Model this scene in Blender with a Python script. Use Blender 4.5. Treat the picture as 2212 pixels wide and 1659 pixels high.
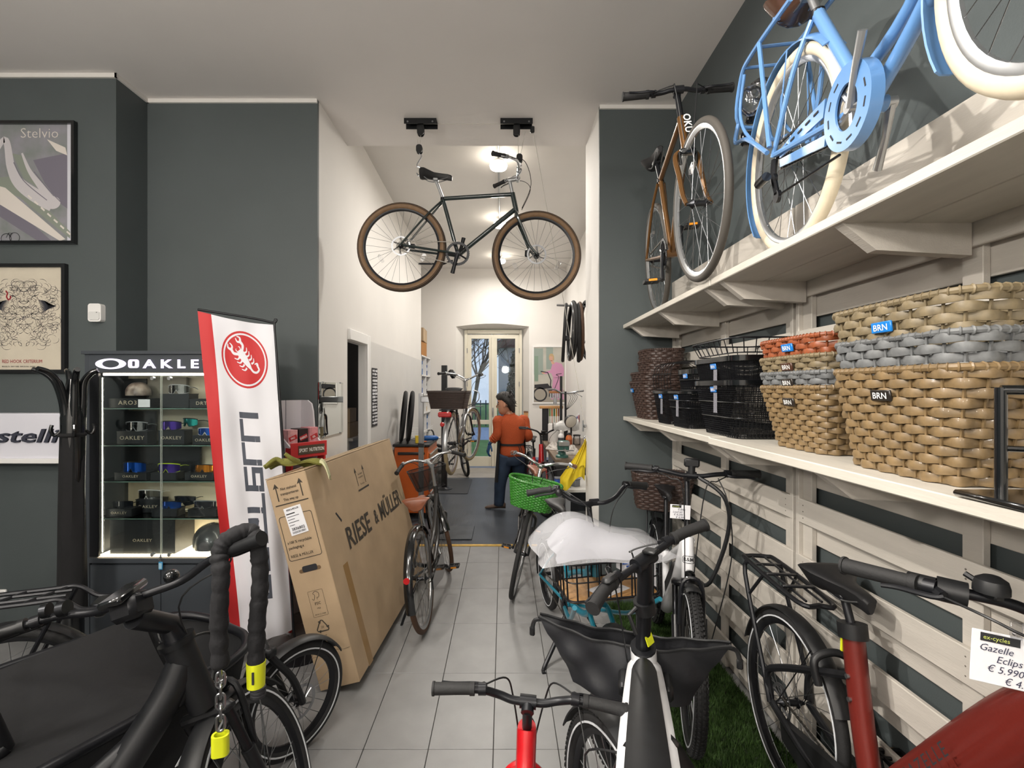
import bpy, math, random
from mathutils import Vector as V, Matrix as Mx
random.seed(7)
PI = math.pi
SC = bpy.context.scene
COL = SC.collection
for o in list(bpy.data.objects): bpy.data.objects.remove(o)

# ---------------- camera, world, lights, exposure ----------------
F, CX, CY, H = 1053.0, 1087.0, 838.0, 1.67          # focal length and vanishing point in pixels of 2212x1659, eye height in m
cam = bpy.data.cameras.new('camera'); camo = bpy.data.objects.new('camera', cam); COL.objects.link(camo)
camo.location = (0, 0, H); camo.rotation_euler = (PI/2, 0, 0)
cam.sensor_fit = 'HORIZONTAL'; cam.sensor_width = 36; cam.lens = 36*F/2212
cam.shift_x = (1106-CX)/2212; cam.shift_y = (CY-829.5)/2212
cam.clip_start = .05; cam.clip_end = 200
SC.camera = camo
vs = SC.view_settings
vs.view_transform = 'Standard'; vs.look = 'None'; vs.gamma = 1; vs.use_curve_mapping = False
vs.exposure = 0.05
W = bpy.data.worlds.new('world'); SC.world = W; W.use_nodes = True
wn = W.node_tree.nodes; wl = W.node_tree.links
bg = wn['Background']
tc = wn.new('ShaderNodeTexCoord'); sx = wn.new('ShaderNodeSeparateXYZ'); rp = wn.new('ShaderNodeValToRGB')
wl.new(tc.outputs['Generated'], sx.inputs[0]); wl.new(sx.outputs['Z'], rp.inputs[0]); wl.new(rp.outputs[0], bg.inputs[0])
rp.color_ramp.elements[0].color = (.60, .68, .84, 1); rp.color_ramp.elements[0].position = .0
rp.color_ramp.elements[1].color = (.34, .48, .78, 1); rp.color_ramp.elements[1].position = .6
bg.inputs[1].default_value = 1.15

def area(name, loc, rot, size, power, col=(1, .93, .84), sy=None, spread=None):
    l = bpy.data.lights.new(name, 'AREA'); l.energy = power; l.color = col; l.size = size
    if sy: l.shape = 'RECTANGLE'; l.size_y = sy
    if spread: l.spread = spread
    o = bpy.data.objects.new(name, l); COL.objects.link(o); o.location = loc; o.rotation_euler = rot
    return o
def point(name, loc, power, r=.05, col=(1, .93, .84)):
    l = bpy.data.lights.new(name, 'POINT'); l.energy = power; l.color = col; l.shadow_soft_size = r
    o = bpy.data.objects.new(name, l); COL.objects.link(o); o.location = loc
    return o
def spot(name, loc, tgt, power, ang=80, r=.05, col=(1, .93, .84), blend=.6):
    l = bpy.data.lights.new(name, 'SPOT'); l.energy = power; l.color = col; l.shadow_soft_size = r
    l.spot_size = math.radians(ang); l.spot_blend = blend
    o = bpy.data.objects.new(name, l); COL.objects.link(o); o.location = loc
    o.rotation_euler = (V(tgt)-V(loc)).to_track_quat('-Z', 'Y').to_euler()
    return o
WARM = (1, .94, .86)
# shop: ceiling lamps and track spots out of view, plus added fill points
area('ceiling_lamp_light', (-1.5, .6, 3.78), (0, 0, 0), .5, 26, WARM)
area('ceiling_lamp_light', (-.35, 1.5, 3.78), (0, 0, 0), .35, 26, WARM)
point('unseen_fill_light', (-2.5, .2, 2.55), 95, .12, WARM)  # fill added from the left to brighten the slats under the shelf
point('unseen_fill_light', (-2.2, -1.8, 2.5), 140, .15, WARM)  # this and the next: added fill that lifts the ceiling, no globe hangs here
point('unseen_fill_light', (.1, -1.7, 2.5), 120, .15, WARM)
spot('track_spot_light', (-2.1, .4, 3.2), (1.3, 1.4, 1.5), 240, 80, .03, WARM)
spot('track_spot_light', (-1.7, 1.3, 3.5), (1.3, 2.7, 1.2), 230, 75, .03, WARM)
# workshop: three fittings on the conduit, light given by their builder further down

# ---------------- geometry helpers ----------------
def P(px, py, d):
    return V(((px-CX)*d/F, d, H+(CY-py)*d/F))
def frame(o, right, up):
    r = V(right).normalized(); u = V(up); n = r.cross(u).normalized(); u = n.cross(r).normalized()
    m = Mx.Identity(4)
    for i in range(3): m[i][0] = r[i]; m[i][1] = u[i]; m[i][2] = n[i]; m[i][3] = V(o)[i]
    return m
def sm(pts, k=6, closed=False):
    p = [V(q) for q in pts]; n = len(p); out = []
    rng = range(n) if closed else range(n-1)
    for i in rng:
        if closed: a, b, c, d = p[(i-1) % n], p[i], p[(i+1) % n], p[(i+2) % n]
        else: a, b, c, d = p[max(i-1, 0)], p[i], p[i+1], p[min(i+2, n-1)]
        for j in range(k):
            t = j/k
            out.append(.5*((2*b)+(c-a)*t+(2*a-5*b+4*c-d)*t*t+(3*b-a-3*c+d)*t*t*t))
    if not closed: out.append(p[-1])
    return out
def circ(n, r=1, r2=None, off=0):
    r2 = r if r2 is None else r2
    return [(math.cos(2*PI*i/n+off)*r, math.sin(2*PI*i/n+off)*r2) for i in range(n)]
def rrect(w, h, r, n=4):
    out = []
    for cx, cy, a in ((w/2-r, h/2-r, 0), (-w/2+r, h/2-r, 90), (-w/2+r, -h/2+r, 180), (w/2-r, -h/2+r, 270)):
        for i in range(n+1):
            t = math.radians(a+90*i/n); out.append((cx+r*math.cos(t), cy+r*math.sin(t)))
    return out

class MB:
    def __init__(s): s.v = []; s.f = []
    def add(s, vs, fs, M=None):
        o = len(s.v)
        s.v += [M @ V(q) for q in vs] if M is not None else [V(q) for q in vs]
        s.f += [tuple(i+o for i in f) for f in fs]; return s
    def box(s, c, d, M=None, b=0):
        c = V(c); hx, hy, hz = d[0]/2, d[1]/2, d[2]/2
        R = M if M is not None else Mx.Identity(4)
        if b <= 0:
            vs = [R @ (c+V((x*hx, y*hy, z*hz))) for x in (-1, 1) for y in (-1, 1) for z in (-1, 1)]
            return s.add(vs, [(0, 1, 3, 2), (4, 6, 7, 5), (0, 4, 5, 1), (2, 3, 7, 6), (0, 2, 6, 4), (1, 5, 7, 3)])
        b = min(b, hx*.9, hy*.9, hz*.9); vs = []; fs = []; idx = {}
        for x in (-1, 1):
            for y in (-1, 1):
                for z in (-1, 1):
                    for k in range(3):
                        q = [x*(hx-b), y*(hy-b), z*(hz-b)]; q[k] = (x*hx, y*hy, z*hz)[k]
                        idx[(x, y, z, k)] = len(vs); vs.append(R @ (c+V(q)))
                    t = (idx[(x, y, z, 0)], idx[(x, y, z, 1)], idx[(x, y, z, 2)]); fs.append(t if x*y*z > 0 else t[::-1])
        for k in range(3):
            a, bb = (k+1) % 3, (k+2) % 3
            for sg in (-1, 1):
                q = []
                for u, w in ((-1, -1), (1, -1), (1, 1), (-1, 1)):
                    e = [0, 0, 0]; e[k] = sg; e[a] = u; e[bb] = w; q.append(idx[(e[0], e[1], e[2], k)])
                fs.append(tuple(q) if sg > 0 else tuple(q[::-1]))
            for u in (-1, 1):
                for w in (-1, 1):
                    def g(t, kk):
                        e = [0, 0, 0]; e[k] = t; e[a] = u; e[bb] = w; return idx[(e[0], e[1], e[2], kk)]
                    q = (g(-1, a), g(1, a), g(1, bb), g(-1, bb)); fs.append(q if u*w < 0 else q[::-1])
        return s.add(vs, fs)
    def sweep(s, rings, closed=False, cap=True):
        n = len(rings[0]); o = len(s.v)
        for r in rings: s.v += [V(q) for q in r]
        m = len(rings)
        for i in range(m if closed else m-1):
            a = o+i*n; b = o+((i+1) % m)*n
            for j in range(n):
                k = (j+1) % n; s.f.append((a+j, a+k, b+k, b+j))
        if cap and not closed:
            s.f.append(tuple(o+j for j in reversed(range(n)))); s.f.append(tuple(o+(m-1)*n+j for j in range(n)))
        return s
    def tube(s, pts, r, n=8, closed=False, cap=True, sec=None, up=None):
        p = [V(q) for q in pts]; m = len(p)
        rr = r if isinstance(r, (list, tuple)) else [r]*m
        if len(rr) != m: rr = [rr[0]+(rr[-1]-rr[0])*i/(m-1) for i in range(m)]
        T = []
        for i in range(m):
            if closed: t = p[(i+1) % m]-p[(i-1) % m]
            else: t = p[min(i+1, m-1)]-p[max(i-1, 0)]
            T.append(t.normalized() if t.length > 1e-9 else V((0, 0, 1)))
        u = V(up) if up is not None else (V((0, 0, 1)) if abs(T[0].z) < .9 else V((1, 0, 0)))
        rings = []; base = sec or circ(n)
        for i in range(m):
            u = (u-T[i]*u.dot(T[i])); u = u.normalized() if u.length > 1e-6 else T[i].orthogonal().normalized()
            w = T[i].cross(u)
            rings.append([p[i]+(w*a+u*b)*rr[i] for a, b in base])
            if up is not None: u = V(up)
        return s.sweep(rings, closed, cap)
    def cyl(s, a, b, r, r2=None, n=14):
        return s.tube([a, b], [r, r if r2 is None else r2], n)
    def lathe(s, prof, n=20, M=None, cap=True):
        rings = [[V((r*math.cos(2*PI*j/n), r*math.sin(2*PI*j/n), z)) for j in range(n)] for r, z in prof]
        if M is not None: rings = [[M @ q for q in r] for r in rings]
        return s.sweep(rings, False, cap)
    def torus(s, R, r, M=None, n=40, k=8, prof=None, ph=0):
        prof = prof or circ(k, r); rings = []
        for i in range(n):
            a = 2*PI*i/n+ph; c, sn = math.cos(a), math.sin(a)
            q = [V(((R+x)*c, (R+x)*sn, y)) for x, y in prof]
            rings.append([M @ w for w in q] if M is not None else q)
        return s.sweep(rings, True)
    def sph(s, c, r, n=12, m=8, M=None):
        r = (r, r, r) if not isinstance(r, (tuple, list)) else r; c = V(c); rings = []
        for i in range(1, m):
            t = PI*i/m; rings.append([c+V((r[0]*math.sin(t)*math.cos(2*PI*j/n), r[1]*math.sin(t)*math.sin(2*PI*j/n), -r[2]*math.cos(t))) for j in range(n)])
        if M is not None: rings = [[M @ q for q in g] for g in rings]
        return s.sweep(rings)
    def prism(s, poly, h, M=None, z=0):
        n = len(poly); vs = [(x, y, z) for x, y in poly]+[(x, y, z+h) for x, y in poly]
        fs = [tuple(reversed(range(n))), tuple(range(n, 2*n))]+[(i, (i+1) % n, n+(i+1) % n, n+i) for i in range(n)]
        return s.add(vs, fs, M)
    def poly(s, pts, M=None): return s.add(pts, [tuple(range(len(pts)))], M)
    def ring2(s, outer, inner, h, M=None, z=0):
        n = len(outer); vs = []
        for zz in (z, z+h): vs += [(x, y, zz) for x, y in outer]+[(x, y, zz) for x, y in inner]
        fs = []
        for i in range(n):
            j = (i+1) % n
            fs += [(2*n+i, 2*n+j, 3*n+j, 3*n+i), (i, n+i, n+j, j), (i, j, 2*n+j, 2*n+i), (n+i, 3*n+i, 3*n+j, n+j)]
        return s.add(vs, fs, M)
    def grid(s, fn, nu, nv, thick=0):
        o = len(s.v)
        q = [[V(fn(i/nu, j/nv)) for j in range(nv+1)] for i in range(nu+1)]
        def fc(b, flip):
            for i in range(nu):
                for j in range(nv):
                    t = (b+i*(nv+1)+j, b+(i+1)*(nv+1)+j, b+(i+1)*(nv+1)+j+1, b+i*(nv+1)+j+1); s.f.append(t[::-1] if flip else t)
        for r in q: s.v += r
        fc(o, False)
        if thick:
            for i in range(nu+1):
                for j in range(nv+1):
                    a = q[min(i+1, nu)][j]-q[max(i-1, 0)][j]; b = q[i][min(j+1, nv)]-q[i][max(j-1, 0)]
                    s.v.append(q[i][j]-a.cross(b).normalized()*thick)
            o2 = o+(nu+1)*(nv+1); fc(o2, True)
            ed = [(i, 0) for i in range(nu+1)]+[(nu, j) for j in range(1, nv+1)]+[(i, nv) for i in range(nu-1, -1, -1)]+[(0, j) for j in range(nv-1, 0, -1)]
            for k in range(len(ed)):
                a = ed[k][0]*(nv+1)+ed[k][1]; b = ed[(k+1) % len(ed)]; b = b[0]*(nv+1)+b[1]
                s.f.append((o+b, o+a, o2+a, o2+b))
        return s
    def xf(s, M): s.v = [M @ q for q in s.v]; return s
    def mesh(s, name, M=None):
        me = bpy.data.meshes.new(name)
        me.from_pydata([tuple(M @ q) if M is not None else tuple(q) for q in s.v], [], s.f); me.update()
        return me

def finish(me, mat, smooth=True, ang=38):
    if mat is not None: me.materials.append(mat)
    if smooth:
        me.polygons.foreach_set('use_smooth', [True]*len(me.polygons))
        try: me.set_sharp_from_angle(angle=math.radians(ang))
        except Exception: pass
def root_of(o):
    while o.parent: o = o.parent
    return o
def wmat(o):
    m = o.matrix_basis.copy()
    while o.parent: o = o.parent; m = o.matrix_basis @ m
    return m
def obj(name, mb, mat, parent=None, world=False, smooth=True, stuff=False, label=None, ang=38):
    M = wmat(parent).inverted() if (world and parent) else None
    me = mb.mesh(name, M); finish(me, mat, smooth, ang)
    o = bpy.data.objects.new(name, me); COL.objects.link(o)
    if parent: o.parent = parent
    if stuff: o['kind'] = 'stuff'
    if label: o['label'] = label
    return o
def thing(name, label, cat, loc=(0, 0, 0), rot=(0, 0, 0), group=None):
    o = bpy.data.objects.new(name, None); COL.objects.link(o); o.empty_display_size = .05
    o.location = loc; o.rotation_euler = (0, 0, rot) if isinstance(rot, (int, float)) else tuple(rot)
    return tag(o, label, cat, group)
def tag(o, label, cat, group=None):
    o['label'] = label; o['category'] = cat
    if group: o['group'] = group
    return o
def struct(name, mb, mat, parent=None, smooth=False):
    o = obj(name, mb, mat, parent, smooth=smooth)
    if not parent: o['kind'] = 'structure'
    return o
def inst(src, parent, loc=None, name=None):
    c = src.copy(); COL.objects.link(c); c.parent = parent
    if loc is not None: c.location = loc
    return c
def dup(root, loc, rot=None, label=None, group=None):
    r = root.copy(); COL.objects.link(r); r.location = loc
    if rot is not None: r.rotation_euler = rot
    if label: r['label'] = label
    if group: r['group'] = group
    for ch in list(root.children):
        c = ch.copy(); COL.objects.link(c); c.parent = r
        for g in list(ch.children):
            d = g.copy(); COL.objects.link(d); d.parent = c
    return r
_tx = {}
def text(mb, s, size, M, h=.0008, sx=1.0, shear=0, bold=0, align='LEFT', space=1.0):
    k = (s, shear, bold, align, space)
    if k not in _tx:
        c = bpy.data.curves.new('t', 'FONT'); c.body = s; c.size = 1; c.align_x = align; c.resolution_u = 2
        c.shear = shear; c.offset = bold; c.space_character = space; c.space_line = .9
        o = bpy.data.objects.new('t', c); COL.objects.link(o)
        dg = bpy.context.evaluated_depsgraph_get(); dg.update()
        me = bpy.data.meshes.new_from_object(o.evaluated_get(dg))
        _tx[k] = ([v.co.copy() for v in me.vertices], [tuple(p.vertices) for p in me.polygons])
        bpy.data.objects.remove(o); bpy.data.meshes.remove(me); bpy.data.curves.remove(c)
    vs, fs = _tx[k]
    # print lies on its surface: faces turned to +normal, lifted by h
    mb.add([(v.x*size*sx, v.y*size, h) for v in vs], fs, M)
    return mb

# ---------------- materials ----------------
def lin(c):
    if isinstance(c, str): c = [int(c[i:i+2], 16)/255 for i in (0, 2, 4)]
    return tuple((x/12.92 if x <= .04045 else ((x+.055)/1.055)**2.4) for x in c)+(1,)
def mat(name, col, rough=.5, metal=0, noise=0, nscale=8, bump=0, bscale=60, emit=0, coat=0, trans=0, alpha=1, col2=None, spec=.5, stretch=None):
    m = bpy.data.materials.new(name); m.use_nodes = True; nt = m.node_tree; b = nt.nodes['Principled BSDF']
    c = lin(col); b.inputs['Base Color'].default_value = c; b.inputs['Roughness'].default_value = rough
    b.inputs['Metallic'].default_value = metal; b.inputs['Specular IOR Level'].default_value = spec
    if coat: b.inputs['Coat Weight'].default_value = coat; b.inputs['Coat Roughness'].default_value = .08
    if trans: b.inputs['Transmission Weight'].default_value = trans
    if alpha < 1: b.inputs['Alpha'].default_value = alpha
    if emit: b.inputs['Emission Color'].default_value = c; b.inputs['Emission Strength'].default_value = emit
    if noise or bump:
        t = nt.nodes.new('ShaderNodeTexCoord'); src = t.outputs['Object']
        if stretch:
            mp = nt.nodes.new('ShaderNodeMapping'); mp.inputs['Scale'].default_value = stretch
            nt.links.new(src, mp.inputs[0]); src = mp.outputs[0]
    if noise:
        n = nt.nodes.new('ShaderNodeTexNoise'); n.inputs['Scale'].default_value = nscale; n.inputs['Detail'].default_value = 5
        nt.links.new(src, n.inputs['Vector'])
        r = nt.nodes.new('ShaderNodeValToRGB'); k = noise
        c2 = lin(col2) if col2 else tuple(min(1, x*(1-k)) for x in c[:3])+(1,)
        c1 = c if col2 else tuple(min(1, x*(1+k)) for x in c[:3])+(1,)
        r.color_ramp.elements[0].position = .3; r.color_ramp.elements[1].position = .7
        r.color_ramp.elements[0].color = c2; r.color_ramp.elements[1].color = c1
        nt.links.new(n.outputs['Fac'], r.inputs[0]); nt.links.new(r.outputs[0], b.inputs['Base Color'])
    if bump:
        n2 = nt.nodes.new('ShaderNodeTexNoise'); n2.inputs['Scale'].default_value = bscale; n2.inputs['Detail'].default_value = 4
        nt.links.new(src, n2.inputs['Vector'])
        bp = nt.nodes.new('ShaderNodeBump'); bp.inputs['Strength'].default_value = bump; bp.inputs['Distance'].default_value = .01
        nt.links.new(n2.outputs['Fac'], bp.inputs['Height']); nt.links.new(bp.outputs[0], b.inputs['Normal'])
    return m
def glassy(name, col, ior=1.45, tint=.0, rough=.02):
    m = bpy.data.materials.new(name); m.use_nodes = True; nt = m.node_tree; nt.nodes.clear()
    out = nt.nodes.new('ShaderNodeOutputMaterial'); mx = nt.nodes.new('ShaderNodeMixShader')
    fr = nt.nodes.new('ShaderNodeFresnel'); fr.inputs[0].default_value = ior
    tr = nt.nodes.new('ShaderNodeBsdfTransparent'); tr.inputs[0].default_value = lin(col)
    gl = nt.nodes.new('ShaderNodeBsdfGlossy'); gl.inputs['Roughness'].default_value = rough
    if tint:
        ad = nt.nodes.new('ShaderNodeMath'); ad.operation = 'ADD'; ad.inputs[1].default_value = tint
        nt.links.new(fr.outputs[0], ad.inputs[0]); fo = ad.outputs[0]
        gl.inputs[0].default_value = (.95, .95, .97, 1)
    else: fo = fr.outputs[0]
    nt.links.new(fo, mx.inputs[0]); nt.links.new(tr.outputs[0], mx.inputs[1]); nt.links.new(gl.outputs[0], mx.inputs[2])
    nt.links.new(mx.outputs[0], out.inputs[0]); return m
def sheet(name, col, alpha, rough=.5):
    """thin film or mesh: partly see-through surface"""
    m = bpy.data.materials.new(name); m.use_nodes = True; nt = m.node_tree; b = nt.nodes['Principled BSDF']
    b.inputs['Base Color'].default_value = lin(col); b.inputs['Roughness'].default_value = rough; b.inputs['Alpha'].default_value = alpha
    return m

wall_dark = mat('slate_paint', '4d5455', .6, noise=.05, nscale=2, bump=.08, bscale=180)
wall_white = mat('white_paint', 'e0ddd9', .7, noise=.02, nscale=2, bump=.05, bscale=150)
ceil_paint = mat('ceiling_paint', 'e2dedb', .8, noise=.02, nscale=2)
tile_m = mat('grey_porcelain_tile', '878787', .42, noise=.10, nscale=5, bump=.04, bscale=120)
grout_m = mat('grout', '4d4b48', .9)
rubber_floor = mat('studded_rubber', '3d4249', .42, noise=.15, nscale=3)
cement_m = mat('cement_floor', '9c9790', .55, noise=.12, nscale=4)
slat_m = mat('white_painted_wood', 'c6c0b7', .55, noise=.06, nscale=3, bump=.12, bscale=30, stretch=(8, 1, 8))
shelf_m = mat('cream_painted_wood', 'c6c1b7', .5, noise=.06, nscale=3, bump=.08, bscale=25, stretch=(8, 1, 8))
black_m = mat('black_plastic', '17181a', .45, noise=.2, nscale=30)
blk_gloss = mat('gloss_black', '0f1113', .18, coat=.6)
blk_sat = mat('satin_black_metal', '1b1c20', .38, metal=.35)
rubber_m = mat('black_rubber', '1c1c1d', .75, noise=.2, nscale=40, bump=.15, bscale=200)
chrome_m = mat('chrome', 'c9ccd0', .16, metal=1)
steel_m = mat('brushed_steel', '9ea0a3', .32, metal=1)
alu_m = mat('silver_alloy', 'b9bbbd', .35, metal=.9)
dark_metal = mat('dark_metal', '3a3b3e', .35, metal=.9)
white_m = mat('white_plastic', 'e9e8e6', .4)
red_m = mat('red_plastic', 'c3232b', .35)
cream_m = mat('cream_rubber', 'd9cfb8', .6)
glass_m = glassy('clear_glass', 'f4f8f8', 1.45)
glass_edge = mat('green_glass_edge', '8fb5a8', .2, trans=.5)
ink_m = mat('black_ink', '26262a', .7)
white_ink = mat('white_ink', 'eeeeec', .6)
reflect_m = mat('reflective_stripe', 'd5d8dc', .35)
yel_m = mat('fluorescent_yellow', 'd9e021', .5)
clear_m = glassy('clear_plastic', 'f0f0f0', 1.4, .04, .12)
amber_m = mat('amber_reflector', 'd98a1c', .3)
redlens = mat('red_lens', 'b01218', .25, coat=.5)
paper_m = mat('white_paper', 'e6e6ea', .7)
# ---------------- room shell ----------------
ZC = 3.86; YL = 3.70; YR = 3.78; YF = 4.41; XL = -1.41; XR = .747; XW = 1.367; ZW = 4.12
def sbox(name, a, b, m, parent=None):
    a = V(a); b = V(b)
    return struct(name, MB().box((a+b)/2, b-a), m, parent)
# floors
fl = sbox('floor', (-4.5, -3.3, -.12), (1.5, 5.13, -.006), grout_m)
tmesh = MB().box((0, 0, -.003), (.2965, .5965, .012), b=.0015).mesh('floor_tile'); finish(tmesh, tile_m, False)
for i in range(-15, 5):
    for j in range(-2, 5):
        o = bpy.data.objects.new('floor_tile', tmesh); COL.objects.link(o); o.parent = fl
        o.location = (-.0456+.3*i+.15, 2.25+.6*j+.3 if j < 4 else 4.65+.24, 0)
        if j == 4: o.scale = (1, .8, 1)
fr = sbox('floor_workshop', (-2.2, 5.18, -.12), (1.5, 9.06, .004), rubber_floor)
mb = MB()
for i in range(108):                                   # moulded ribs of the rubber sheet
    x = -1.42+i*.025; mb.box((x, 7.1, .0045), (.013, 3.86, .003))
obj('rubber_rib', mb, rubber_floor, fr, smooth=False, stuff=True)
sbox('floor_back', (-2.2, 9.06, -.12), (1.5, 10.45, .0), cement_m)
sbox('floor_store_room', (-3.6, 4.3, -.13), (-1.45, 6.2, -.007), cement_m)
strip = sbox('trim_1', (-1.5, 5.13, -.1), (1.3, 5.18, .010), mat('yellow_threshold_strip', 'c9a24a', .5, noise=.2, nscale=20))
# ceilings
sbox('ceiling', (-4.5, -3.3, ZC), (1.5, YF, ZC+.1), ceil_paint)
sbox('ceiling_workshop', (-2.3, YF-.02, ZW), (1.5, 10.5, ZW+.1), wall_white)
sbox('wall_header', (-2.3, YF-.06, ZC+.02), (1.5, YF, ZW+.1), wall_white)
# shop walls
sbox('wall_left', (-4.5, -3.3, 0), (-4.4, 3.5, ZC), wall_dark)
sbox('wall_back', (-4.5, -3.3, 0), (1.5, -3.2, ZC), wall_white)
sbox('wall_right', (XW, -3.3, 0), (XW+.1, YR+.1, ZC), wall_dark)
sbox('wall_front_left', (-4.5, 3.40, 0), (-2.70, 3.78, ZC), wall_dark)
sbox('wall_recess', (-2.70, YL, 0), (XL, YL+.03, ZC), wall_dark)
sbox('wall_front_right', (XR, YR, 0), (XW+.1, YR+.03, ZC), wall_dark)
sbox('wall_pier_left', (-2.72, YL+.03, 0), (XL, YF, ZC+.05), wall_white)
sbox('wall_pier_right', (XR, YR+.03, 0), (XW+.13, YF, ZC+.05), wall_white)
mb = MB()
for a, b in (((-4.4, 3.385), (-2.685, 3.40)), ((-2.70, 3.385), (-2.685, YL)), ((-2.70, YL-.015), (XL, YL)), ((XR, YR-.015), (XW, YR))):
    mb.box(((a[0]+b[0])/2, (a[1]+b[1])/2, ZC-.016), (abs(b[0]-a[0]), abs(b[1]-a[1]), .03))
struct('trim_2', mb, wall_white)
# workshop walls
def quadwall(name, p0, p1, z0, z1, t, m, parent=None):
    p0 = V((p0[0], p0[1], 0)); p1 = V((p1[0], p1[1], 0)); d = (p1-p0).normalized(); n = V((d.y, -d.x, 0))*-t
    mb = MB().prism([(p0.x, p0.y), (p1.x, p1.y), (p1.x+n.x, p1.y+n.y), (p0.x+n.x, p0.y+n.y)], z1-z0, z=z0)
    return struct(name, mb, m, parent)
wa, wb_ = V((XL, YF)), V((-1.49, 8.8))
def wl_(y): return XL+(y-YF)/(8.8-YF)*(-1.49-XL)
DY0, DY1, DZ = 4.41, 5.02, 2.13
quadwall('wall_workshop_left', (wl_(DY1), DY1), (-1.49, 8.8), 0, ZW, .06, wall_white)
quadwall('wall_above_doorway', (wl_(YF), YF), (wl_(DY1), DY1), DZ, ZW, .06, wall_white)
dado_m = mat('grey_washable_paint', 'cfcdca', .45, noise=.03, nscale=3)
quadwall('wall_dado', (wl_(DY1+.09)+.004, DY1+.09), (-1.486, 8.8), 0, 2.17, .004, dado_m)
sbox('wall_alcove_side', (-2.1, 8.8, 0), (-1.49, 8.84, ZW), wall_white)
sbox('wall_alcove', (-2.15, 8.8, 0), (-2.05, 10.1, ZW), wall_white)
sbox('wall_workshop_right', (1.282, YF, 0), (1.40, 10.1, ZW), wall_white)
# back wall with a splayed opening around the french door
OX0, OX1, OZ = -.969, .532, 2.93; QX0, QX1, QZ, YD = -.80, .385, 2.88, 10.22
mb = MB()
mb.box(((-2.15+OX0)/2, 10.05, ZW/2), (OX0+2.15, .1, ZW)).box(((1.4+OX1)/2, 10.05, ZW/2), (1.4-OX1, .1, ZW))
top = [(OX0+(OX1-OX0)*i/10, OZ+.06*math.sin(PI*i/10)) for i in range(11)]
poly = [(OX0, ZW), (OX1, ZW)]+top[::-1]
mb.prism(poly, .1, frame((0, 10.1, 0), (1, 0, 0), (0, 0, 1)))
mb.add([(OX0, 10, 0), (OX0, 10, OZ), (QX0, YD+.08, QZ), (QX0, YD+.08, 0), (OX1, 10, 0), (OX1, 10, OZ), (QX1, YD+.08, QZ), (QX1, YD+.08, 0)], [(0, 1, 2, 3), (4, 7, 6, 5)])
for i in range(10):
    a, b = top[i], top[i+1]; qa = QX0+(QX1-QX0)*i/10; qb = QX0+(QX1-QX0)*(i+1)/10
    mb.add([(a[0], 10, a[1]), (b[0], 10, b[1]), (qb, YD+.08, QZ), (qa, YD+.08, QZ)], [(0, 3, 2, 1)])
mb.box(((OX0-2.15)/2-.0, YD+.13, ZW/2), (QX0+2.15, .1, ZW)).box(((1.4+QX1)/2, YD+.13, ZW/2), (1.4-QX1, .1, ZW)).box((-.2, YD+.13, (QZ+ZW)/2), (1.4, .1, ZW-QZ))
struct('wall_end', mb, wall_white)
# french door
dm = mat('cream_lacquered_wood', 'd9d3c2', .4, noise=.03, nscale=4)
door = thing('door_1', 'x', 'x'); del door['category']; door['kind'] = 'structure'; door['label'] = 'tall cream double glazed door to the garden at the workshop end'
mb = MB()
for x in (QX0+.02, QX1-.02): mb.box((x, YD, QZ/2), (.06, .09, QZ), b=.006)
mb.box(((QX0+QX1)/2, YD, QZ-.04), (QX1-QX0-.10, .086, .08), b=.006)
obj('door_frame', mb, dm, door)
for k, (x0, x1) in enumerate(((QX0+.05, -.215), (-.215, QX1-.05))):
    mb = MB(); y = YD+.005; ox = .085
    mb.box((x0+ox/2, y, 1.41), (ox, .055, 2.76), b=.005).box((x1-ox/2, y, 1.41), (ox, .055, 2.76), b=.005)
    for z0, z1 in ((.03, .235), (.91, 1.0), (2.70, 2.79)): mb.box(((x0+x1)/2, y, (z0+z1)/2), (x1-x0-2*ox+.01, .055, z1-z0), b=.004)
    lf = obj('door_leaf', mb, dm, door)
    for z0, z1 in ((.235, .91), (1.0, 2.70)):
        obj('pane', MB().box(((x0+x1)/2, y+.01, (z0+z1)/2), (x1-x0-2*ox+.012, .006, z1-z0+.012)), glass_m, lf, smooth=False)
mb = MB().box((-.215, YD-.04, 1.38), (.07, .035, 2.70), b=.01)
obj('cover_strip', mb, dm, door)
mb = MB().box((-.215, YD-.063, 1.16), (.028, .012, .2), b=.004).tube(sm([(-.215, YD-.06, 1.2), (-.215, YD-.1, 1.2), (-.213, YD-.11, 1.17), (-.213, YD-.11, 1.08)]), .008, 8)
obj('door_handle', mb, steel_m, door)
mb = MB()
for x in (QX0+.05, QX1-.05):
    for z in (.35, 1.05, 1.75, 2.45): mb.cyl((x, YD-.05, z-.05), (x, YD-.05, z+.05), .009)
obj('hinge', mb, steel_m, door)
# doorway on the left of the workshop
dw = thing('door_2', 'x', 'x'); del dw['category']; dw['kind'] = 'structure'; dw['label'] = 'white cased doorway into the dark store room'
mb = MB()
for y0, y1, z0, z1 in ((DY1-.02, DY1+.085, 0, DZ+.08), (DY0+.01, DY1-.02, DZ-.02, DZ+.08)):
    mb.box((XL+.008, (y0+y1)/2, (z0+z1)/2), (.034, y1-y0, z1-z0), b=.006)
obj('casing', mb, white_m, dw)
mb = MB().box((XL-.04, DY1-.012, DZ/2), (.07, .024, DZ)).box((XL-.04, (DY0+DY1)/2-.015, DZ-.012), (.07, DY1-DY0-.03, .024))
obj('jamb', mb, white_m, dw)
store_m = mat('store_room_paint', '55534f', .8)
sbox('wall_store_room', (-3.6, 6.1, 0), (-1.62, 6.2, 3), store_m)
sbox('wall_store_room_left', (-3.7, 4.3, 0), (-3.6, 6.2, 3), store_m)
sbox('ceiling_store_room', (-3.7, 4.3, 2.9), (-1.6, 6.2, 3), store_m)
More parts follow.
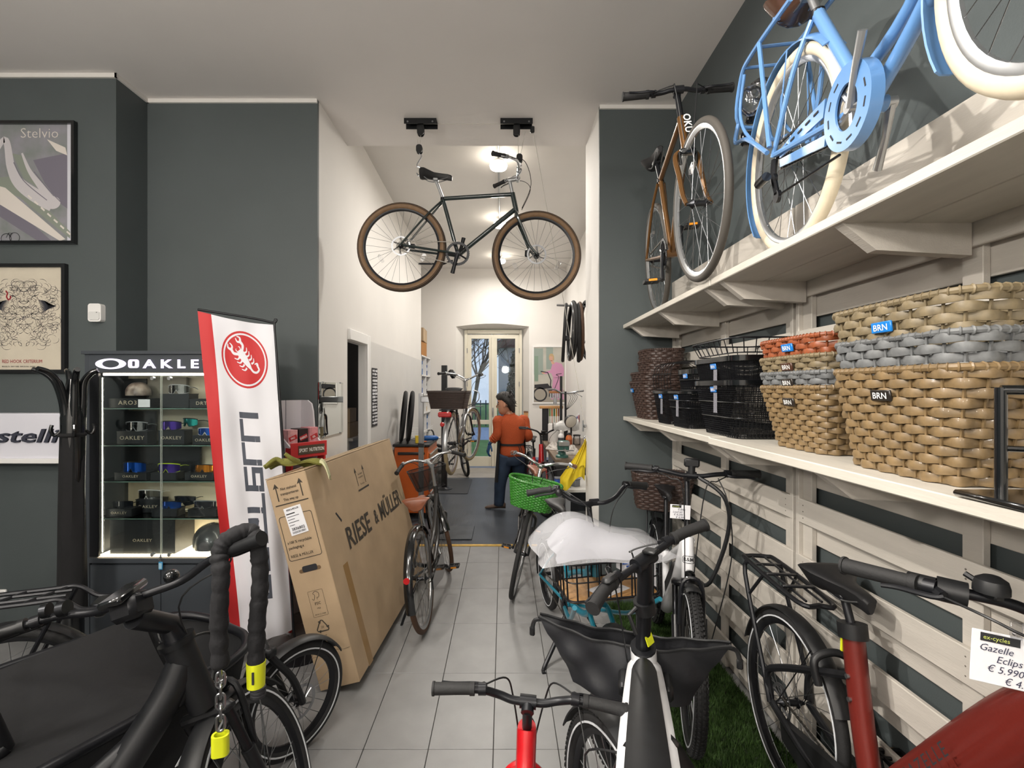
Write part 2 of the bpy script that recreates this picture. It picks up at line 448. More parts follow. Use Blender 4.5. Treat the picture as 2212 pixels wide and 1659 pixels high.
# socket low on the left wall
so = thing('wall_socket', 'small white wall socket low on the dark left wall', 'socket', (-3.0, 3.39, .33))
so.location = P(2, 1292, 3.39)
obj('plate', MB().box((0, 0, 0), (.08, .02, .12), b=.006), white_m, so)
obj('socket_hole', MB().lathe([(.014, 0), (.014, .003)], 12, Mx.Translation((0, -.0105, 0)) @ Mx.Rotation(PI/2, 4, 'X')), ink_m, so)

# ---------------- white slat panels and shelves on the right wall ----------------
XP = 1.303; PH = .105; PER = .246; PTOP = [1.184+PER*k for k in range(-4, 5)]
nail_m = mat('nail_head', '6d675f', .6)
def slat_panel(label, y0, y1, batt):
    t = thing('slat_panel', label, 'wall panel', (XP, (y0+y1)/2, 0)); L = y1-y0
    pm = MB().box((.009, 0, 0), (.018, L, PH), b=.003).mesh('plank'); finish(pm, slat_m, False)
    bm_ = MB().box((.050, 0, 0), (.016, L, .115), b=.002).mesh('rear_plank'); finish(bm_, slat_m, False)
    nb = MB()
    for z in PTOP:
        o = bpy.data.objects.new('plank', pm); COL.objects.link(o); o.parent = t; o.location = (random.uniform(-.002, .002), 0, z-PH/2)
        o = bpy.data.objects.new('rear_plank', bm_); COL.objects.link(o); o.parent = t; o.location = (0, 0, z-PH-.028)
        for b in batt:
            for dz in (.025, .052, .08):
                nb.lathe([(.0032, 0), (.0025, .0012)], 6, Mx.Translation((.0005, b-(y0+y1)/2, z-dz)) @ Mx.Rotation(-PI/2, 4, 'Y'))
    for b in batt:
        obj('batten', MB().box((.030, b-(y0+y1)/2, 1.24), (.022, .062, 2.46), b=.002), slat_m, t, smooth=False)
    obj('end_board', MB().box((.026, L/2-.012, 1.24), (.05, .022, 2.46), b=.002), slat_m, t, smooth=False)
    obj('end_board', MB().box((.026, -L/2+.012, 1.24), (.05, .022, 2.46), b=.002), slat_m, t, smooth=False)
    obj('nail', nb, nail_m, t, stuff=True)
    for z0, z1 in ((2.172, 2.325), (2.329, 2.482)):
        obj('backboard', MB().box((.007, 0, (z0+z1)/2), (.014, L, z1-z0), b=.002), slat_m, t, smooth=False)
slat_panel('far white slatted wood panel on the right wall, next to the dark corner', 2.195, 3.765, (3.70, 2.93, 2.25))
slat_panel('near white slatted wood panel on the right wall, behind the red step-through bike', .45, 2.175, (2.12, 1.374, .55))
def wall_shelf(label, z, y0, y1, xf, br, cols):
    t = thing('wall_shelf', label, 'shelf', (XP, (y0+y1)/2, z)); L = y1-y0; D = XP-xf
    for k in range(cols):
        w = D/cols
        obj('shelf_board', MB().box((-w*(k+.5), 0, -.015), (w-.003, L, .030), b=.003), shelf_m, t, smooth=False)
    for b in br:
        mb = MB().prism([(-.002, -.03), (-.002, -.12), (-D+.11, -.105), (-D+.015, -.03)], .034, Mx.Translation((0, b-(y0+y1)/2+.017, 0)) @ Mx.Rotation(PI/2, 4, 'X'))
        obj('shelf_bracket', mb, slat_m, t, smooth=False)
wall_shelf('upper white shelf section at the far end, under the brown bike', 2.158, 2.19, 3.77, .926, (3.62, 2.95, 2.27), 2)
wall_shelf('upper white shelf section nearest the viewer, under the blue bike', 2.158, .2, 2.18, .926, (2.11, 1.37, .6), 2)
wall_shelf('lower white shelf section at the far end, under the black mesh baskets', 1.451, 2.19, 3.77, .926, (3.70, 3.0, 2.27), 1)
wall_shelf('lower white shelf section nearest the viewer, under the large wicker baskets', 1.449, .3, 2.18, .915, (2.11, 1.45, .7), 1)

# ---------------- grass rug ----------------
gm = mat('artificial_turf', '3c5a22', .7, noise=.45, nscale=30, col2='22380f')
gb = MB()
rnd = random.Random(3)
for i in range(46000):
    x = rnd.uniform(.80, 1.295); y = rnd.uniform(.9, 3.75)
    if y < 1.5 and rnd.random() < .4: continue
    a = rnd.uniform(0, 2*PI); w = .0028; h = rnd.uniform(.018, .034); lx, ly = rnd.gauss(0, .009), rnd.gauss(0, .009)
    c, s_ = math.cos(a)*w, math.sin(a)*w
    n = len(gb.v); gb.v += [V((x-c, y-s_, .012)), V((x+c, y+s_, .012)), V((x+lx, y+ly, .012+h))]; gb.f.append((n, n+1, n+2))
gr = thing('grass_rug', 'green artificial grass rug on the floor along the slatted wall', 'rug', (1.05, 2.3, 0))
obj('rug_backing', MB().box((1.048, 2.2, .010), (.5, 3.1, .008)), mat('rug_backing', '24301a', .9), gr, world=True)
obj('grass_pile', gb, gm, gr, world=True, smooth=False, stuff=True)
# ---------------- wicker and mesh baskets ----------------
def sup(t, a, b, e):
    c, s_ = math.cos(t), math.sin(t)
    return (a*math.copysign(abs(c)**(2/e), c), b*math.copysign(abs(s_)**(2/e), s_))
def perim(e, a, b, n):
    q = [sup(2*PI*i/1440, a, b, e) for i in range(1441)]
    L = [0]
    for i in range(1440): L.append(L[-1]+math.dist(q[i], q[i+1]))
    out = []; k = 0
    for i in range(n):
        t = L[-1]*i/n
        while L[k+1] < t: k += 1
        u = (t-L[k])/max(1e-9, L[k+1]-L[k]); out.append((q[k][0]*(1-u)+q[k+1][0]*u, q[k][1]*(1-u)+q[k+1][1]*u))
    return out
def wicker(name, label, loc, rotz, top, bot, h, rows, stakes, m, e=6, amp=.006, sr=(.005, .0085), group=None, rim=.008, zstart=0, parts=True, badge=None, cat='basket', tilt=None, root=None):
    """woven tray: top/bot = half sizes (x, y); rows of strands pass in and out of the stakes"""
    t = root if root is not None else thing(name, label, cat, loc, tilt or (0, 0, rotz), group)
    seg = 4; N = stakes*seg
    pt = perim(e, top[0], top[1], N); pb = perim(e, bot[0], bot[1], N); pm = MB()
    sec = [(c*sr[0], s_*sr[1]) for c, s_ in circ(6)]
    def at(i, u): return V((pb[i][0]*(1-u)+pt[i][0]*u, pb[i][1]*(1-u)+pt[i][1]*u, 0))
    first = True
    for r in range(rows):
        u = (r+.5)/rows; z = h*u
        if z < zstart: continue
        pts = []; rr = []
        for i in range(N):
            p = at(i, u); q = at((i+1) % N, u)-at(i-1, u); n = V((q.y, -q.x, 0)).normalized()
            w = math.cos(PI*(i/seg+r)) if stakes % 2 == 0 else math.cos(PI*(i/seg))*(1 if r % 2 else -1)
            p = p+n*amp*w; p.z = z+random.uniform(-.0006, .0006); pts.append(p); rr.append(1+.14*w)
        pm.tube(pts, rr, closed=True, sec=sec, up=(0, 0, 1))
        if parts: obj('woven_strand', pm, m, t); pm = MB()
    sm_ = MB()
    for i in range(0, N, seg):
        if zstart: a = at(i, zstart/h); a.z = zstart
        else: a = at(i, 0); a.z = .004
        b = at(i, 1); b.z = h; sm_.tube([a, b], .0035, 5)
    if not parts: obj('weave', pm, m, t, stuff=True)
    obj('stake', sm_, m, t, stuff=True)
    pts = [V((x, y, h+.002)) for x, y in perim(e, top[0], top[1], 72)]
    rm = MB().tube(pts, rim, 8, closed=True)
    for i in range(0, 72):
        q = pts[(i+1) % 72]-pts[i-1]; f = frame(pts[i], (0, 0, 1), (q.y, -q.x, 0))
        f = f @ Mx.Rotation(.5, 4, 'X')
        if i % 1 == 0: rm.torus(rim*1.02, .0028, f, 8, 4)
    obj('rim', rm, m, t)
    if not zstart: obj('basket_bottom', MB().prism(perim(e, bot[0]*.99, bot[1]*.99, 40), .008), m, t, smooth=False)
    if badge:
        col, along, zz = badge
        bx = -(bot[0]+(top[0]-bot[0])*zz/h)-amp-.006
        n = V((-1, 0, -(top[0]-bot[0])/h)).normalized(); 
        f = frame((bx, along, zz), (0, -1, 0), V((0, 0, 1))-n*n.z)
        w = .066 if len(badge) > 0 and h > .2 else .05
        b = obj('brand_badge', MB().box((0, 0, 0), (w, w*.42, .006), f, b=.002), mat('badge', col, .3), t)
        tb = MB(); text(tb, 'BRN', w*.34, f @ Mx.Translation((0, -w*.12, .0035)), sx=1.1, bold=.01, align='CENTER')
        obj('lettering', tb, white_ink, b, smooth=False)
    return t
nat_m = mat('natural_wicker', '7a6546', .45, noise=.22, nscale=40, coat=.15)
beige_m = mat('washed_beige_wicker', '766950', .5, noise=.25, nscale=40)
grey_m = mat('grey_wicker', '686a6b', .5, noise=.25, nscale=40)
rust_m = mat('rust_wicker', '8a4a2b', .45, noise=.25, nscale=40)
dkbr_m = mat('dark_brown_wicker', '3a2a24', .5, noise=.3, nscale=40)
SZ = 1.451
# large stack, nearest (three nested wicker baskets)
G = 'stacks of wicker baskets on the lower shelf'
wicker('wicker_basket', 'large natural straw coloured wicker basket at the bottom of the nearest stack', (1.128, 1.245, SZ), 0, (.158, .222), (.128, .165), .262, 12, 34, nat_m, group=G, badge=('23201e', .0, .2), rim=.009, amp=.0065, sr=(.0055, .0115))
wicker('wicker_basket', 'large grey wicker basket nested in the middle of the nearest stack', (1.130, 1.243, SZ+.078), 0, (.158, .222), (.130, .167), .262, 12, 34, grey_m, group=G, zstart=.185, rim=.008, amp=.0065, sr=(.0055, .0115))
wicker('wicker_basket', 'large washed beige wicker basket on top of the nearest stack, bright blue badge', (1.128, 1.243, SZ+.165), 0, (.160, .226), (.132, .168), .262, 12, 34, beige_m, group=G, zstart=.165, rim=.009, amp=.0065, sr=(.0055, .0115), badge=('1677c9', -.005, .208))
# middle stack (four)
X2, Y2 = 1.140, 1.735
wicker('wicker_basket', 'natural straw wicker basket at the bottom of the four-basket stack', (X2, Y2, SZ), 0, (.135, .205), (.088, .150), .218, 12, 32, nat_m, group=G, badge=('2b2622', -.02, .17), amp=.0055, sr=(.0048, .0095))
wicker('wicker_basket', 'grey wicker basket second from the bottom of the four-basket stack', (X2, Y2, SZ+.050), 0, (.135, .205), (.088, .150), .218, 12, 32, grey_m, group=G, zstart=.17, badge=('2b2622', -.02, .188), amp=.0055, sr=(.0048, .0095))
wicker('wicker_basket', 'washed beige wicker basket third from the bottom of the four-basket stack', (X2, Y2, SZ+.105), 0, (.137, .207), (.09, .152), .218, 12, 32, beige_m, group=G, zstart=.165, badge=('4a2f22', -.02, .188), amp=.0055, sr=(.0048, .0095))
wicker('wicker_basket', 'rust brown wicker basket on top of the four-basket stack', (X2, Y2, SZ+.163), 0, (.135, .205), (.09, .152), .225, 12, 32, rust_m, group=G, zstart=.16, badge=('1677c9', -.02, .197), amp=.0055, sr=(.0048, .0095))
# dark brown stack in the corner
X4, Y4 = 1.10, 3.50; G4 = 'dark brown wicker baskets in the corner of the lower shelf'
wicker('wicker_basket', 'dark brown wicker basket at the bottom of the corner stack', (X4, Y4, SZ), 0, (.155, .205), (.105, .15), .255, 15, 30, dkbr_m, e=5, group=G4, amp=.004, sr=(.004, .0085), parts=False, badge=('1677c9', .08, .2))
wicker('wicker_basket', 'dark brown wicker basket second from the bottom of the corner stack', (X4+.01, Y4+.01, SZ+.06), 0, (.155, .205), (.105, .15), .26, 15, 30, dkbr_m, e=5, group=G4, amp=.004, sr=(.004, .0085), zstart=.2, parts=False)
wicker('wicker_basket', 'dark brown wicker basket third from the bottom of the corner stack', (X4+.02, Y4, SZ+.14), 0, (.13, .18), (.10, .14), .26, 15, 30, dkbr_m, e=3, group=G4, amp=.004, sr=(.004, .0085), zstart=.17, parts=False)
wicker('wicker_basket', 'rounded dark brown wicker basket on top of the corner stack', (X4+.03, Y4, SZ+.22), 0, (.135, .185), (.11, .15), .26, 15, 30, dkbr_m, e=3, group=G4, amp=.004, sr=(.004, .0085), zstart=.165, parts=False)
# black wire mesh baskets
def mesh_basket(label, loc, rotz, top, bot, h, badge_y, wires=(), rimh=.022, group='black mesh baskets on the lower shelf', e=7, tagp=True, z0=0):
    t = thing('mesh_basket', label, 'basket', loc, (0, 0, rotz), group); N = 72
    pt = perim(e, top[0], top[1], N); pb = perim(e, bot[0], bot[1], N)
    def at(i, u): return V((pb[i % N][0]*(1-u)+pt[i % N][0]*u, pb[i % N][1]*(1-u)+pt[i % N][1]*u, h*u))
    mb = MB(); K = 26; u0 = z0/h
    for k in range(K+1):                                  # fine wires, diamond mesh at the ends reads as a close grid
        u = u0+(1-u0)*k/K; mb.tube([at(i, u) for i in range(N)], .0017, 3, closed=True)
    for i in range(N):
        mb.tube([at(i, u0), at(i, 1)], .0014, 3); mb.tube([at(i, u0), at(i+3, 1)], .0012, 3)
    obj('wire_mesh', mb, blk_sat, t, stuff=True)
    mb = MB(); n2 = len(mb.v)
    for u in (1.0,):
        mb.tube([at(i, u)+V((0, 0, -rimh/2)) for i in range(N)], 1, closed=True, sec=[(-.005, -rimh/2), (.005, -rimh/2), (.006, rimh/2), (-.006, rimh/2)], up=(0, 0, 1))
    obj('rim', mb, blk_gloss, t)
    mb = MB()
    for u in wires: mb.tube([at(i, u)*1.0+V((math.copysign(.003, at(i, u).x), 0, 0)) for i in range(N)], .0032, 6, closed=True)
    if wires: obj('wire_band', mb, dark_metal, t)
    if not z0: obj('basket_bottom', MB().prism(perim(e, bot[0], bot[1], 40), .02), blk_gloss, t, smooth=False)
    n = V((-1, 0, -(top[0]-bot[0])/h)).normalized(); zz = h*.84
    bx = -(bot[0]+(top[0]-bot[0])*zz/h)-.006
    f = frame((bx, badge_y, zz), (0, -1, 0), V((0, 0, 1))-n*n.z)
    b = obj('brand_badge', MB().box((0, 0, 0), (.058, .026, .005), f, b=.002), mat('blue_badge', '2a78c8', .3), t)
    tb = MB(); text(tb, 'BRN', .02, f @ Mx.Translation((0, -.007, .003)), sx=1.1, bold=.01, align='CENTER'); obj('lettering', tb, white_ink, b, smooth=False)
    if tagp:
        f2 = frame((bx-.004, badge_y-.03, zz-.06), (0, -1, 0), (0, 0, 1))
        obj('paper_tag', MB().box((0, 0, 0), (.035, .09, .0015), f2), mat('grey_label', '77777f', .6, noise=.4, nscale=200), t)
    return t
mesh_basket('large black mesh basket with blue badge at the bottom of the tall mesh stack', (1.13, 2.27, SZ), 0, (.165, .235), (.125, .18), .252, -.03, (.35, .62))
mesh_basket('black mesh basket nested on top of the tall mesh stack', (1.13, 2.27, SZ+.105), 0, (.165, .235), (.125, .18), .252, -.03, (), z0=.15)
wt = thing('wire_tray', 'low black wire basket on top of the tall mesh stack', 'basket', (1.13, 2.27, SZ+.285), 0, 'black mesh baskets on the lower shelf')
mb = MB(); pa = perim(7, .175, .25, 60); pb_ = perim(7, .15, .22, 60)
mb.tube([(x, y, .145) for x, y in pa], .004, 6, closed=True); mb.tube([(x, y, .085) for x, y in pb_], .003, 6, closed=True)
for i in range(0, 60, 2): mb.tube([(pa[i][0], pa[i][1], .145), (pb_[i][0], pb_[i][1], .085)], .0022, 4)
obj('wire_frame', mb, blk_sat, wt)
mesh_basket('small black mesh basket beside the dark brown stack', (1.11, 3.02, SZ), 0, (.15, .14), (.12, .115), .20, -.05, (), rimh=.015)
mesh_basket('small black mesh basket with two white tags and steel bands', (1.10, 2.72, SZ), 0, (.145, .15), (.115, .12), .20, -.03, (.55, .75), rimh=.012)
mesh_basket('round cornered black mesh basket stacked above the one with white tags', (1.13, 2.70, SZ+.09), 0, (.13, .14), (.11, .12), .23, -.03, (.5, .75), rimh=.026, e=4, z0=.1, tagp=False)
wr = thing('wire_cage', 'black wire handle basket behind the small mesh baskets', 'basket', (1.14, 3.10, SZ+.205), 0, 'black mesh baskets on the lower shelf')
mb = MB()
for k in range(7):
    y = -.17+k*.055; mb.tube(sm([(-.13, y, 0), (-.135, y, .10), (-.09, y, .17), (.09, y, .17), (.13, y, .10), (.13, y, 0)], 4), .0022, 5)
for x, z in ((-.13, .003), (.13, .003), (-.135, .10)): mb.tube([(x, -.18, z), (x, .17, z)], .003, 5)
obj('wire_frame', mb, dark_metal, wr)
# black wire stand at the near end of the shelf
bs = thing('wire_stand', 'black tubular stand at the near end of the lower shelf, cut by the frame edge', 'stand', (1.0, .93, SZ))
mb = MB().tube(sm([(-.02, .03, .008), (-.02, .03, .22)], 2), .010, 10).tube([(-.02, .03, .215), (.22, -.1, .215)], .010, 10).tube([(.22, -.1, .215), (.22, -.1, .0)], .010, 10)
mb.box((.06, -.02, .008), (.30, .16, .012), b=.004).tube([(-.02, .03, .1), (.22, -.1, .1)], .006, 8)
obj('stand_frame', mb, blk_gloss, bs)
# ---------------- bicycles ----------------
fr_black = mat('black_frame_paint', '15161a', .3, coat=.5)
fr_matt = mat('matt_black_frame_paint', '1c1d20', .42, metal=.3)
fr_green = mat('dark_green_frame_paint', '1d2a2a', .22, coat=.7)
fr_brown = mat('bronze_frame_paint', '6b4a26', .3, metal=.5, coat=.5)
fr_blue = mat('sky_blue_frame_paint', '628fc4', .28, coat=.6)
fr_white = mat('white_frame_paint', 'e6e7ea', .25, coat=.5)
fr_red = mat('red_frame_paint', 'b9141c', .3, coat=.5)
fr_gaz = mat('brick_red_frame_paint', '70221a', .42, metal=.25, coat=.3, noise=.05, nscale=200)
fr_teal = mat('teal_frame_paint', '1b7489', .3, coat=.5)
fr_dark = mat('anthracite_frame_paint', '2b2b2c', .3, coat=.5)
tan_m = mat('tan_sidewall', '7a5f44', .65, noise=.1, nscale=30)
brown_tyre = mat('brown_tyre', '4b3322', .7, noise=.15, nscale=40)
creamt = mat('cream_tyre', 'd8ccb4', .6, noise=.05, nscale=30)
dirty_cream = mat('worn_cream_tyre', '9b8c6c', .65, noise=.15, nscale=30)
leather = mat('brown_leather', '7d4a33', .4, noise=.15, nscale=20)
saddle_blk = mat('black_saddle', '1b1b1d', .5, noise=.1, nscale=60)
grip_m = mat('black_grip', '1f1f20', .7, bump=.12, bscale=160)
chain_m = mat('chain_steel', '6d6a64', .4, metal=.9)

def wheel(par, S, c, R, tr, tyre_m=None, rim_m=None, spoke_m=None, side_m=None, disc=0, stripe=False, knob=False, nsp=28, rimd=.018, hubw=.045, hubr=.02, cog=False, refl=False, name='wheel'):
    """rim is the part; tyre, spokes, hub, disc are its pieces. local wheel plane = xz"""
    M = S @ Mx.Translation(c) @ Mx.Rotation(PI/2, 4, 'X')
    rm = R-2*tr+.004
    w = min(tr*.8, .014)
    o = obj(name, MB().torus(rm, 1, M, 56, prof=[(.003, -w), (.003, w), (-.004, w), (-rimd, w*.35), (-rimd, -w*.35), (-.004, -w)]), rim_m or blk_sat, par)
    prof = [(x-tr, y) for x, y in circ(10, tr, tr*.97)]
    if side_m:
        obj('tyre', MB().torus(R, 1, M, 64, prof=[(-tr+tr*math.cos(a)*1.0, tr*.97*math.sin(a)) for a in [math.radians(k) for k in (-74, -45, -15, 15, 45, 74)]]+[(-tr*.85, tr*.6), (-tr*.85, -tr*.6)]), tyre_m or rubber_m, o)
        obj('tyre_sidewall', MB().torus(R, 1, M, 64, prof=[(-tr+tr*.985*math.cos(a), tr*.96*math.sin(a)) for a in [math.radians(k) for k in range(30, 331, 30)]]), side_m, o)
    else:
        tb = MB().torus(R, 1, M, 64, prof=prof)
        if knob:
            n = int(2*PI*R/.022)
            for i in range(n):
                a = 2*PI*i/n
                for yy, off in ((-.75, 0), (-.28, .5), (.28, 0), (.75, .5)):
                    b = a+off*2*PI/n; rr = R-tr+tr*math.sqrt(max(0, 1-yy*yy))
                    f = Mx.Rotation(b, 4, 'Z') @ Mx.Translation((rr, 0, yy*tr)) @ Mx.Rotation(-math.asin(yy), 4, 'Y')
                    tb.box((.001, 0, 0), (.006, .012, tr*.34), M @ f)
        obj('tyre', tb, tyre_m or rubber_m, o)
    if stripe:
        mb = MB()
        for sgn in (-1, 1): mb.torus(R-tr*1.25, 1, M @ Mx.Translation((0, 0, sgn*tr*.965)), 64, prof=[(-.003, -.0012), (.003, -.0012), (.003, .0012), (-.003, .0012)])
        obj('reflective_stripe', mb, reflect_m, o)
    mb = MB()
    for i in range(nsp):
        a = 2*PI*i/nsp; sd = 1 if i % 2 else -1; b = a+(.85 if (i//2) % 2 else -.85)
        p0 = M @ V((hubr*math.cos(b), hubr*math.sin(b), sd*hubw*.6)); p1 = M @ V(((rm-rimd*.6)*math.cos(a), (rm-rimd*.6)*math.sin(a), 0))
        mb.tube([p0, p1], .0012, 4)
    obj('spokes', mb, spoke_m or steel_m, o, stuff=True)
    h = MB().lathe([(.006, -hubw-.012), (.008, -hubw), (hubr*.9, -hubw*.75), (hubr*1.15, -hubw*.62), (hubr*.7, -hubw*.5), (hubr*.7, hubw*.5), (hubr*1.15, hubw*.62), (hubr*.9, hubw*.75), (.008, hubw), (.006, hubw+.012)], 16, M)
    obj('hub', h, dark_metal, o)
    if disc:
        d = MB(); zz = hubw*.82
        d.ring2(circ(36, .08*disc), circ(36, .066*disc), .002, M, zz)
        for i in range(6):
            a = PI*i/3; d.tube([M @ V((.018*math.cos(a), .018*math.sin(a), zz+.001)), M @ V((.07*disc*math.cos(a+.6), .07*disc*math.sin(a+.6), zz+.001))], .004, 4)
        obj('brake_disc', d, steel_m, o)
    if cog:
        d = MB()
        for k, r in enumerate(cog): d.lathe([(r*.6, 0), (r, 0), (r, .002), (r*.6, .002)], 28, M @ Mx.Translation((0, 0, -(-hubw*.7))) if False else M @ Mx.Translation((0, 0, hubw*.62+k*.004)))
        obj('sprocket', d, chain_m, o)
    if refl:
        for a in (refl if isinstance(refl, (tuple, list)) else (3.6,)):
            f = M @ Mx.Rotation(a, 4, 'Z') @ Mx.Translation((rm*.62, 0, 0))
            obj('spoke_reflector', MB().prism(rrect(.03, .07, .014), .012, f, -.006), clear_m if True else white_m, o)
    return o

def guard(par, S, c, R, w, a0, a1, m, name='mudguard', stays=True, stay_m=None, depth=.35):
    M = S @ Mx.Translation(c); n = 28; rings = []
    prof = [(-w, -w*depth), (-w*.6, -w*.08), (0, 0), (w*.6, -w*.08), (w, -w*depth)]
    prof2 = prof+[(x*.94, z-.004) for x, z in prof[::-1]]
    for i in range(n+1):
        a = math.radians(a0+(a1-a0)*i/n); rings.append([M @ V(((R+z)*math.cos(a), y, (R+z)*math.sin(a))) for y, z in prof2])
    o = obj(name, MB().sweep(rings), m, par)
    if stays:
        mb = MB()
        for a in ([a0*.75+a1*.25] if a0 < 60 else [a0*.25+a1*.75]) :
            a = math.radians(a)
            for y in (-1, 1): mb.tube([M @ V((0, y*.055, 0)), M @ V(((R-w*depth)*math.cos(a), y*w*.95, (R-w*depth)*math.sin(a)))], .0025, 5)
        obj('stay', mb, stay_m or m, o)
    return o

def saddle_mesh(L=.27, W=.075, nose=.018, T=.05, comfy=False):
    mb = MB(); rings = []
    st = [(-.5, .60, .002, .5), (-.48, .86, .012, 1.1), (-.42, 1.0, .020, 1.35), (-.34, 1.0, .020, 1.3), (-.22, .84, .010, 1.0), (-.05, .50, .0, .9), (.15, .32, -.002, .8), (.35, .26, -.004, .75), (.46, .24, -.010, .7), (.5, .14, -.02, .45)]
    for x, wf, z, th in st:
        w = max(nose*.6, W*wf); t = T*th*(1.3 if comfy else 1)
        rings.append([V((x*L, w*math.cos(a)*(1 if math.sin(a) > -.2 else .8), z+(.012*math.sin(a) if math.sin(a) > 0 else t*math.sin(a)))) for a in [2*PI*k/14 for k in range(14)]])
    return mb.sweep(rings)

def bike(label, rear, ang, z0=0, lean=0, pitch=0, R=.35, Rf=None, tr=.02, wb=1.06, bb=(.44, .29), st=(.30, .76), sad=(.235, .95), hb=(.90, .68), ht=(.86, .84), bar=(.86, 1.0),
         fm=None, tubes=None, tr_=.016, stays=True, fork='rigid', forkm=None, steer=0, barp=None, barm=None, gripm=None, griplen=.125, gripr=.0165, stem=True, stemm=None, levers=True,
         tyre_m=None, rim_m=None, side_m=None, spoke_m=None, disc=0, stripe=False, knob=False, refl=False, cogs=None, front=True, rearw=True,
         gd=None, gdf=(20, 150), gdr=(10, 200), gw=.03, saddle_m=None, saddle=True, comfy=False, post_m=None, crank=-70, ring=.085, crank_m=None, pedals=True, chain=True, cables=True,
         name='bicycle', cat='bicycle', group=None, seatpost=True, nsp=28, hub_r=.02, rack=False, rackm=None, rackz=None, rackL=(-.36, .12), lsc=1):
    Rf = Rf or R; h = math.radians(ang)
    t = thing(name, label, cat, (rear[0], rear[1], z0), (math.radians(lean), math.radians(pitch), h), group)
    fm = fm or fr_black; forkm = forkm or fm; barm = barm or blk_sat
    y0 = lambda p, y=0: V((p[0], y, p[1]))
    I = Mx.Identity(4); ax = (y0(ht)-y0(hb)).normalized()
    S = Mx.Translation(y0(hb)) @ Mx.Rotation(math.radians(steer), 4, ax) @ Mx.Translation(-y0(hb))
    RA = V((0, 0, R)); FA = V((wb, 0, Rf))
    # frame
    mb = MB()
    pts = dict(bb=bb, st=st, hb=hb, ht=ht)
    for q in (tubes if tubes is not None else [(['st', 'ht'], tr_), (['hb', 'bb'], tr_*1.15), (['st', 'bb'], tr_)]):
        pp = [y0(pts[a]) if isinstance(a, str) else V(a) for a in q[0]]
        if len(pp) > 2: pp = sm(pp, 6)
        mb.tube(pp, q[1], 12, sec=q[2] if len(q) > 2 else None, up=(0, 1, 0) if len(q) > 2 else None)
    mb.cyl(y0(hb)-ax*.01, y0(ht)+ax*.01, tr_*1.25)
    mb.cyl(y0(bb, -.036), y0(bb, .036), .022)
    if stays:
        for s in (-1, 1):
            if rearw or stays:
                mb.tube(sm([y0(bb, s*.03), V((bb[0]-.1, s*.045, bb[1]+.01)), V((.02, s*.066, R))], 4), .010, 8)
                mb.tube(sm([y0(st, s*.018)+V((0, 0, -.02)), V((st[0]*.62, s*.045, R+(st[1]-R)*.62)), V((.0, s*.066, R))], 4), .0085, 8)
    fo = obj('frame', mb, fm, t)
    # wheels
    kw = dict(tyre_m=tyre_m, rim_m=rim_m, side_m=side_m, spoke_m=spoke_m, stripe=stripe, knob=knob, refl=refl, nsp=nsp)
    if rearw: wheel(t, I, RA, R, tr, disc=disc, cog=cogs or (.03,), hubr=hub_r, name='rear_wheel', **kw)
    if front:
        wheel(t, S, FA, Rf, tr, disc=disc, hubr=hub_r, name='front_wheel', **kw)
        # fork
        cr = y0(hb)-ax*.035; mb = MB(); hw = max(.052, tr+.022)
        mb.cyl(y0(hb)-ax*.005, cr, .02)
        if fork == 'rigid':
            for s in (-1, 1):
                mid = V((cr.x*.55+FA.x*.45-.012, s*hw, cr.z*.5+FA.z*.5)); low = V((cr.x*.25+FA.x*.75-.018, s*hw*1.02, cr.z*.2+FA.z*.8))
                mb.tube(sm([cr+V((0, s*.012, 0)), cr+V((0, s*hw, -.03)), mid, low, FA+V((0, s*hw*1.05, 0))], 5), [.015, .010], 8)
            obj('fork', mb, forkm, t).data.transform(S)
        else:
            up = ax
            for s in (-1, 1):
                b0 = FA+V((-.02, s*(hw+.012), 0)); t0 = cr+V((0, s*(hw+.012), -.01)); k = .58
                mb.tube([b0, b0+(t0-b0)*k], [.018, .021], 12); mb.box(b0+V((.01, 0, 0)), (.03, .02, .04), b=.006)
            mb.box(cr, (.045, 2*hw+.06, .035), b=.012)
            f = MB(); 
            o = obj('fork', mb, forkm, t); o.data.transform(S)
            for s in (-1, 1):
                b0 = FA+V((-.02, s*(hw+.012), 0)); t0 = cr+V((0, s*(hw+.012), -.01)); f.tube([b0+(t0-b0)*.5, t0], .0145, 12)
            obj('stanchion', f, dark_metal, o).data.transform(S)
            f = MB().tube(sm([FA+V((-.04, hw, Rf*.5)), FA+V((-.06, hw*.8, Rf+.02)), FA+V((-.06, -hw*.8, Rf+.02)), FA+V((-.04, -hw, Rf*.5))], 5), .011, 8)
            obj('fork_arch', f, forkm, o).data.transform(S)
    # bars
    if barp is not False:
        b = y0(bar); barp = barp or [(0, 0), (.0, .04), (.0, .10, .02), (-.03, .2, .035), (-.07, .31, .035)]
        half = [V((p[0], p[1], p[2] if len(p) > 2 else 0)) for p in barp]
        side = {}
        for s in (-1, 1): side[s] = sm([b+V((p.x, p.y*s*(lsc if s > 0 else 1), p.z)) for p in half], 6)
        bo = obj('handlebar', MB().tube(side[-1][::-1]+side[1][1:], .0115, 10), barm, t); bo.data.transform(S)
        if stem:
            mb = MB().tube([y0(ht)-ax*.01, y0(ht)+ax*max(.02, (bar[1]-ht[1])*.9)], .0145, 12)
            tp = y0(ht)+ax*max(.02, (bar[1]-ht[1])*.9)
            mb.tube([tp-V((.012, 0, 0)), b], [.019, .016], 12).cyl(b+V((0, -.024, 0)), b+V((0, .024, 0)), .019)
            obj('stem', mb, stemm or barm, t).data.transform(S)
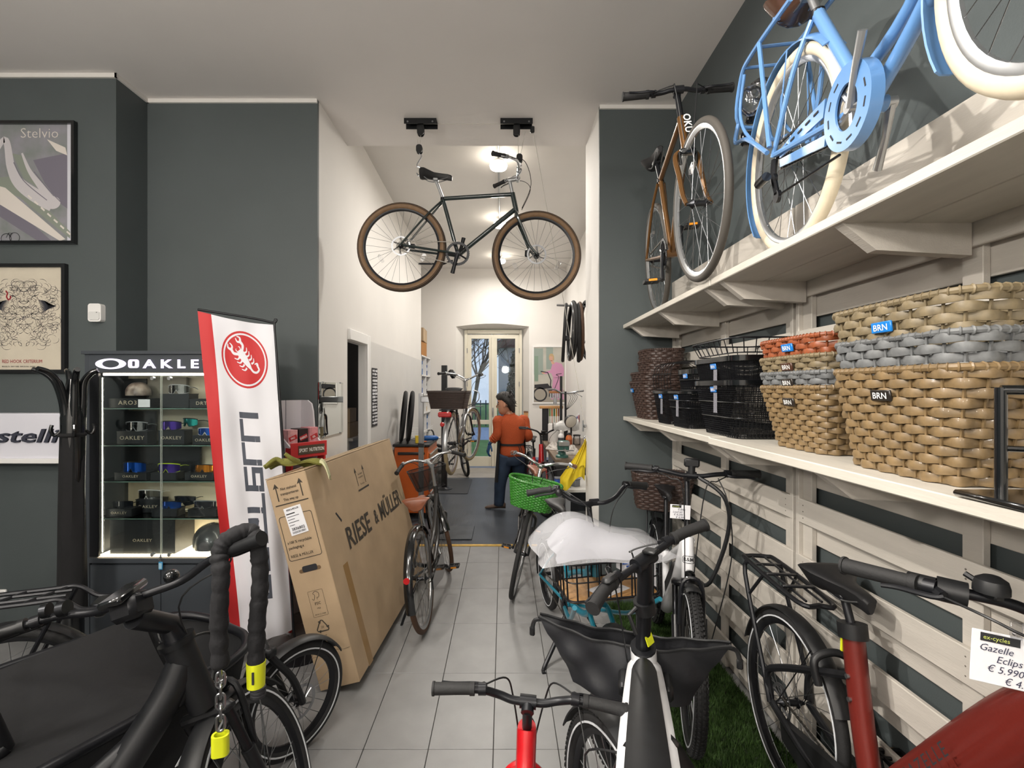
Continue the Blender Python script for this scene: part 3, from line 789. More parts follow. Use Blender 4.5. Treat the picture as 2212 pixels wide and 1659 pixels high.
        for s in (-1, 1):
            p = side[s]; L = 0; i = len(p)-1
            while i > 0 and L < griplen: L += (p[i]-p[i-1]).length; i -= 1
            g = p[i+1:] if len(p)-i-1 >= 2 else p[-2:]
            mb = MB().tube(g, [gripr*.94, gripr*1.06], 12); d = (g[-1]-g[-2]).normalized(); mb.cyl(g[-1], g[-1]+d*.006, gripr*1.2)
            mb.cyl(g[0]-d*.012, g[0]+d*.002, gripr*1.1)
            obj('grip', mb, gripm or grip_m, bo).data.transform(S)
            if levers:
                dd = (g[-1]-g[0]).normalized(); fw = V((1, 0, -.25)).normalized(); q = g[0]-dd*.035
                mb = MB().cyl(q-dd*.01, q+dd*.012, .017).tube([q, q+fw*.03], .011, 8)
                mb.tube(sm([q+fw*.03, q+fw*.045+dd*.03, q+fw*.045+dd*.09, q+fw*.055+dd*.13], 4), [.007, .0055], 8)
                obj('brake_lever', mb, blk_sat if barm is not chrome_m and barm is not alu_m else barm, bo).data.transform(S)
                if cables:
                    e = y0(hb)+V((.05, s*.02, 0)); ob = obj('brake_cable', MB().tube(sm([q+fw*.035, q+fw*.10-dd*.06+V((0, 0, .0)), b+V((.11, s*.05, -.06)), e], 6), .0028, 6), black_m, bo); ob.data.transform(S)
    # saddle
    if saddle:
        obj('saddle', saddle_mesh(comfy=comfy, W=.1 if comfy else .075).xf(Mx.Translation(y0(sad))), saddle_m or saddle_blk, t)
        mb = MB()
        for s in (-1, 1): mb.tube(sm([y0(sad, s*.02)+V((.10, 0, -.025)), y0(sad, s*.022)+V((.02, 0, -.052)), y0(sad, s*.022)+V((-.06, 0, -.05)), y0(sad, s*.035)+V((-.11, 0, -.02))], 4), .0035, 6)
        obj('saddle_rail', mb, steel_m, t)
    if seatpost:
        sp = y0(st)+(y0(sad)-y0(st)).normalized()*0; tp = V((sad[0]+.0, 0, sad[1]-.045)); dn = y0(st)-(y0(st)-y0(bb)).normalized()*.05
        mb = MB().tube([dn, y0(st), tp], .0135, 12).box(tp, (.045, .05, .024), b=.006)
        obj('seatpost', mb, post_m or blk_sat, t)
        obj('seat_clamp', MB().cyl(y0(st)-V((0, 0, .012)), y0(st)+V((0, 0, .008)), .0205), blk_sat, t)
    # drive
    a = math.radians(crank); cm = crank_m or blk_sat
    for s, aa in ((-1, a), (1, a+PI)):
        e = y0(bb, s*.062)+V((math.cos(aa)*.17, s*.012, math.sin(aa)*.17))
        mb = MB().tube([y0(bb, s*.05), y0(bb, s*.058)+(e-y0(bb, s*.058))*.5, e], [.017, .012, .015], 10, sec=circ(10, .75, 1.2)).cyl(y0(bb, s*.03), y0(bb, s*.06), .017)
        c = obj('crank', mb, cm, t)
        if pedals:
            p = MB().cyl(e, e+V((0, s*.1, 0)), .006)
            for xx in (-.035, .035): p.box(e+V((xx, s*.06, 0)), (.014, .085, .018), b=.003)
            for yy in (.02, .06, .1): p.box(e+V((0, s*yy, 0)), (.07, .008, .014))
            pd = obj('pedal', p, black_m, c)
            rf = MB()
            for xx in (-.043, .043): rf.box(e+V((xx, s*.06, 0)), (.004, .045, .012))
            # amber reflectors sit on the pedal
            pd.data.materials.append(amber_m); n0 = len(pd.data.polygons)
            me2 = MB(); me2.v = [v.co.copy() for v in pd.data.vertices]; me2.f = [tuple(q.vertices) for q in pd.data.polygons]; nb = len(me2.f)
            me2.add(rf.v, rf.f); me = me2.mesh('pedal'); finish(me, black_m); me.materials.append(amber_m)
            for k in range(nb, len(me.polygons)): me.polygons[k].material_index = 1
            pd.data = me
    if ring:
        M = Mx.Translation(y0(bb, -.045)) @ Mx.Rotation(PI/2, 4, 'X'); mb = MB()
        nt = 40; outer = [((ring+(.004 if i % 2 else 0))*math.cos(PI*i/nt), (ring+(.004 if i % 2 else 0))*math.sin(PI*i/nt)) for i in range(2*nt)]
        mb.ring2(outer, circ(2*nt, ring*.8), .004, M)
        for i in range(5):
            q = 2*PI*i/5+a; mb.tube([M @ V((.01*math.cos(q), .01*math.sin(q), .002)), M @ V((ring*.85*math.cos(q), ring*.85*math.sin(q), .002))], .0075, 6)
        obj('chainring', mb, cm, t)
        if chain:
            rc = (cogs or (.03,))[0]; mb = MB()
            for sg in (1, -1):
                p0 = V((0, -.045, R+sg*rc)); p1 = y0(bb, -.045)+V((0, 0, sg*ring)); n = 44
                for i in range(n):
                    q = p0+(p1-p0)*(i+.5)/n; d = (p1-p0).normalized(); mb.box((0, 0, 0), ((p1-p0).length/n*.82, .007 if i % 2 else .0045, .0075), Mx.Translation(q) @ Mx.Rotation(-math.atan2(d.z, d.x), 4, 'Y'))
            obj('chain', mb, chain_m, t, stuff=True)
    if gd:
        guard(t, I, RA, R+.018, gw, gdr[0], gdr[1], gd)
        if front: guard(t, S, FA, Rf+.018, gw, gdf[0], gdf[1], gd)
    if rack:
        rackm = rackm or blk_sat; rz = rackz or R*2+.06; mb = MB(); x0, x1 = rackL
        mb.tube(sm([(x1, .05, rz), (x0+.06, .055, rz), (x0, .03, rz), (x0, -.03, rz), (x0+.06, -.055, rz), (x1, -.05, rz)], 5), .006, 8)
        for k in range(4): xx = x0+.07+(x1-x0-.1)*k/3; mb.tube([(xx, -.052, rz), (xx, .052, rz)], .0045, 6)
        mb.tube([(x0+.05, 0, rz), (x1, 0, rz)], .0045, 6)
        for s in (-1, 1):
            mb.tube([(x0+.1, s*.054, rz), (0, s*.075, R+.01)], .0055, 8); mb.tube([(x1-.06, s*.052, rz), (.01, s*.075, R+.01)], .0055, 8)
            mb.tube([(x1, s*.05, rz), (st[0]-.02, s*.02, st[1]-.06)], .0045, 6)
        obj('luggage_rack', mb, rackm, t)
    t2 = dict(root=t, S=S, I=I, RA=RA, FA=FA, bar=y0(bar), hb=y0(hb), ht=y0(ht), bb=y0(bb), st=y0(st), ax=ax, frame=fo)
    return t2
def part(b, name, mb, m, S=False, parent=None, **k):
    if S: mb.xf(b['S'])
    return obj(name, mb, m, parent or b['root'], **k)
def headlight(b, p, r=.025, L=.05, m=None, S=True, lensm=None):
    f = Mx.Translation(p) @ Mx.Rotation(PI/2, 4, 'Y')
    o = part(b, 'headlight', MB().lathe([(r*.45, -L), (r*.8, -L*.7), (r, -.004), (r, .004)], 18, f), m or blk_gloss, S)
    part(b, 'lens', MB().lathe([(r*.9, .004), (r*.8, .008), (.002, .011)], 18, f), clear_m if lensm is None else lensm, S, parent=o)
    return o
def kickstand(b, p, side=1, L=.3, m=None):
    return part(b, 'kickstand', MB().tube(sm([V(p), V(p)+V((-.03, side*.06, -L*.4)), V(p)+V((-.06, side*.14, -L)), V(p)+V((-.03, side*.155, -L-.004))], 4), [.010, .009], 8), m or blk_sat)
def strip_text(b, s, size, o, right, up, m, **k):
    mb = MB(); text(mb, s, size, frame(o, right, up), **k); return part(b, 'lettering', mb, m, parent=b['frame'], smooth=False)

# 1. hanging bike: dark green, tan sidewalls, silver bars
hang = bike('dark green bicycle with tan sidewalls hanging from the ceiling hoist in the opening', (-.859, 4.02), 0, z0=2.831-.37, pitch=3.55, R=.37, tr=.029, wb=1.112,
     bb=(.468, .333), st=(.313, .79), sad=(.245, .985), hb=(.918, .745), ht=(.885, .862), bar=(.92, .99), fm=fr_green, side_m=tan_m, disc=1.0, ring=.095, crank=-100, pedals=False,
     barm=chrome_m, stemm=alu_m, barp=[(0, 0, 0), (.0, .05, 0), (.0, .10, .07), (-.04, .17, .085), (-.20, .30, .055)], griplen=.13, post_m=alu_m, refl=(3.7, 5.9), cogs=(.04,), levers=True, tr_=.017)
mb = MB().box((-.02, 0, .0), (.05, .02, .05), b=.008)
part(hang, 'rear_caliper', MB().box(V((.075, .06, .40)), (.05, .025, .04), b=.008), blk_sat)
part(hang, 'front_caliper', MB().box(hang['FA']+V((-.075, .06, .03)), (.04, .03, .06), b=.008), blk_sat, S=True)
part(hang, 'kickstand', MB().tube([(.42, .05, .30), (.34, .07, .27), (.13, .09, .265)], .008, 8), blk_sat)

# 2. bronze bike on the upper shelf
ZS = 2.158
oku = bike('bronze brown city bicycle on the upper shelf, front wheel towards the viewer', (1.0325, 3.192), -97, z0=ZS, lean=4.2, R=.352, tr=.017, wb=.985, bb=(.42, .28), st=(.28, .76), sad=(.21, .94), hb=(.85, .69), ht=(.815, .83), bar=(.80, .987),
     fm=fr_brown, forkm=fr_brown, rim_m=alu_m, spoke_m=steel_m, steer=4, tyre_m=mat('grey_tyre', '47433e', .7), barp=[(0, 0, 0), (.0, .04, 0), (-.01, .10, -.005), (-.02, .264, .0)], griplen=.12, gripr=.019, barm=blk_sat, refl=(1.9,), ring=.085, cogs=(.035,), disc=0, tr_=.0155, cables=True)
part(oku, 'rim_brake', MB().box(oku['hb']+V((.03, 0, -.05)), (.03, .075, .03), b=.006).tube([oku['hb']+V((.03, -.04, -.05)), oku['hb']+V((.03, -.035, -.11))], .007, 8).tube([oku['hb']+V((.03, .04, -.05)), oku['hb']+V((.03, .035, -.11))], .007, 8), blk_gloss, S=True)
m_ = MB(); text(m_, 'OKU', .05, frame(oku['hb']+(oku['ht']-oku['hb'])*.5+V((.0225, 0, .03)), (0, 1, 0), oku['ax']) @ Mx.Rotation(-PI/2, 4, 'Z'), align='CENTER', bold=.02)
part(oku, 'lettering', m_, white_ink, S=True, parent=oku['frame'], smooth=False)

# 3. sky blue bike on the upper shelf
dx, dy = .925-1.05, .70-1.74
blu = bike('sky blue city bicycle with cream tyres on the upper shelf, wrapped brown saddle', (1.045, 1.74), math.degrees(math.atan2(dy, dx)), z0=ZS, lean=2.0, R=.342, tr=.023, wb=1.01, bb=(.44, .27), st=(.20, .70), sad=(.16, .835), hb=(.83, .66), ht=(.79, .86), bar=(.77, 1.0),
     fm=fr_blue, tyre_m=creamt, rim_m=alu_m, spoke_m=steel_m, tubes=[(['st', 'bb'], .019), (['hb', (.70, 0, .42), 'bb'], .019), ([(.845, 0, .74), (.64, 0, .44), (.40, 0, .36)], .016)], tr_=.018,
     gd=fr_blue, gw=.034, gdr=(35, 215), gdf=(20, 205), saddle_m=mat('wrapped_brown_saddle', '4b3428', .25, coat=.8), comfy=True, post_m=alu_m, crank=52, crank_m=alu_m, ring=.075, cogs=(.045, .04, .035, .03, .026), barm=alu_m,
     barp=[(0, 0, 0), (0, .05, 0), (.03, .12, .03), (-.06, .25, .05), (-.2, .29, .04)], steer=-3, levers=False, cables=False, pedals=False)
def gpoly(r0, x0, r1):                                          # chain guard outline: round the ring, tapering back to the hub
    out = [(r0*math.cos(a), r0*math.sin(a)) for a in [math.radians(k) for k in range(-110, 111, 10)]]
    return out+[(x0, r1), (x0, -r1*.2)]
f = Mx.Translation(blu['bb']+V((0, -.056, 0))) @ Mx.Rotation(PI/2, 4, 'X')
outer = circ(40, .110); inner = circ(40, .052, .060, 0)
cg = MB().ring2(outer, inner, .006, f, 0).ring2(circ(40, .110), circ(40, .104), .026, f, -.026)
o = part(blu, 'chain_guard', cg, fr_blue)
arm = MB(); up_ = [(-.10, .082), (-.28, .085), (-.40, .075), (-.40, .050), (-.115, .035)]
arm.prism(up_[::-1], .006, f, -.001).prism([(-.115, -.05), (-.40, .018), (-.40, .045), (-.105, -.02)], .006, f, -.001)
part(blu, 'guard_arm', arm, fr_blue, parent=o)
sl = MB()
for k in range(5): sl.box((-.15-.05*k, .066, .006), (.026, .006, .003), f)
for k in range(9):
    a = .5+k*.55; sl.box((0, 0, 0), (.024, .005, .003), f @ Mx.Rotation(a, 4, 'Z') @ Mx.Translation((0, .086, .0055)))
part(blu, 'slot', sl, ink_m, parent=o)
part(blu, 'derailleur', MB().tube(sm([(.0, -.06, .33), (.01, -.07, .27), (.03, -.07, .20)], 4), [.012, .010], 8).cyl((.03, -.075, .19), (.03, -.063, .19), .022).cyl((.01, -.075, .26), (.01, -.063, .26), .018).tube([(.03, -.07, .19), (.40, -.06, .16)], .004, 6), dark_metal)
part(blu, 'derailleur_guard', MB().tube([(-.02, -.11, .255), (.05, -.11, .255)], .016, 10), blk_gloss)
mb = MB(); rz = .80
mb.tube(sm([(.18, .07, rz-.03), (-.12, .075, rz), (-.24, .075, rz-.02), (-.33, .06, rz-.16), (-.33, -.06, rz-.16), (-.24, -.075, rz-.02), (-.12, -.075, rz), (.18, -.07, rz-.03)], 5), .0085, 8)
for xx in (-.2, -.08, .06): mb.tube([(xx, -.074, rz-.005), (xx, .074, rz-.005)], .006, 6)
for s in (-1, 1):
    mb.tube(sm([(-.33, s*.06, rz-.16), (-.33, s*.075, rz-.24), (-.18, s*.085, .5), (.0, s*.085, .36)], 4), .0085, 8); mb.tube([(-.05, s*.078, rz-.01), (.02, s*.085, .37)], .0085, 8)
    mb.tube(sm([(-.20, s*.077, rz-.03), (-.25, s*.08, rz-.14), (-.22, s*.08, .56), (-.12, s*.083, .46)], 4), .0065, 8)
part(blu, 'luggage_rack', mb, fr_blue)
part(blu, 'rear_light', MB().box((-.345, 0, .58), (.03, .1, .06), b=.01).box((-.345, 0, .66), (.03, .05, .03), b=.008), blk_gloss)
part(blu, 'bubble_wrap', MB().sph((-.30, .02, .76), (.06, .05, .04), 10, 6).sph((-.27, -.03, .70), (.05, .05, .06), 10, 6), clear_m)
# 4. black city bike with brown saddle next to the carton
b4 = bike('black city bicycle with brown saddle and wire front basket, standing beside the large carton', (-.531, 3.378), 88, lean=-6.3, R=.35, tr=.019, wb=1.10, bb=(.44, .28), st=(.27, .60), sad=(.20, .86), hb=(.90, .62), ht=(.85, .82), bar=(.97, 1.035),
     fm=fr_dark, tubes=[([(.865, 0, .76), (.62, 0, .52), (.37, 0, .42)], .017), (['hb', (.72, 0, .42), 'bb'], .018), (['st', 'bb'], .017)], tyre_m=brown_tyre, rim_m=alu_m, spoke_m=steel_m, gd=blk_gloss, gw=.03, gdr=(35, 195), gdf=(-5, 165),
     saddle_m=leather, comfy=True, post_m=alu_m, barm=chrome_m, stemm=alu_m, steer=24, barp=[(0, 0, 0), (.02, .05, .01), (.0, .12, .035), (-.06, .22, .03), (-.17, .30, -.01)], griplen=.12, crank=-25, ring=.08, cogs=(.035,), cables=True)
part(b4, 'chain_case', MB().prism([(-.40, -.03), (-.40, .04), (-.05, .09), (.06, .075), (.09, 0), (.06, -.075), (-.05, -.085)][::-1], .012, Mx.Translation(b4['bb']+V((0, -.06, 0))) @ Mx.Rotation(PI/2, 4, 'X')), blk_gloss)
kickstand(b4, (.10, .05, .30), 1, .29)
mesh_m = sheet('fine_black_mesh', '1a1715', .62, .5)
bc = b4['bar']+V((.10, 0, -.13))
mb = MB(); top_ = [bc+V((x, y, .06)) for x, y in rrect(.22, .34, .05, 4)]; bt = [bc+V((x-.01, y, -.12)) for x, y in rrect(.16, .25, .04, 4)]
mb.sweep([bt, top_], cap=False); mb.f.append(tuple(range(len(bt))))
wbk = part(b4, 'front_basket', mb, mesh_m, S=True, smooth=False)
mb = MB().tube(top_, .004, 6, closed=True).tube(bt, .003, 6, closed=True)
for k in range(0, len(bt), 2): mb.tube([bt[k], top_[k]], .002, 4)
part(b4, 'basket_wire', mb, blk_sat, S=True, parent=wbk)
obj('reflector', MB().lathe([(.02, 0), (.02, .008)], 12, Mx.Translation((-.37, 0, .48)) @ Mx.Rotation(-PI/2, 4, 'Y')), redlens, b4['root'])

# 5. bike held up in the repair stand
b5 = bike('old city bicycle held up in the repair stand, cream tyres and a brown crate behind', (-.565, 5.36), 84, z0=.715, R=.345, tr=.021, wb=1.06, bb=(.43, .28), st=(.27, .66), sad=(.22, .93), hb=(.87, .66), ht=(.835, .84), bar=(.83, 1.06),
     fm=fr_dark, tubes=[([(.845, 0, .80), (.60, 0, .50), (.37, 0, .40)], .015), (['hb', (.70, 0, .42), 'bb'], .016), (['st', 'bb'], .016)], tyre_m=dirty_cream, rim_m=alu_m, spoke_m=steel_m, gd=alu_m, gw=.028, gdr=(50, 190), gdf=(30, 160),
     comfy=True, barm=chrome_m, steer=-12, barp=[(0, 0, 0), (.02, .05, .02), (-.0, .14, .06), (-.10, .24, .07), (-.24, .27, .06)], griplen=.12, crank=10, ring=.08)
rk = part(b5, 'luggage_rack', MB().box((-.13, 0, .725), (.40, .13, .014), b=.004).tube([(-.05, .06, .72), (0, .07, .35)], .006, 6).tube([(-.05, -.06, .72), (0, -.07, .35)], .006, 6), blk_sat)
part(b5, 'tail_light', MB().box((-.35, 0, .68), (.035, .14, .055), b=.012), redlens)
part(b5, 'reflector', MB().lathe([(.022, 0), (.024, .02), (.016, .03)], 14, Mx.Translation((-.355, .02, .58)) @ Mx.Rotation(-PI/2, 4, 'Y')), redlens)
mb = MB().tube(sm([(-.05, -.10, .74), (-.02, -.28, .80), (.0, -.30, .90), (.0, -.24, .93)], 4), .006, 6).tube([(-.1, -.20, .75), (-.05, -.36, .76)], .006, 6)
part(b5, 'side_carrier', mb, steel_m, parent=rk)
M = b5['root'].matrix_basis
ck = thing('crate', 'dark brown plastic crate on the rear of the bicycle in the repair stand', 'crate', M @ V((-.13, 0, .735)), b5['root'].rotation_euler)
cm_ = mat('dark_brown_plastic', '2f211c', .5, noise=.25, nscale=60)
mb = MB(); o1 = rrect(.30, .42, .02, 3); o0 = rrect(.27, .35, .02, 3); n = len(o1)
ro = [[V((x, y, 0)) for x, y in o0], [V((x, y, .175)) for x, y in o1], [V((x*1.03, y*1.03, .175)) for x, y in o1], [V((x*1.03, y*1.03, .19)) for x, y in o1], [V((x*.96, y*.96, .19)) for x, y in o1], [V((x*.94, y*.94, .012)) for x, y in o0]]
mb.sweep(ro); obj('crate_body', mb, cm_, ck)
mb = MB()
for k in range(9):
    z = .02+k*.018; g = 1+.0; 
    mb.tube([(x*(.27+.03*z/.175)/.27, y*(.35+.07*z/.175)/.35, z) for x, y in o0], .003, 5, closed=True)
obj('woven_rib', mb, cm_, ck, stuff=True)

# 6. red e-bike behind the mechanic
b6 = bike('red electric bicycle parked behind the mechanic, beside the workbench', (.42, 7.45), -84, R=.345, tr=.026, wb=1.1, bb=(.46, .29), st=(.30, .66), sad=(.22, .92), hb=(.93, .70), ht=(.88, .90), bar=(.92, 1.06),
     fm=fr_red, tubes=[(['ht', (.80, 0, .60), 'bb'], [.030, .034]), (['st', 'bb'], .02), ([(.85, 0, .78), (.6, 0, .50), (.38, 0, .42)], .02)], gd=black_m, gw=.035, steer=14, crank=30, barp=[(0, 0, 0), (0, .05, 0), (0, .1, .03), (-.06, .22, .06), (-.12, .33, .06)], tr_=.024, rack=True, gdf=(20, 150))
part(b6, 'display', MB().box(b6['bar']+V((.02, 0, .03)), (.04, .07, .02), b=.006), black_m, S=True)

# 7. black bike with the green wicker basket
b7 = bike('black city bicycle with a green wicker front basket, leaning by the workshop entrance', (.149, 4.98), -93.6, lean=-12.6, R=.35, tr=.019, wb=1.08, bb=(.43, .28), st=(.26, .62), sad=(.20, .88), hb=(.89, .66), ht=(.85, .86), bar=(.88, 1.04),
     fm=fr_black, tubes=[([(.86, 0, .78), (.62, 0, .54), (.37, 0, .43)], .016), (['hb', (.72, 0, .43), 'bb'], .017), (['st', 'bb'], .016)], rim_m=alu_m, spoke_m=steel_m, gd=None, saddle_m=leather, comfy=True,
     barm=chrome_m, gripm=leather, steer=-6, barp=[(0, 0, 0), (.02, .05, .02), (.0, .14, .05), (-.09, .24, .05), (-.20, .28, .03)], griplen=.10, crank=-20, ring=.08)
guard(b7['root'], b7['I'], b7['RA'], .368, .028, 30, 200, blk_gloss)
headlight(b7, b7['hb']+V((.13, 0, .22)), .036, .05, chrome_m)
part(b7, 'lamp_bracket', MB().tube([b7['hb']+V((.02, 0, .0)), b7['hb']+V((.10, 0, .20))], .006, 6), steel_m, S=True)
# green basket hangs on the bars: a thing of its own
M7 = b7['root'].matrix_basis; S7 = b7['S']
grn = mat('green_wicker', '327a24', .45, noise=.25, nscale=40, coat=.15)
tg = thing('front_basket', 'oval bright green wicker basket on the front of the leaning black bike', 'basket'); tg.matrix_world = M7 @ S7 @ Mx.Translation(b7['bar']+V((.20, 0, -.31)))
l_, r_, s_ = tg.matrix_world.decompose(); tg.location = l_; tg.rotation_euler = r_.to_euler(); tg.scale = (1, 1, 1)
wicker('', '', None, 0, (.15, .21), (.11, .16), .21, 20, 44, grn, e=2.6, amp=.0035, sr=(.0035, .0058), parts=False, rim=.011, root=tg)

# 8. teal compact cargo bike
b8 = bike('teal compact cargo bicycle with a black front rack and bamboo deck', (.349, 3.717), -81, lean=1.7, R=.255, tr=.026, wb=1.42, bb=(.60, .29), st=(.46, .62), sad=(.37, .86), hb=(1.12, .55), ht=(1.07, .76), bar=(1.10, 1.055),
     fm=fr_teal, tubes=[(['ht', (.85, 0, .5), 'bb'], .022), (['hb', (.9, 0, .36), 'bb'], .020), (['st', 'bb'], .018), ([(1.06, 0, .66), (.75, 0, .55), (.53, 0, .45)], .016)] +
     [([(1.40, s*.215, .64), (1.12, s*.16, .45), (.62, s*.05, .28)], .012) for s in (-1, 1)], gd=black_m, gw=.032, gdf=(20, 160), steer=0, barp=[(0, 0, 0), (.02, .05, .0), (.0, .12, .02), (-.05, .21, .07), (-.10, .34, .05)], griplen=.13,
     crank=-12, ring=.08, tr_=.02, stripe=True)
part(b8, 'kickstand', MB().tube(sm([(.70, -.06, .28), (.74, -.14, .14), (.80, -.235, .015), (.85, -.245, .012)], 4), [.014, .012], 8).tube(sm([(.70, .06, .28), (.74, .14, .14), (.80, .235, .015), (.85, .245, .012)], 4), [.014, .012], 8), blk_sat)
part(b8, 'bell', MB().sph(b8['bar']+V((.02, -.20, .07)), (.02, .02, .022), 12, 8).box(b8['bar']+V((.01, -.20, .08)), (.02, .02, .05), b=.005), black_m, S=True)
rk = MB(); x0, x1, hw_ = 1.10, 1.38, .235; zb, zt = .655, .835
rc = lambda z, g=0: [V((1.24+x*(1+g), y*(1+g), z)) for x, y in rrect(x1-x0, 2*hw_, .045, 3)]
rk.tube(rc(zt, .02), .008, 8, closed=True).tube(rc(zb), .006, 8, closed=True).tube(rc((zb+zt)/2, .01), .0035, 6, closed=True)
A, B = rc(zb), rc(zt, .02)
def along(path, t):
    L = [0]; n = len(path)
    for i in range(n): L.append(L[-1]+(path[(i+1) % n]-path[i]).length)
    q = t*L[-1]
    for i in range(n):
        if L[i+1] >= q: u = (q-L[i])/max(1e-9, L[i+1]-L[i]); return path[i].lerp(path[(i+1) % n], u)
    return path[0]
for k in range(26): rk.tube([along(A, k/26), along(B, k/26)], .0042, 6)
rko = part(b8, 'front_rack', rk, blk_sat)
bam = mat('bamboo_board', 'b98b55', .4, noise=.12, nscale=6, stretch=(1, 12, 1))
part(b8, 'bamboo_deck', MB().prism([(1.24+x, y) for x, y in rrect(.26, .45, .03, 4)], .014, None, zb-.012), bam, parent=rko)
part(b8, 'rack_strut', MB().tube([(1.20, -.06, .64), (1.10, -.03, .58)], .010, 8).tube([(1.20, .06, .64), (1.10, .03, .58)], .010, 8).box((1.2, 0, .635), (.2, .2, .012)), blk_sat, parent=rko)
# plastic bag with leaflets lying on the rack
M8 = b8['root'].matrix_basis
pb8 = thing('document_bag', 'clear plastic bag full of white papers lying over the front rack of the teal bike', 'bag', M8 @ V((1.24, 0, .84)), b8['root'].rotation_euler)
film = sheet('thin_plastic_film', 'e4e5ea', .22, .12)
rnd = random.Random(5)
leaf_m = mat('grey_white_paper', 'a2a2ab', .7)
def bag(z_, sc, amp, ph):
    def fn(u, v):
        x = (u-.5)*.36*sc; y = (v-.5)*.62*sc-.03; e = max(abs(u-.5), abs(v-.5))*2
        return (x+.012*math.sin(9*v+ph), y+.012*math.sin(11*u+ph), z_*(1-e**4)+amp*math.sin(7*u+3*v+ph)*math.sin(9*v+ph)+.03*math.exp(-((u-.8)**2+(v-.25)**2)*12)+.10*math.exp(-((u-.25)**2+(v-.28)**2)*9))
    return fn
for k in range(5):
    f0 = bag(.035+.006*k, .80, .004, .3*k)
    obj('leaflet', MB().grid(lambda u, v: f0(u, v), 10, 14, .0012), leaf_m, pb8)
obj('plastic_film', MB().grid(bag(.085, 1.1, .010, 1.2), 34, 44, .001), film, pb8, ang=80)
bl = MB(); bl.grid(lambda u, v: (.125+.012*math.sin(5*v), .01+.21*v, .0-.17*u*(.25+.75*v)+.01*v), 8, 8, .001)
obj('hanging_leaflet', bl, paper_m, pb8)
tb = MB()
for (yy, zz, w) in ((.06, -.02, .05), (.09, -.035, .07), (.15, -.06, .03)): tb.box((.1415, yy, zz), (.002, w, .008))
obj('blue_print', tb, mat('blue_print', '2c56a8', .6), pb8)
lt = thing('leaflet', 'white leaflet with a grey print lying on the bamboo rack deck', 'paper', M8 @ V((1.28, .0, .659)), (0, 0, b8['root'].rotation_euler.z+.5))
obj('sheet', MB().box((0, 0, .0008), (.12, .19, .0012)), paper_m, lt)
obj('print', MB().box((0, .02, .0016), (.05, .09, .0004)), mat('grey_print', '8d8d94', .7), lt)

# 9. white e-bike by the slatted wall, suspension fork
b9 = bike('white electric bicycle with black suspension fork and a price tag, beside the slatted wall', (1.091, 3.538), -99.7, lean=-3, R=.352, tr=.029, wb=1.25, bb=(.48, .30), st=(.34, .60), sad=(.25, .98), hb=(1.03, .70), ht=(.975, .875), bar=(1.06, 1.225),
     fm=fr_white, tubes=[(['ht', (.82, 0, .62), (.62, 0, .42), 'bb'], [.038, .042]), (['st', 'bb'], .022), ([(.99, 0, .85), (.72, 0, .73), (.37, 0, .55)], .024)], tr_=.026, fork='susp', forkm=fr_black, steer=-5, stripe=True, knob=True,
     barp=[(0, 0, 0), (0, .05, 0), (-.005, .12, .012), (-.03, .22, .02), (-.05, .322, .02)], griplen=.13, gripr=.018, crank=40, ring=.07, gd=black_m, gw=.034, gdf=(86, 150), gdr=(30, 200), rack=True, rackz=.80, disc=1.0, rackL=(-.34, .15))
part(b9, 'battery', MB().box((.70, 0, .56), (.30, .075, .09), Mx.Translation((.70, 0, .56)) @ Mx.Rotation(-.75, 4, 'Y') @ Mx.Translation((-.70, 0, -.56)), b=.015), black_m)
part(b9, 'display', MB().box(b9['bar']+V((.0, 0, .065)), (.03, .075, .045), Mx.Identity(4), b=.008).cyl(b9['bar'], b9['bar']+V((0, 0, .05)), .018), black_m, S=True)
headlight(b9, b9['hb']+V((.075, 0, .03)), .026, .04)
m_ = MB(); text(m_, 'R&M', .026, frame(b9['hb']+(b9['ht']-b9['hb'])*.45+V((.0335, 0, .0)), (0, 1, 0), b9['ax']), align='CENTER', bold=.015)
m_.ring2(rrect(.062, .036, .012, 4), rrect(.057, .031, .010, 4), .0008, frame(b9['hb']+(b9['ht']-b9['hb'])*.45+V((.0345, 0, .009)), (0, 1, 0), b9['ax']))
part(b9, 'lettering', m_, ink_m, S=True, parent=b9['frame'], smooth=False)
part(b9, 'cable_loom', MB().tube(sm([b9['bar']+V((.04, .03, 0)), b9['bar']+V((.09, .14, -.08)), b9['bar']+V((.06, .17, -.25)), b9['hb']+V((.05, .10, .0)), b9['hb']+V((0, .03, -.02))], 6), .010, 8).tube(sm([b9['bar']+V((.04, .12, 0)), b9['bar']+V((.10, .16, -.12)), b9['bar']+V((.04, .19, -.4)), b9['hb']+V((.02, .12, -.3))], 6), .003, 6), black_m, S=True)
def price_tag(label, M, w, h, lines, hdr, clip=True):
    t = thing('price_tag', label, 'price tag'); t.location = M.translation; t.rotation_euler = M.to_euler()
    obj('card', MB().box((0, 0, 0), (w, h, .0025), b=.001), paper_m, t)
    obj('header', MB().box((-w*.18, h*.38, .0016), (w*.45, h*.16, .0012)), ink_m, t, smooth=False)
    mb = MB()
    for i, (s, x) in enumerate(lines): text(mb, s, h*.19, Mx.Translation((-w*.42+x*w, h*.12-i*h*.19, .0016)), shear=.25, sx=1.0)
    obj('handwriting', mb, mat('blue_black_ink', '34344c', .7), t, smooth=False)
    mb = MB(); text(mb, hdr, h*.12, Mx.Translation((-w*.38, h*.345, .0026))); obj('header_print', mb, mat('lime_print', 'c9d46a', .6), t, smooth=False)
    if clip: obj('clip', MB().box((0, h*.62, .0), (w*.14, h*.34, .004), b=.001).cyl((0, h*.55, -.004), (0, h*.55, .006), w*.03), clear_m, t)
    return t
M9 = b9['root'].matrix_basis @ b9['S']
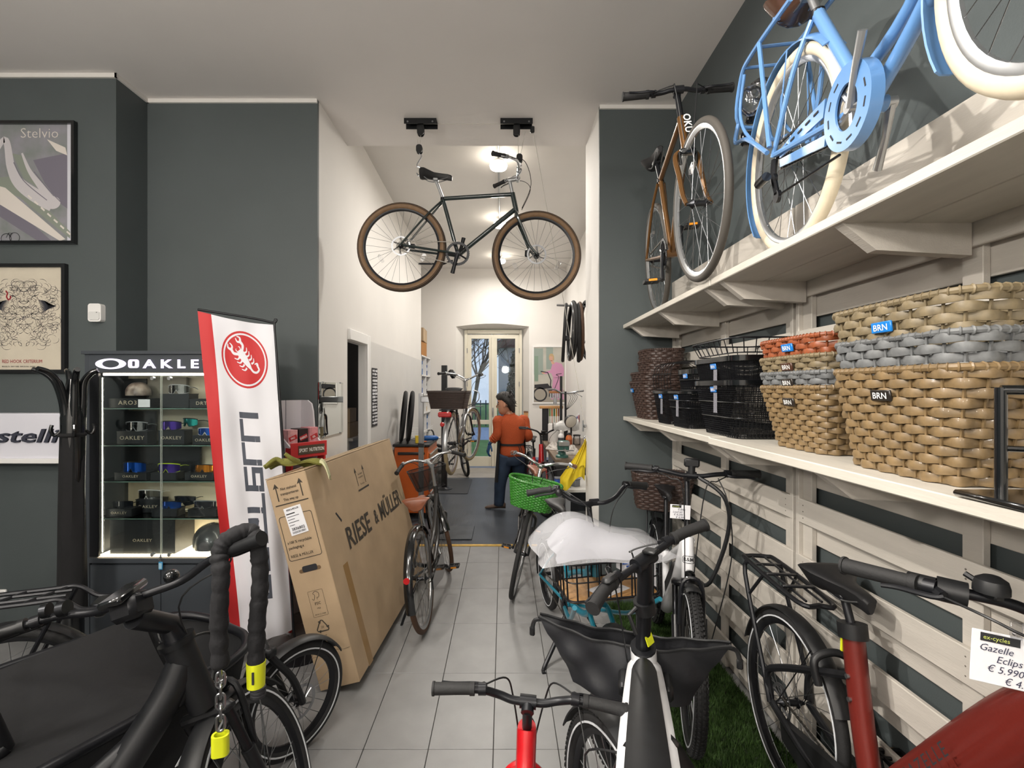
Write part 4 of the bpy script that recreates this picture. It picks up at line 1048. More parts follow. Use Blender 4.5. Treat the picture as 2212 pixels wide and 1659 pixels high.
price_tag('handwritten price tag hanging under the bars of the white electric bike by the wall', M9 @ frame(b9['ht']+V((.045, -.045, .15)), (0, 1, 0), (.1, 0, 1)), .10, .075, [('E-Bike', .3), ('Load 60', .05), ('€ 8.290', .1), ('€ 6.990', .2)], 'ex-cycles')
# brown basket on its rear rack
bb9 = thing('rear_basket', 'dark brown wicker basket on the rack behind the white electric bike', 'basket', b9['root'].matrix_basis @ V((.02, 0, .812)), b9['root'].rotation_euler)
wicker('', '', None, 0, (.155, .205), (.125, .165), .245, 15, 34, dkbr_m, e=7, amp=.004, sr=(.004, .008), parts=False, root=bb9)

# 11. white e-bike in the foreground, seen from above
b11 = bike('white electric bicycle in the foreground pointing away, black pad on its top tube', (.263, .686), 75, lean=-3.3, R=.30, Rf=.26, tr=.030, wb=1.20, bb=(.50, .30), st=(.30, .62), sad=(.20, .88), hb=(1.02, .64), ht=(.97, .79), bar=(.828, 1.135),
     fm=fr_white, tubes=[([(.975, 0, .735), (.78, 0, .745), (.52, 0, .735), (.30, 0, .64)], [.054, .090], circ(14, .55, 1.0)), (['hb', (.85, 0, .50), 'bb'], [.036, .045]), (['st', 'bb'], .022)], tr_=.034, steer=49.6, stripe=True, knob=True, stem=False,
     barp=[(0, 0, 0), (.0, .05, 0), (.0, .10, .0), (-.012, .18, .005), (-.04, .262, .0)], griplen=.125, gripr=.018, crank=20, ring=.07, gd=black_m, gw=.04, gdf=(35, 165), disc=1.0, forkm=fr_black, cables=True)
S_ = b11['S']
mb = MB().tube([b11['ht']-b11['ax']*.03, b11['ht']+b11['ax']*.03, b11['bar']+V((.02, 0, -.06)), b11['bar']], [.030, .024, .024, .026], 14).cyl(b11['bar']+V((0, -.04, 0)), b11['bar']+V((0, .04, 0)), .024).cyl(b11['ht']-b11['ax']*.05, b11['ht']+b11['ax']*.02, .042)
sto = part(b11, 'stem', mb, blk_sat, S=True)
k = .5; mid = b11['ht'].lerp(b11['bar'], .52)
part(b11, 'stem_clamp', MB().cyl(mid-V((.0, 0, .02)), mid+V((-.008, 0, .02)), .034).tube([mid+V((.0, .03, .01)), mid+V((.01, .06, .0)), mid+V((.0, .065, -.06))], .007, 8), black_m, S=True, parent=sto)
part(b11, 'warning_sticker', MB().box(b11['ht'].lerp(b11['bar'], .16)+V((-.026, 0, .0)), (.004, .03, .035), Mx.Identity(4)), yel_m, S=True, parent=sto)
part(b11, 'top_pad', MB().tube(sm([(.875, 0, .823), (.84, 0, .822), (.70, 0, .812), (.55, 0, .783), (.44, 0, .74)], 5), [.022, .042], 14, sec=circ(14, 1.0, .30), up=(0, 1, 0)) if False else MB().grid(lambda u, v: (.89-.46*u, (v-.5)*(.050+.052*u)*(1 if u > .08 else .6+5*u), .793+.008*u-.040*u*u-.012*(2*v-1)**2), 20, 10, .016), black_m, parent=b11['frame'])
part(b11, 'display', MB().box(b11['bar']+V((-.03, -.01, .03)), (.05, .03, .012), b=.004), black_m, S=True)
part(b11, 'remote_control', MB().box(b11['bar']+V((-.015, .16, .025)), (.035, .05, .02), b=.008), black_m, S=True)
for s in (-1, 1): part(b11, 'stay_bracket', MB().box((.93, s*.07, .70), (.10, .03, .05), b=.01), black_m)
bg11 = thing('carrier_bag', 'wide black tarpaulin bag on the front of the white foreground bike', 'bag')
M11 = frame((.45, 1.735, .645), (.95, -.31, 0), (0, 0, 1)); bg11.location = M11.translation; bg11.rotation_euler = M11.to_euler()
bagm = mat('black_tarpaulin', '1d1e22', .55, noise=.15, nscale=9, bump=.3, bscale=9)
def bagf(u, v, side):
    a = (u-.5)*2; w = .20+.11*v+.02*v*v; x = a*w; e = 1-a*a
    z = -.05+.20*v-.02*math.cos(a*1.5)*v+.02*abs(a)**3*v
    y = side*(.012+.07*e*(.55+.45*(1-v)))+.006*math.sin(9*a+5*v)+.005*math.sin(17*a*v+2)
    return (x, z, y)
mb = MB()
mb.grid(lambda u, v: bagf(u, v, 1), 26, 12, .003); mb.grid(lambda u, v: bagf(u, v, -1), 26, 12, .003)
mb.grid(lambda u, v: V(bagf(u, 0, 1)).lerp(V(bagf(u, 0, -1)), v), 26, 4)
obj('bag_body', mb, bagm, bg11, ang=60)
mb = MB()
for s in (1, -1): mb.tube([V(bagf(k/26, 1, s)) for k in range(27)], .006, 6)
obj('piping', mb, black_m, bg11)
for s in (-1, 1):
    o = obj('strap_buckle', MB().tube(sm([(s*.31, .155, 0), (s*.345, .15, .005), (s*.355, .12, .01)], 4), .008, 6).box((s*.355, .11, .01), (.02, .035, .012), b=.004), black_m, bg11)

# 12. red children's bike at the bottom edge
b12 = bike("small red children's bicycle with black bars, number four on its tube, nearest the viewer", (.0025, .809), 86, lean=2, R=.255, tr=.024, wb=.84, bb=(.36, .25), st=(.24, .46), sad=(.19, .62), hb=(.70, .53), ht=(.645, .655), bar=(.625, .75),
     fm=fr_red, tubes=[(['ht', (.56, 0, .52), (.30, 0, .44)], [.030, .026]), (['hb', 'bb'], .026), (['st', 'bb'], .016)], tr_=.022, barp=[(0, 0, 0), (0, .045, 0), (-.0, .09, .012), (-.02, .15, .032), (-.03, .274, .026)], griplen=.12, gripr=.0165, crank=-60, ring=.05, steer=-2, fork='rigid', stripe=True)
m_ = MB(); fq = frame(V((.617, 0, .622)), (0, -1, 0), (.9, 0, .5)); m_.lathe([(.018, 0), (.018, .0010)], 24, fq)
o = part(b12, 'number_disc', m_, ink_m, parent=b12['frame'], smooth=False)
m_ = MB(); text(m_, '4', .028, fq @ Mx.Translation((0, -.010, .0012)), align='CENTER', bold=.02); part(b12, 'lettering', m_, fr_red, parent=b12['frame'], smooth=False)

# 13. brick red step-through e-bike by the slatted wall
b13 = bike('brick red step-through electric bicycle with black rear rack, leaning near the slatted wall', (1.185, 2.03), -92, lean=-1.7, R=.36, tr=.024, wb=1.20, bb=(.50, .30), st=(.36, .838), sad=(.31, .982), hb=(1.04, .80), ht=(1.00, .96), bar=(1.02, 1.17),
     fm=fr_gaz, forkm=fr_black, tubes=[(['st', (.42, 0, .56), 'bb'], .034), ([(1.01, 0, .99), (.90, 0, .86), (.69, 0, .57), 'bb'], [.064, .070], circ(14, 1.25, .8))], tr_=.026, stays=False, saddle_m=saddle_blk, comfy=True, stripe=True, gd=black_m, gw=.032, gdr=(25, 165), gdf=(20, 150),
     steer=0, barp=[(0, 0, 0), (.02, .06, .02), (.0, .14, .05), (-.06, .25, .055), (-.20, .335, .045)], lsc=.42, griplen=.15, gripr=.0185, crank=-50, ring=.07, disc=.9, pedals=True)
mb = MB()
for s in (-1, 1):
    mb.tube(sm([V((.39, s*.02, .70)), V((.22, s*.06, .62)), V((.05, s*.085, .53)), V((-.02, s*.085, .47)), V((-.01, s*.075, .37))], 6), .014, 8)
    mb.tube(sm([V((.46, s*.04, .30)), V((.25, s*.07, .31)), V((.0, s*.075, .36))], 4), .014, 8)
part(b13, 'rear_triangle', mb, fr_matt, parent=b13['frame'])
rk = MB(); rz = .86
rk.tube(sm([(.14, .065, rz-.02), (-.26, .07, rz), (-.32, .045, rz), (-.32, -.045, rz), (-.26, -.07, rz), (.14, -.065, rz-.02), (.17, 0, rz-.02)], 5, True), .010, 8, closed=True)
for xx in (-.22, -.1, .03): rk.box((xx, 0, rz-.004), (.018, .13, .010), b=.003)
for yy in (-.03, .03): rk.tube([(-.30, yy, rz), (.14, yy, rz-.018)], .005, 6)
for s in (-1, 1): rk.tube(sm([(-.24, s*.07, rz), (-.25, s*.085, rz-.06), (-.04, s*.088, .45), (.0, s*.085, .36)], 4), .010, 8); rk.tube([(-.1, s*.07, rz), (-.2, s*.085, .73)], .007, 6)
part(b13, 'luggage_rack', rk, blk_sat)
part(b13, 'wheel_lock', MB().tube(sm([(.28, .06, .60), (.26, .065, .68), (.26, 0, .71), (.26, -.065, .68), (.28, -.06, .60)], 5), .014, 10), black_m)
part(b13, 'chain_case', MB().prism([(-.42, -.04), (-.44, .03), (-.1, .10), (.06, .09), (.10, 0), (.06, -.085), (-.1, -.09)][::-1], .03, Mx.Translation(b13['bb']+V((0, -.045, 0))) @ Mx.Rotation(PI/2, 4, 'X')), black_m)
part(b13, 'bolt', MB().cyl((.392, -.030, .70), (.392, -.040, .70), .008).cyl((.405, -.030, .63), (.405, -.040, .63), .008), steel_m, parent=b13['frame'])
part(b13, 'mark', MB().box((.352, -.030, .79), (.008, .006, .05)), yel_m, parent=b13['frame'])
part(b13, 'collar', MB().cyl(b13['st']+V((.004, 0, -.022)), b13['st']+V((-.006, 0, .026)), .0445, n=24), black_m)
q = b13['bar']
part(b13, 'twist_shifter', MB().tube([q+V((-.055, -.235, .054)), q+V((-.025, -.195, .052))], .026, 16).tube([q+V((-.095, -.265, .053)), q+V((-.055, -.235, .054))], .021, 14), black_m, S=True)
part(b13, 'bell', MB().lathe([(.030, 0), (.030, .012), (.026, .026), (.014, .034), (.002, .037)], 20, Mx.Translation(q+V((-.0, -.17, .07)))).box(q+V((0, -.17, .065)), (.04, .02, .015), b=.003).tube([q+V((-.03, -.17, .08)), q+V((-.05, -.18, .09))], .006, 6), black_m, S=True)
part(b13, 'display', MB().box(q+V((-.02, 0, .04)), (.07, .05, .02), b=.006), black_m, S=True)
d0, d1 = V((.90, 0, .86)), V((.69, 0, .57)); dd = (d0-d1).normalized()
m_ = MB(); text(m_, 'GAZELLE', .045, frame(V((.72, -.092, .60)), (dd.x, 0, dd.z), V((0, 0, 1))-dd*dd.z), space=1.25)
part(b13, 'lettering', m_, ink_m, parent=b13['frame'], smooth=False)
M13 = b13['root'].matrix_basis
price_tag('large handwritten price tag hanging on the brick red step-through bike', frame(P(2192, 1432, .97), (1, -.28, -.13), (.1, .12, 1)), .145, .10, [('Gazelle', .0), ('Eclips', .2), ('€ 5.990', .1), ('€ 4.790', .3)], 'ex-cycles')
# front fork with a knobby wheel and mudguard, standing under the bars of the red children's bike
fe_ = thing('bicycle_fork', 'black bicycle fork with knobby reflective-striped wheel and mudguard, beside the small red bike', 'bicycle fork', (.335, 1.39, 0), (0, 0, math.radians(106)))
I_ = Mx.Identity(4); wheel(fe_, I_, V((0, 0, .35)), .35, .030, stripe=True, knob=True, name='front_wheel')
guard(fe_, I_, V((0, 0, .35)), .372, .042, 25, 150, black_m)
mb = MB()
for s in (-1, 1): mb.tube(sm([(0, s*.075, .35), (-.06, s*.075, .52), (-.13, s*.07, .70), (-.15, s*.02, .745)], 4), [.016, .022], 10)
mb.box((-.15, 0, .75), (.05, .15, .04), b=.012)
obj('fork', mb, fr_black, fe_)
obj('brake_hose', MB().tube(sm([(-.13, .08, .74), (-.04, .13, .68), (-.06, .10, .5), (-.03, .085, .40)], 5), .003, 6), black_m, fe_)
# A. black e-bike, left foreground
bA = bike('matt black electric bicycle in the left foreground, bars turned, chain lock over its grip', (-1.64, .815), 37.3, lean=-8.2, R=.35, tr=.026, wb=1.15, bb=(.50, .30), st=(.30, .62), sad=(.22, .92), hb=(.985, .712), ht=(.92, .91), bar=(.77, 1.065),
     fm=fr_matt, tubes=[([(.935, 0, .85), (.88, 0, .74), (.70, 0, .50), 'bb'], [.045, .050]), (['st', 'bb'], .024), ([(.95, 0, .78), (.80, 0, .66), (.42, 0, .42)], .03)], tr_=.034, fork='susp', forkm=fr_matt, steer=55, stripe=True, stem=False,
     barp=[(0, 0, 0), (.01, .05, .0), (.03, .13, .004), (.01, .24, .03), (-.05, .41, .03)], griplen=.15, gripr=.0175, crank=20, ring=.07, gd=black_m, gw=.036, gdf=(50, 160), disc=1.0, gripm=black_m)
S_ = bA['S']
mb = MB().tube([bA['ht']-bA['ax']*.02, bA['ht']+bA['ax']*.06, bA['bar']+V((-.0, 0, -.05))], [.034, .030, .030], 14)
mb.box(bA['bar']+V((.0, 0, -.02)), (.09, .075, .07), b=.014)
sA = part(bA, 'stem', mb, blk_sat, S=True)
part(bA, 'display', MB().box(bA['bar']+V((-.015, 0, .025)), (.12, .065, .022), Mx.Translation(bA['bar']) @ Mx.Rotation(-.35, 4, 'Y') @ Mx.Translation(-bA['bar']), b=.006), blk_gloss, S=True, parent=sA)
part(bA, 'collar', MB().cyl(bA['ht']-bA['ax']*.005, bA['ht']+bA['ax']*.012, .050), dark_metal)
part(bA, 'bell', MB().sph(bA['bar']+V((.03, -.10, .025)), (.022, .02, .02), 12, 8), blk_gloss, S=True)
part(bA, 'ring_clamp', MB().cyl(bA['bar']+V((.012, .185, .04)), bA['bar']+V((.01, .205, .042)), .022).cyl(bA['bar']+V((0, .225, .05)), bA['bar']+V((-.003, .24, .052)), .020), dark_metal, S=True)
headlight(bA, bA['hb']+V((.10, 0, .02)), .028, .09)
part(bA, 'coil_cable', MB().tube(sm([bA['bar']+V((.03, .03, -.02)), bA['bar']+V((.14, .05, -.07)), bA['bar']+V((.16, .04, -.15)), bA['hb']+V((.15, .03, .18)), bA['hb']+V((.10, .03, .04)), bA['hb']+V((.03, .02, .02))], 8), .0048, 8).tube([bA['bar']+V((.158+.011*math.cos(k*.9), .045+.011*math.sin(k*.9), -.10-.0016*k)) for k in range(40)], .0036, 6), black_m, S=True)
part(bA, 'frame_badge', MB().lathe([(.020, 0), (.020, .004), (.013, .005)], 20, Mx.Translation((.79, -.052, .60)) @ Mx.Rotation(PI/2, 4, 'X')), steel_m, parent=bA['frame'])
m_ = MB(); text(m_, 'S', .045, frame((.66, -.053, .50), (.62, 0, .78), (-.78, 0, .62)), bold=.02); part(bA, 'lettering', m_, white_ink, parent=bA['frame'], smooth=False)
# chain lock hung over its right grip
MA = bA['root'].matrix_basis @ S_
q = MA @ (bA['bar']+V((-.01, -.31, .03))); q2 = MA @ (bA['bar']+V((-.05, -.40, .03)))
ck = thing('chain_lock', 'sleeved bicycle chain lock with yellow ends hung over the black grip', 'lock', q)
slv = mat('black_fabric_sleeve', '17171a', .85, noise=.3, nscale=60, bump=.4, bscale=40)
rnd = random.Random(11)
a0 = P(476, 1440, q.y-.03); a1 = P(553, 1440, q.y+.02)
pth = sm([V((a0.x, a0.y, a0.z)), V((a0.x-.004, a0.y, a0.z+.12)), V((a0.x+.002, a0.y+.0, q.z-.06)), q+V((-.03, -.015, .0)), q+V((-.012, -.0, .035)), q+V((.03, .03, .045)), V((a1.x+.006, a1.y, q.z+.0)), V((a1.x+.012, a1.y, q.z-.10)), V((a1.x+.003, a1.y, a1.z+.12)), V((a1.x, a1.y, a1.z))], 14)
obj('sleeve', MB().tube(pth, [.0205+.0035*abs(math.sin(i*.55))+rnd.uniform(-.001, .0015) for i in range(len(pth))], 14), slv, ck, world=True, ang=70)
p = a0.copy(); L = .033
for k in range(6):
    f = frame(p+V((0, 0, -L*.5-k*.030+.01)), (1, .3 if k % 2 else -1.5, 0), (0, 0, 1))
    oo = [(x, y) for x, y in rrect(.021, L+.010, .0104, 5)]
    obj('chain_link', MB().tube([f @ V((x, y, 0)) for x, y in oo], .0038, 8, closed=True), steel_m, ck, world=True)
e = p+V((0, 0, -.212)); f = frame(e, (1, -.3, 0), (0, 0, 1))
mb = MB().ring2([(x, y) for x, y in rrect(.044, .034, .014, 5)], [(x, y) for x, y in rrect(.032, .022, .010, 5)], .055, Mx.Translation(e+V((0, 0, -.03))) @ Mx.Rotation(.3, 4, 'Z'))
obj('end_cap', mb, yel_m, ck, world=True)
f = Mx.Translation(a1+V((.0, 0, -.03)))
lk = obj('lock_body', MB().tube([a1+V((0, 0, .015)), a1+V((.0, 0, -.055))], [.026, .024], 16), yel_m, ck, world=True)
obj('combination_dial', MB().lathe([(.020, 0), (.021, .002), (.021, .008), (.019, .010), (.021, .012), (.021, .018), (.019, .020), (.021, .022), (.021, .028), (.018, .030)], 18, Mx.Translation(a1+V((.006, 0, -.085)))), ink_m, ck, world=True)
mb = MB(); text(mb, 'Kryten', .014, frame(a1+V((.002, -.0265, .008)), (0, 0, -1), (1, 0, 0)), bold=.02) if False else mb.box(a1+V((.004, -.0255, -.02)), (.006, .002, .035))
obj('print', mb, ink_m, ck, world=True)

# B. black front-loading cargo bike behind it
bB = bike('black front-loading cargo bicycle with a fabric tub and small front wheel', (-1.875, .49), 62, R=.33, Rf=.255, tr=.026, wb=1.96, bb=(.46, .29), st=(.29, .66), sad=(.22, .9), hb=(1.0, .66), ht=(.96, .80), bar=(.93, 1.02),
     fm=fr_matt, front=False, gd=black_m, gdr=(20, 190), barp=[(0, 0, 0), (0, .06, 0), (-.05, .2, .03), (-.12, .3, .03)], crank=40, levers=False, cables=False, stripe=True,
     tubes=[(['hb', 'bb'], .024), (['st', 'bb'], .02), ([(.99, 0, .7), (.6, 0, .5), (.36, 0, .45)], .02), ([(.46, 0, .29), (.8, 0, .24), (1.4, 0, .26), (1.66, 0, .34), (1.80, 0, .56)], .030)])
Sf = Mx.Translation((1.8, 0, .6)) @ Mx.Rotation(math.radians(-6), 4, V((-.25, 0, 1)).normalized()) @ Mx.Translation((-1.8, 0, -.6))
wheel(bB['root'], Sf, V((1.96, 0, .255)), .255, .027, disc=1.0, stripe=True, nsp=24, name='front_wheel')
guard(bB['root'], Sf, V((1.96, 0, .255)), .275, .036, 30, 160, black_m)
part(bB, 'fork', MB().tube(sm([(1.80, .0, .60), (1.80, .055, .54), (1.90, .062, .40), (1.96, .06, .255)], 4), .016, 8).tube(sm([(1.80, .0, .60), (1.80, -.055, .54), (1.90, -.062, .40), (1.96, -.06, .255)], 4), .016, 8).cyl((1.79, 0, .52), (1.77, 0, .70), .028).box((1.80, 0, .555), (.05, .15, .04), b=.01), fr_matt)
part(bB, 'guard_label', MB().grid(lambda u, v: Sf @ V((1.96-.16+.05*u, -.022+.044*v, .255+.23+.028*u)), 3, 3, .001), paper_m)
tubm = mat('black_canvas', '0e0f12', .8, noise=.2, nscale=14, bump=.25, bscale=20)
def rim_pt(t, w=0):
    pts = [(.62, -.18, .64), (1.0, -.185, .645), (1.35, -.18, .65), (1.60, -.14, .66), (1.69, -.05, .67), (1.70, .07, .675), (1.69, .2, .69), (1.60, .31, .71), (1.35, .35, .725), (1.0, .355, .735), (.62, .35, .74)]
    return pts
rp_ = sm(rim_pt(0), 5)
tub = MB(); rings = []
for k in range(6):
    v = k/5; rings.append([V((1.12+(p.x-1.12)*(1-.18*(1-v)), (p.y-.08)*(.72+.28*v)+.08*(.3+.7*v), .26+(p.z-.02-.26)*v)) for p in rp_])
o0_ = len(tub.v); n = len(rp_)
for r in rings: tub.v += r
for k in range(5):
    for j in range(n-1): tub.f.append((k*n+j, k*n+j+1, (k+1)*n+j+1, (k+1)*n+j))
    tub.f.append((k*n+n-1, k*n, (k+1)*n, (k+1)*n+n-1))
tub.f.append(tuple(reversed(range(n))))
tb_o = part(bB, 'cargo_tub', tub, tubm)
part(bB, 'tub_rim', MB().tube(rp_+[rp_[0]], .017, 10), blk_sat, parent=tb_o)
part(bB, 'tub_cover', MB().grid(lambda u, v: (.64+.86*u, .085+(v-.5)*.50, .635+.03*u+.09*v-.05*math.sin(PI*v)*(1-u*.4)-.12*max(0, u-.75)*4*math.sin(PI*v)), 14, 12, .004), tubm, parent=tb_o)
part(bB, 'side_rail', MB().tube(sm([(.50, -.20, .36), (1.0, -.25, .40), (1.5, -.2, .46), (1.72, -.05, .56)], 5), .013, 8).tube(sm([(.50, .20, .36), (1.0, .25, .40), (1.5, .2, .46), (1.72, .05, .56)], 5), .013, 8), fr_matt)
part(bB, 'reflective_flash', MB().add([(1.30, -.284, .50), (1.33, -.286, .50), (1.40, -.285, .62), (1.30, -.287, .50), (1.33, -.289, .50), (1.40, -.288, .62)], [(0, 2, 1), (3, 4, 5), (0, 1, 4, 3), (1, 2, 5, 4), (2, 0, 3, 5)]), reflect_m, parent=tb_o, smooth=False)

# C. bike at the left edge: its rear rack shows above the cargo tub
bC = bike('black bicycle at the left edge, its rear luggage rack showing above the cargo tub', (-2.03, 2.0), -159, R=.345, tr=.024, wb=1.1, fm=fr_black, gd=black_m, crank=10, barp=[(0, 0, 0), (0, .06, 0), (-.05, .2, .03), (-.12, .3, .03)], gdr=(40, 170))
rk = MB(); rz = .80
rk.tube(sm([(.28, .075, rz), (-.10, .075, rz), (-.20, .075, rz), (-.27, .075, rz-.05), (-.335, .055, rz-.055), (-.345, 0, rz-.055), (-.335, -.055, rz-.055), (-.27, -.075, rz-.05), (-.20, -.075, rz), (-.10, -.075, rz), (.28, -.075, rz)], 5), .010, 8)
for xx in (-.12, .02, .16): rk.tube([(xx-.05, -.074, rz), (xx+.05, .074, rz)], .007, 6)
for yy in (-.028, .028): rk.tube([(-.2, yy, rz), (.28, yy, rz)], .007, 6)
for s in (-1, 1): rk.tube([(-.2, s*.075, rz), (.0, s*.08, .36)], .009, 8)
rko = part(bC, 'luggage_rack', rk, blk_sat)
part(bC, 'rear_plate', MB().box((-.315, 0, rz-.052), (.06, .10, .012), b=.004), dark_metal, parent=rko)
part(bC, 'tail_light', MB().box((-.315, 0, rz-.085), (.05, .09, .05), b=.012), blk_gloss, parent=rko)

# small bike at the back by the stand post: front part shows
bD = bike('small dark mountain bicycle against the back wall of the workshop, behind the stand post', (-1.30, 9.40), -14, R=.25, tr=.025, wb=.62, bb=(.25, .22), st=(.16, .45), sad=(.12, .56), hb=(.50, .50), ht=(.48, .58), bar=(.48, .66), lean=-4, fm=fr_black, gd=None, crank=0, ring=.05, cables=False, steer=-58, barp=[(0, 0, 0), (0, .1, 0), (-.02, .24, .01)], griplen=.1, levers=False, knob=True)
# ---------------- left wall: pictures, sign, sensor ----------------
def ribbon(mb, pts, w, M, z=.0006, closed=False):
    p = [V((a[0], a[1], 0)) for a in pts]; n = len(p); L = []; R_ = []
    ws = w if isinstance(w, (list, tuple)) else [w]*n
    for i in range(n):
        t = (p[(i+1) % n]-p[i-1]) if closed else p[min(i+1, n-1)]-p[max(i-1, 0)]
        t = t.normalized() if t.length > 1e-9 else V((1, 0, 0)); q = V((-t.y, t.x, 0))*ws[i]/2
        L.append(p[i]+q+V((0, 0, z))); R_.append(p[i]-q+V((0, 0, z)))
    m = n if closed else n-1
    return mb.add(L+R_, [(n+i, n+(i+1) % n, (i+1) % n, i) for i in range(m)], M)
def flat(mb, pts, M, z=.0005): return mb.add([(x, y, z) for x, y in pts], [tuple(range(len(pts)))], M)
def picture(label, loc, w, h, framec, fw=.022, cat='framed poster', mount=None):
    t = thing('framed_poster', label, cat, loc)
    M = frame((0, 0, 0), (1, 0, 0), (0, 0, 1))       # normal faces -Y
    obj('frame', MB().ring2([(-w/2, -h/2), (w/2, -h/2), (w/2, h/2), (-w/2, h/2)], [(-w/2+fw, -h/2+fw), (w/2-fw, -h/2+fw), (w/2-fw, h/2-fw), (-w/2+fw, h/2-fw)], .03, M, -.006), framec, t, smooth=False)
    return t, M
pw = (P(163, 262, 3.38)-P(163, 527, 3.38)).z
c0 = P(163, 262, 3.38); w_, h_ = .62, pw
st_, M = picture('black framed poster of a winding mountain road, upper one on the left wall', (c0.x-w_/2, 3.39, c0.z-h_/2), w_, h_, blk_gloss, .02)
def cp(px, py, t=st_, d=3.38):
    q = P(px, py, d); return (q.x-t.location.x, q.z-t.location.z)
post1 = mat('muted_mountain_print', '93909a', .5, noise=.35, nscale=7, col2='787f7a')
obj('poster', MB().box((0, -.002, 0), (w_-.03, .004, h_-.03)), post1, st_, smooth=False)
mb = MB(); mb.add([(w_/2-.062, -.0045, -h_/2+.02), (w_/2-.02, -.0045, -h_/2+.02), (w_/2-.02, -.0045, h_/2-.02), (w_/2-.062, -.0045, h_/2-.02)], [(0, 1, 2, 3)]); obj('mount', mb, mat('grey_mount', 'c9c9d2', .6), st_, smooth=False)
Mz = M @ Mx.Translation((0, 0, .0045))
road = mat('road_print', 'c3bfc2', .5); green_p = mat('grass_print', '868d82', .5); dark_p = mat('dusk_print', '74707c', .5); pale_p = mat('pale_print', 'd6cfc8', .5)
mb = MB(); ribbon(mb, sm([cp(-30, 370), cp(8, 300), cp(22, 360), cp(40, 395), (cp(80, 425)), cp(112, 442)], 8), [.02+.075*min(1, i/30) for i in range(41)], Mz, .0006)
ribbon(mb, sm([cp(46, 330), cp(62, 368), cp(85, 400), cp(112, 436)], 8), [.012+.05*i/24 for i in range(25)], Mz, .0007)
flat(mb, [(cp(112, 437)[0]+.055*math.cos(a), cp(112, 437)[1]+.045*math.sin(a)) for a in [2*PI*k/24 for k in range(24)]], Mz, .0008)
obj('road', mb, road, st_, smooth=False)
mb = MB(); flat(mb, [cp(-60, 390), cp(20, 380), cp(90, 440), cp(150, 500), cp(150, 515), cp(40, 425)], Mz, .0003); flat(mb, [cp(24, 330), cp(45, 335), cp(80, 405), cp(50, 385)], Mz, .0003); obj('grass', mb, green_p, st_, smooth=False)
mb = MB(); flat(mb, [cp(70, 345), cp(144, 330), cp(144, 450), cp(130, 440), cp(95, 395)], Mz, .00035); flat(mb, [cp(-60, 400), cp(20, 440), cp(110, 520), cp(80, 520), cp(-60, 430)], Mz, .0004)
ribbon(mb, sm([cp(28, 350), cp(50, 390), cp(100, 432)], 6), .006, Mz, .001); ribbon(mb, sm([cp(72, 370), cp(100, 405), cp(130, 436)], 6), .006, Mz, .001); obj('shadow_print', mb, dark_p, st_, smooth=False)
mb = MB(); flat(mb, [cp(-60, 385), cp(10, 405), cp(140, 516), cp(128, 520), cp(-20, 430)], Mz, .0009); flat(mb, [cp(100, 300), cp(140, 318), cp(144, 335), cp(120, 325)], Mz, .0009)
for k in range(7): flat(mb, [cp(60+k*14, 420+k*13), cp(68+k*14, 427+k*13), cp(66+k*14, 430+k*13), cp(58+k*14, 423+k*13)], Mz, .0012)
obj('pale_print', mb, pale_p, st_, smooth=False)
q = cp(42, 297); mb = MB(); text(mb, 'Stelvio', .098, Mz @ Mx.Translation((q[0], q[1], .001)), bold=-.012, sx=1.02); obj('lettering', mb, pale_p, st_, smooth=False)
mb = MB()
for cx_, cy_, r in ((12, 515, .035), (30, 513, .035)):
    q = cp(cx_, cy_); ribbon(mb, [(q[0]+r*math.cos(a), q[1]+r*math.sin(a)) for a in [2*PI*k/20 for k in range(20)]], .004, Mz, .0015, True)
ribbon(mb, [cp(12, 513), cp(17, 503), cp(26, 503), cp(20, 512), cp(17, 503)], .004, Mz, .0015); obj('cyclist_print', mb, ink_m, st_, smooth=False)
# lower poster
c0 = P(143, 570, 3.38); h2 = (P(0, 570, 3.38)-P(0, 806, 3.38)).z; w2 = .56
rh, M = picture('dark framed cream poster with an engraved crest, lower one on the left wall', (c0.x-w2/2, 3.39, c0.z-h2/2), w2, h2, black_m, .024)
cp2 = lambda px, py: cp(px, py, rh)
obj('poster', MB().box((0, -.002, 0), (w2-.03, .004, h2-.03)), mat('cream_paper', 'cdc4b2', .7, noise=.04, nscale=6), rh, smooth=False)
Mz = M @ Mx.Translation((0, 0, .0045)); rnd = random.Random(4)
mb = MB(); xm = cp2(50, 0)[0]
for k in range(210):                                     # engraved scrolls, mirrored about the middle
    x = rnd.uniform(.0, .235); y = rnd.uniform(-.20, .27); y = y*(1-.25*(x/.235)**2)
    r = rnd.uniform(.012, .045); a = rnd.uniform(0, 6.3); ln = rnd.uniform(1.2, 4.2)
    p = [(x+r*(1-.2*j/8)*math.cos(a+ln*j/8), y+r*(1-.2*j/8)*math.sin(a+ln*j/8)*.8) for j in range(9)]
    w = [.0009+.0019*math.sin(PI*j/8)*rnd.uniform(.4, 1.2) for j in range(9)]
    for s in (1, -1):
        q = [(xm+s*u, v) for u, v in p]
        if all(abs(u) < w2/2-.03 and abs(v) < h2/2-.03 for u, v in q): ribbon(mb, q if s > 0 else q[::-1], w, Mz, .0006)
for s in (1, -1):
    for k in range(16):                                  # feathered wings
        a = -.35+k*.055; x0 = xm+s*(.10+.002*k); y0_ = .13-.006*k
        q = [(x0, y0_), (x0+s*.05*math.cos(a), y0_+.05*math.sin(a)+.008), (x0+s*.10*math.cos(a), y0_+.1*math.sin(a))]
        if all(abs(u) < w2/2-.028 for u, v in q): ribbon(mb, q if s > 0 else q[::-1], [.003, .006, .001], Mz, .0007)
text(mb, 'CINELLI', .030, Mz @ Mx.Translation((xm-.05, -.03, .001)) @ Mx.Rotation(.45, 4, 'Z'), bold=.01, shear=.2)
obj('engraving', mb, mat('blue_black_print', '35373f', .7), rh, smooth=False)
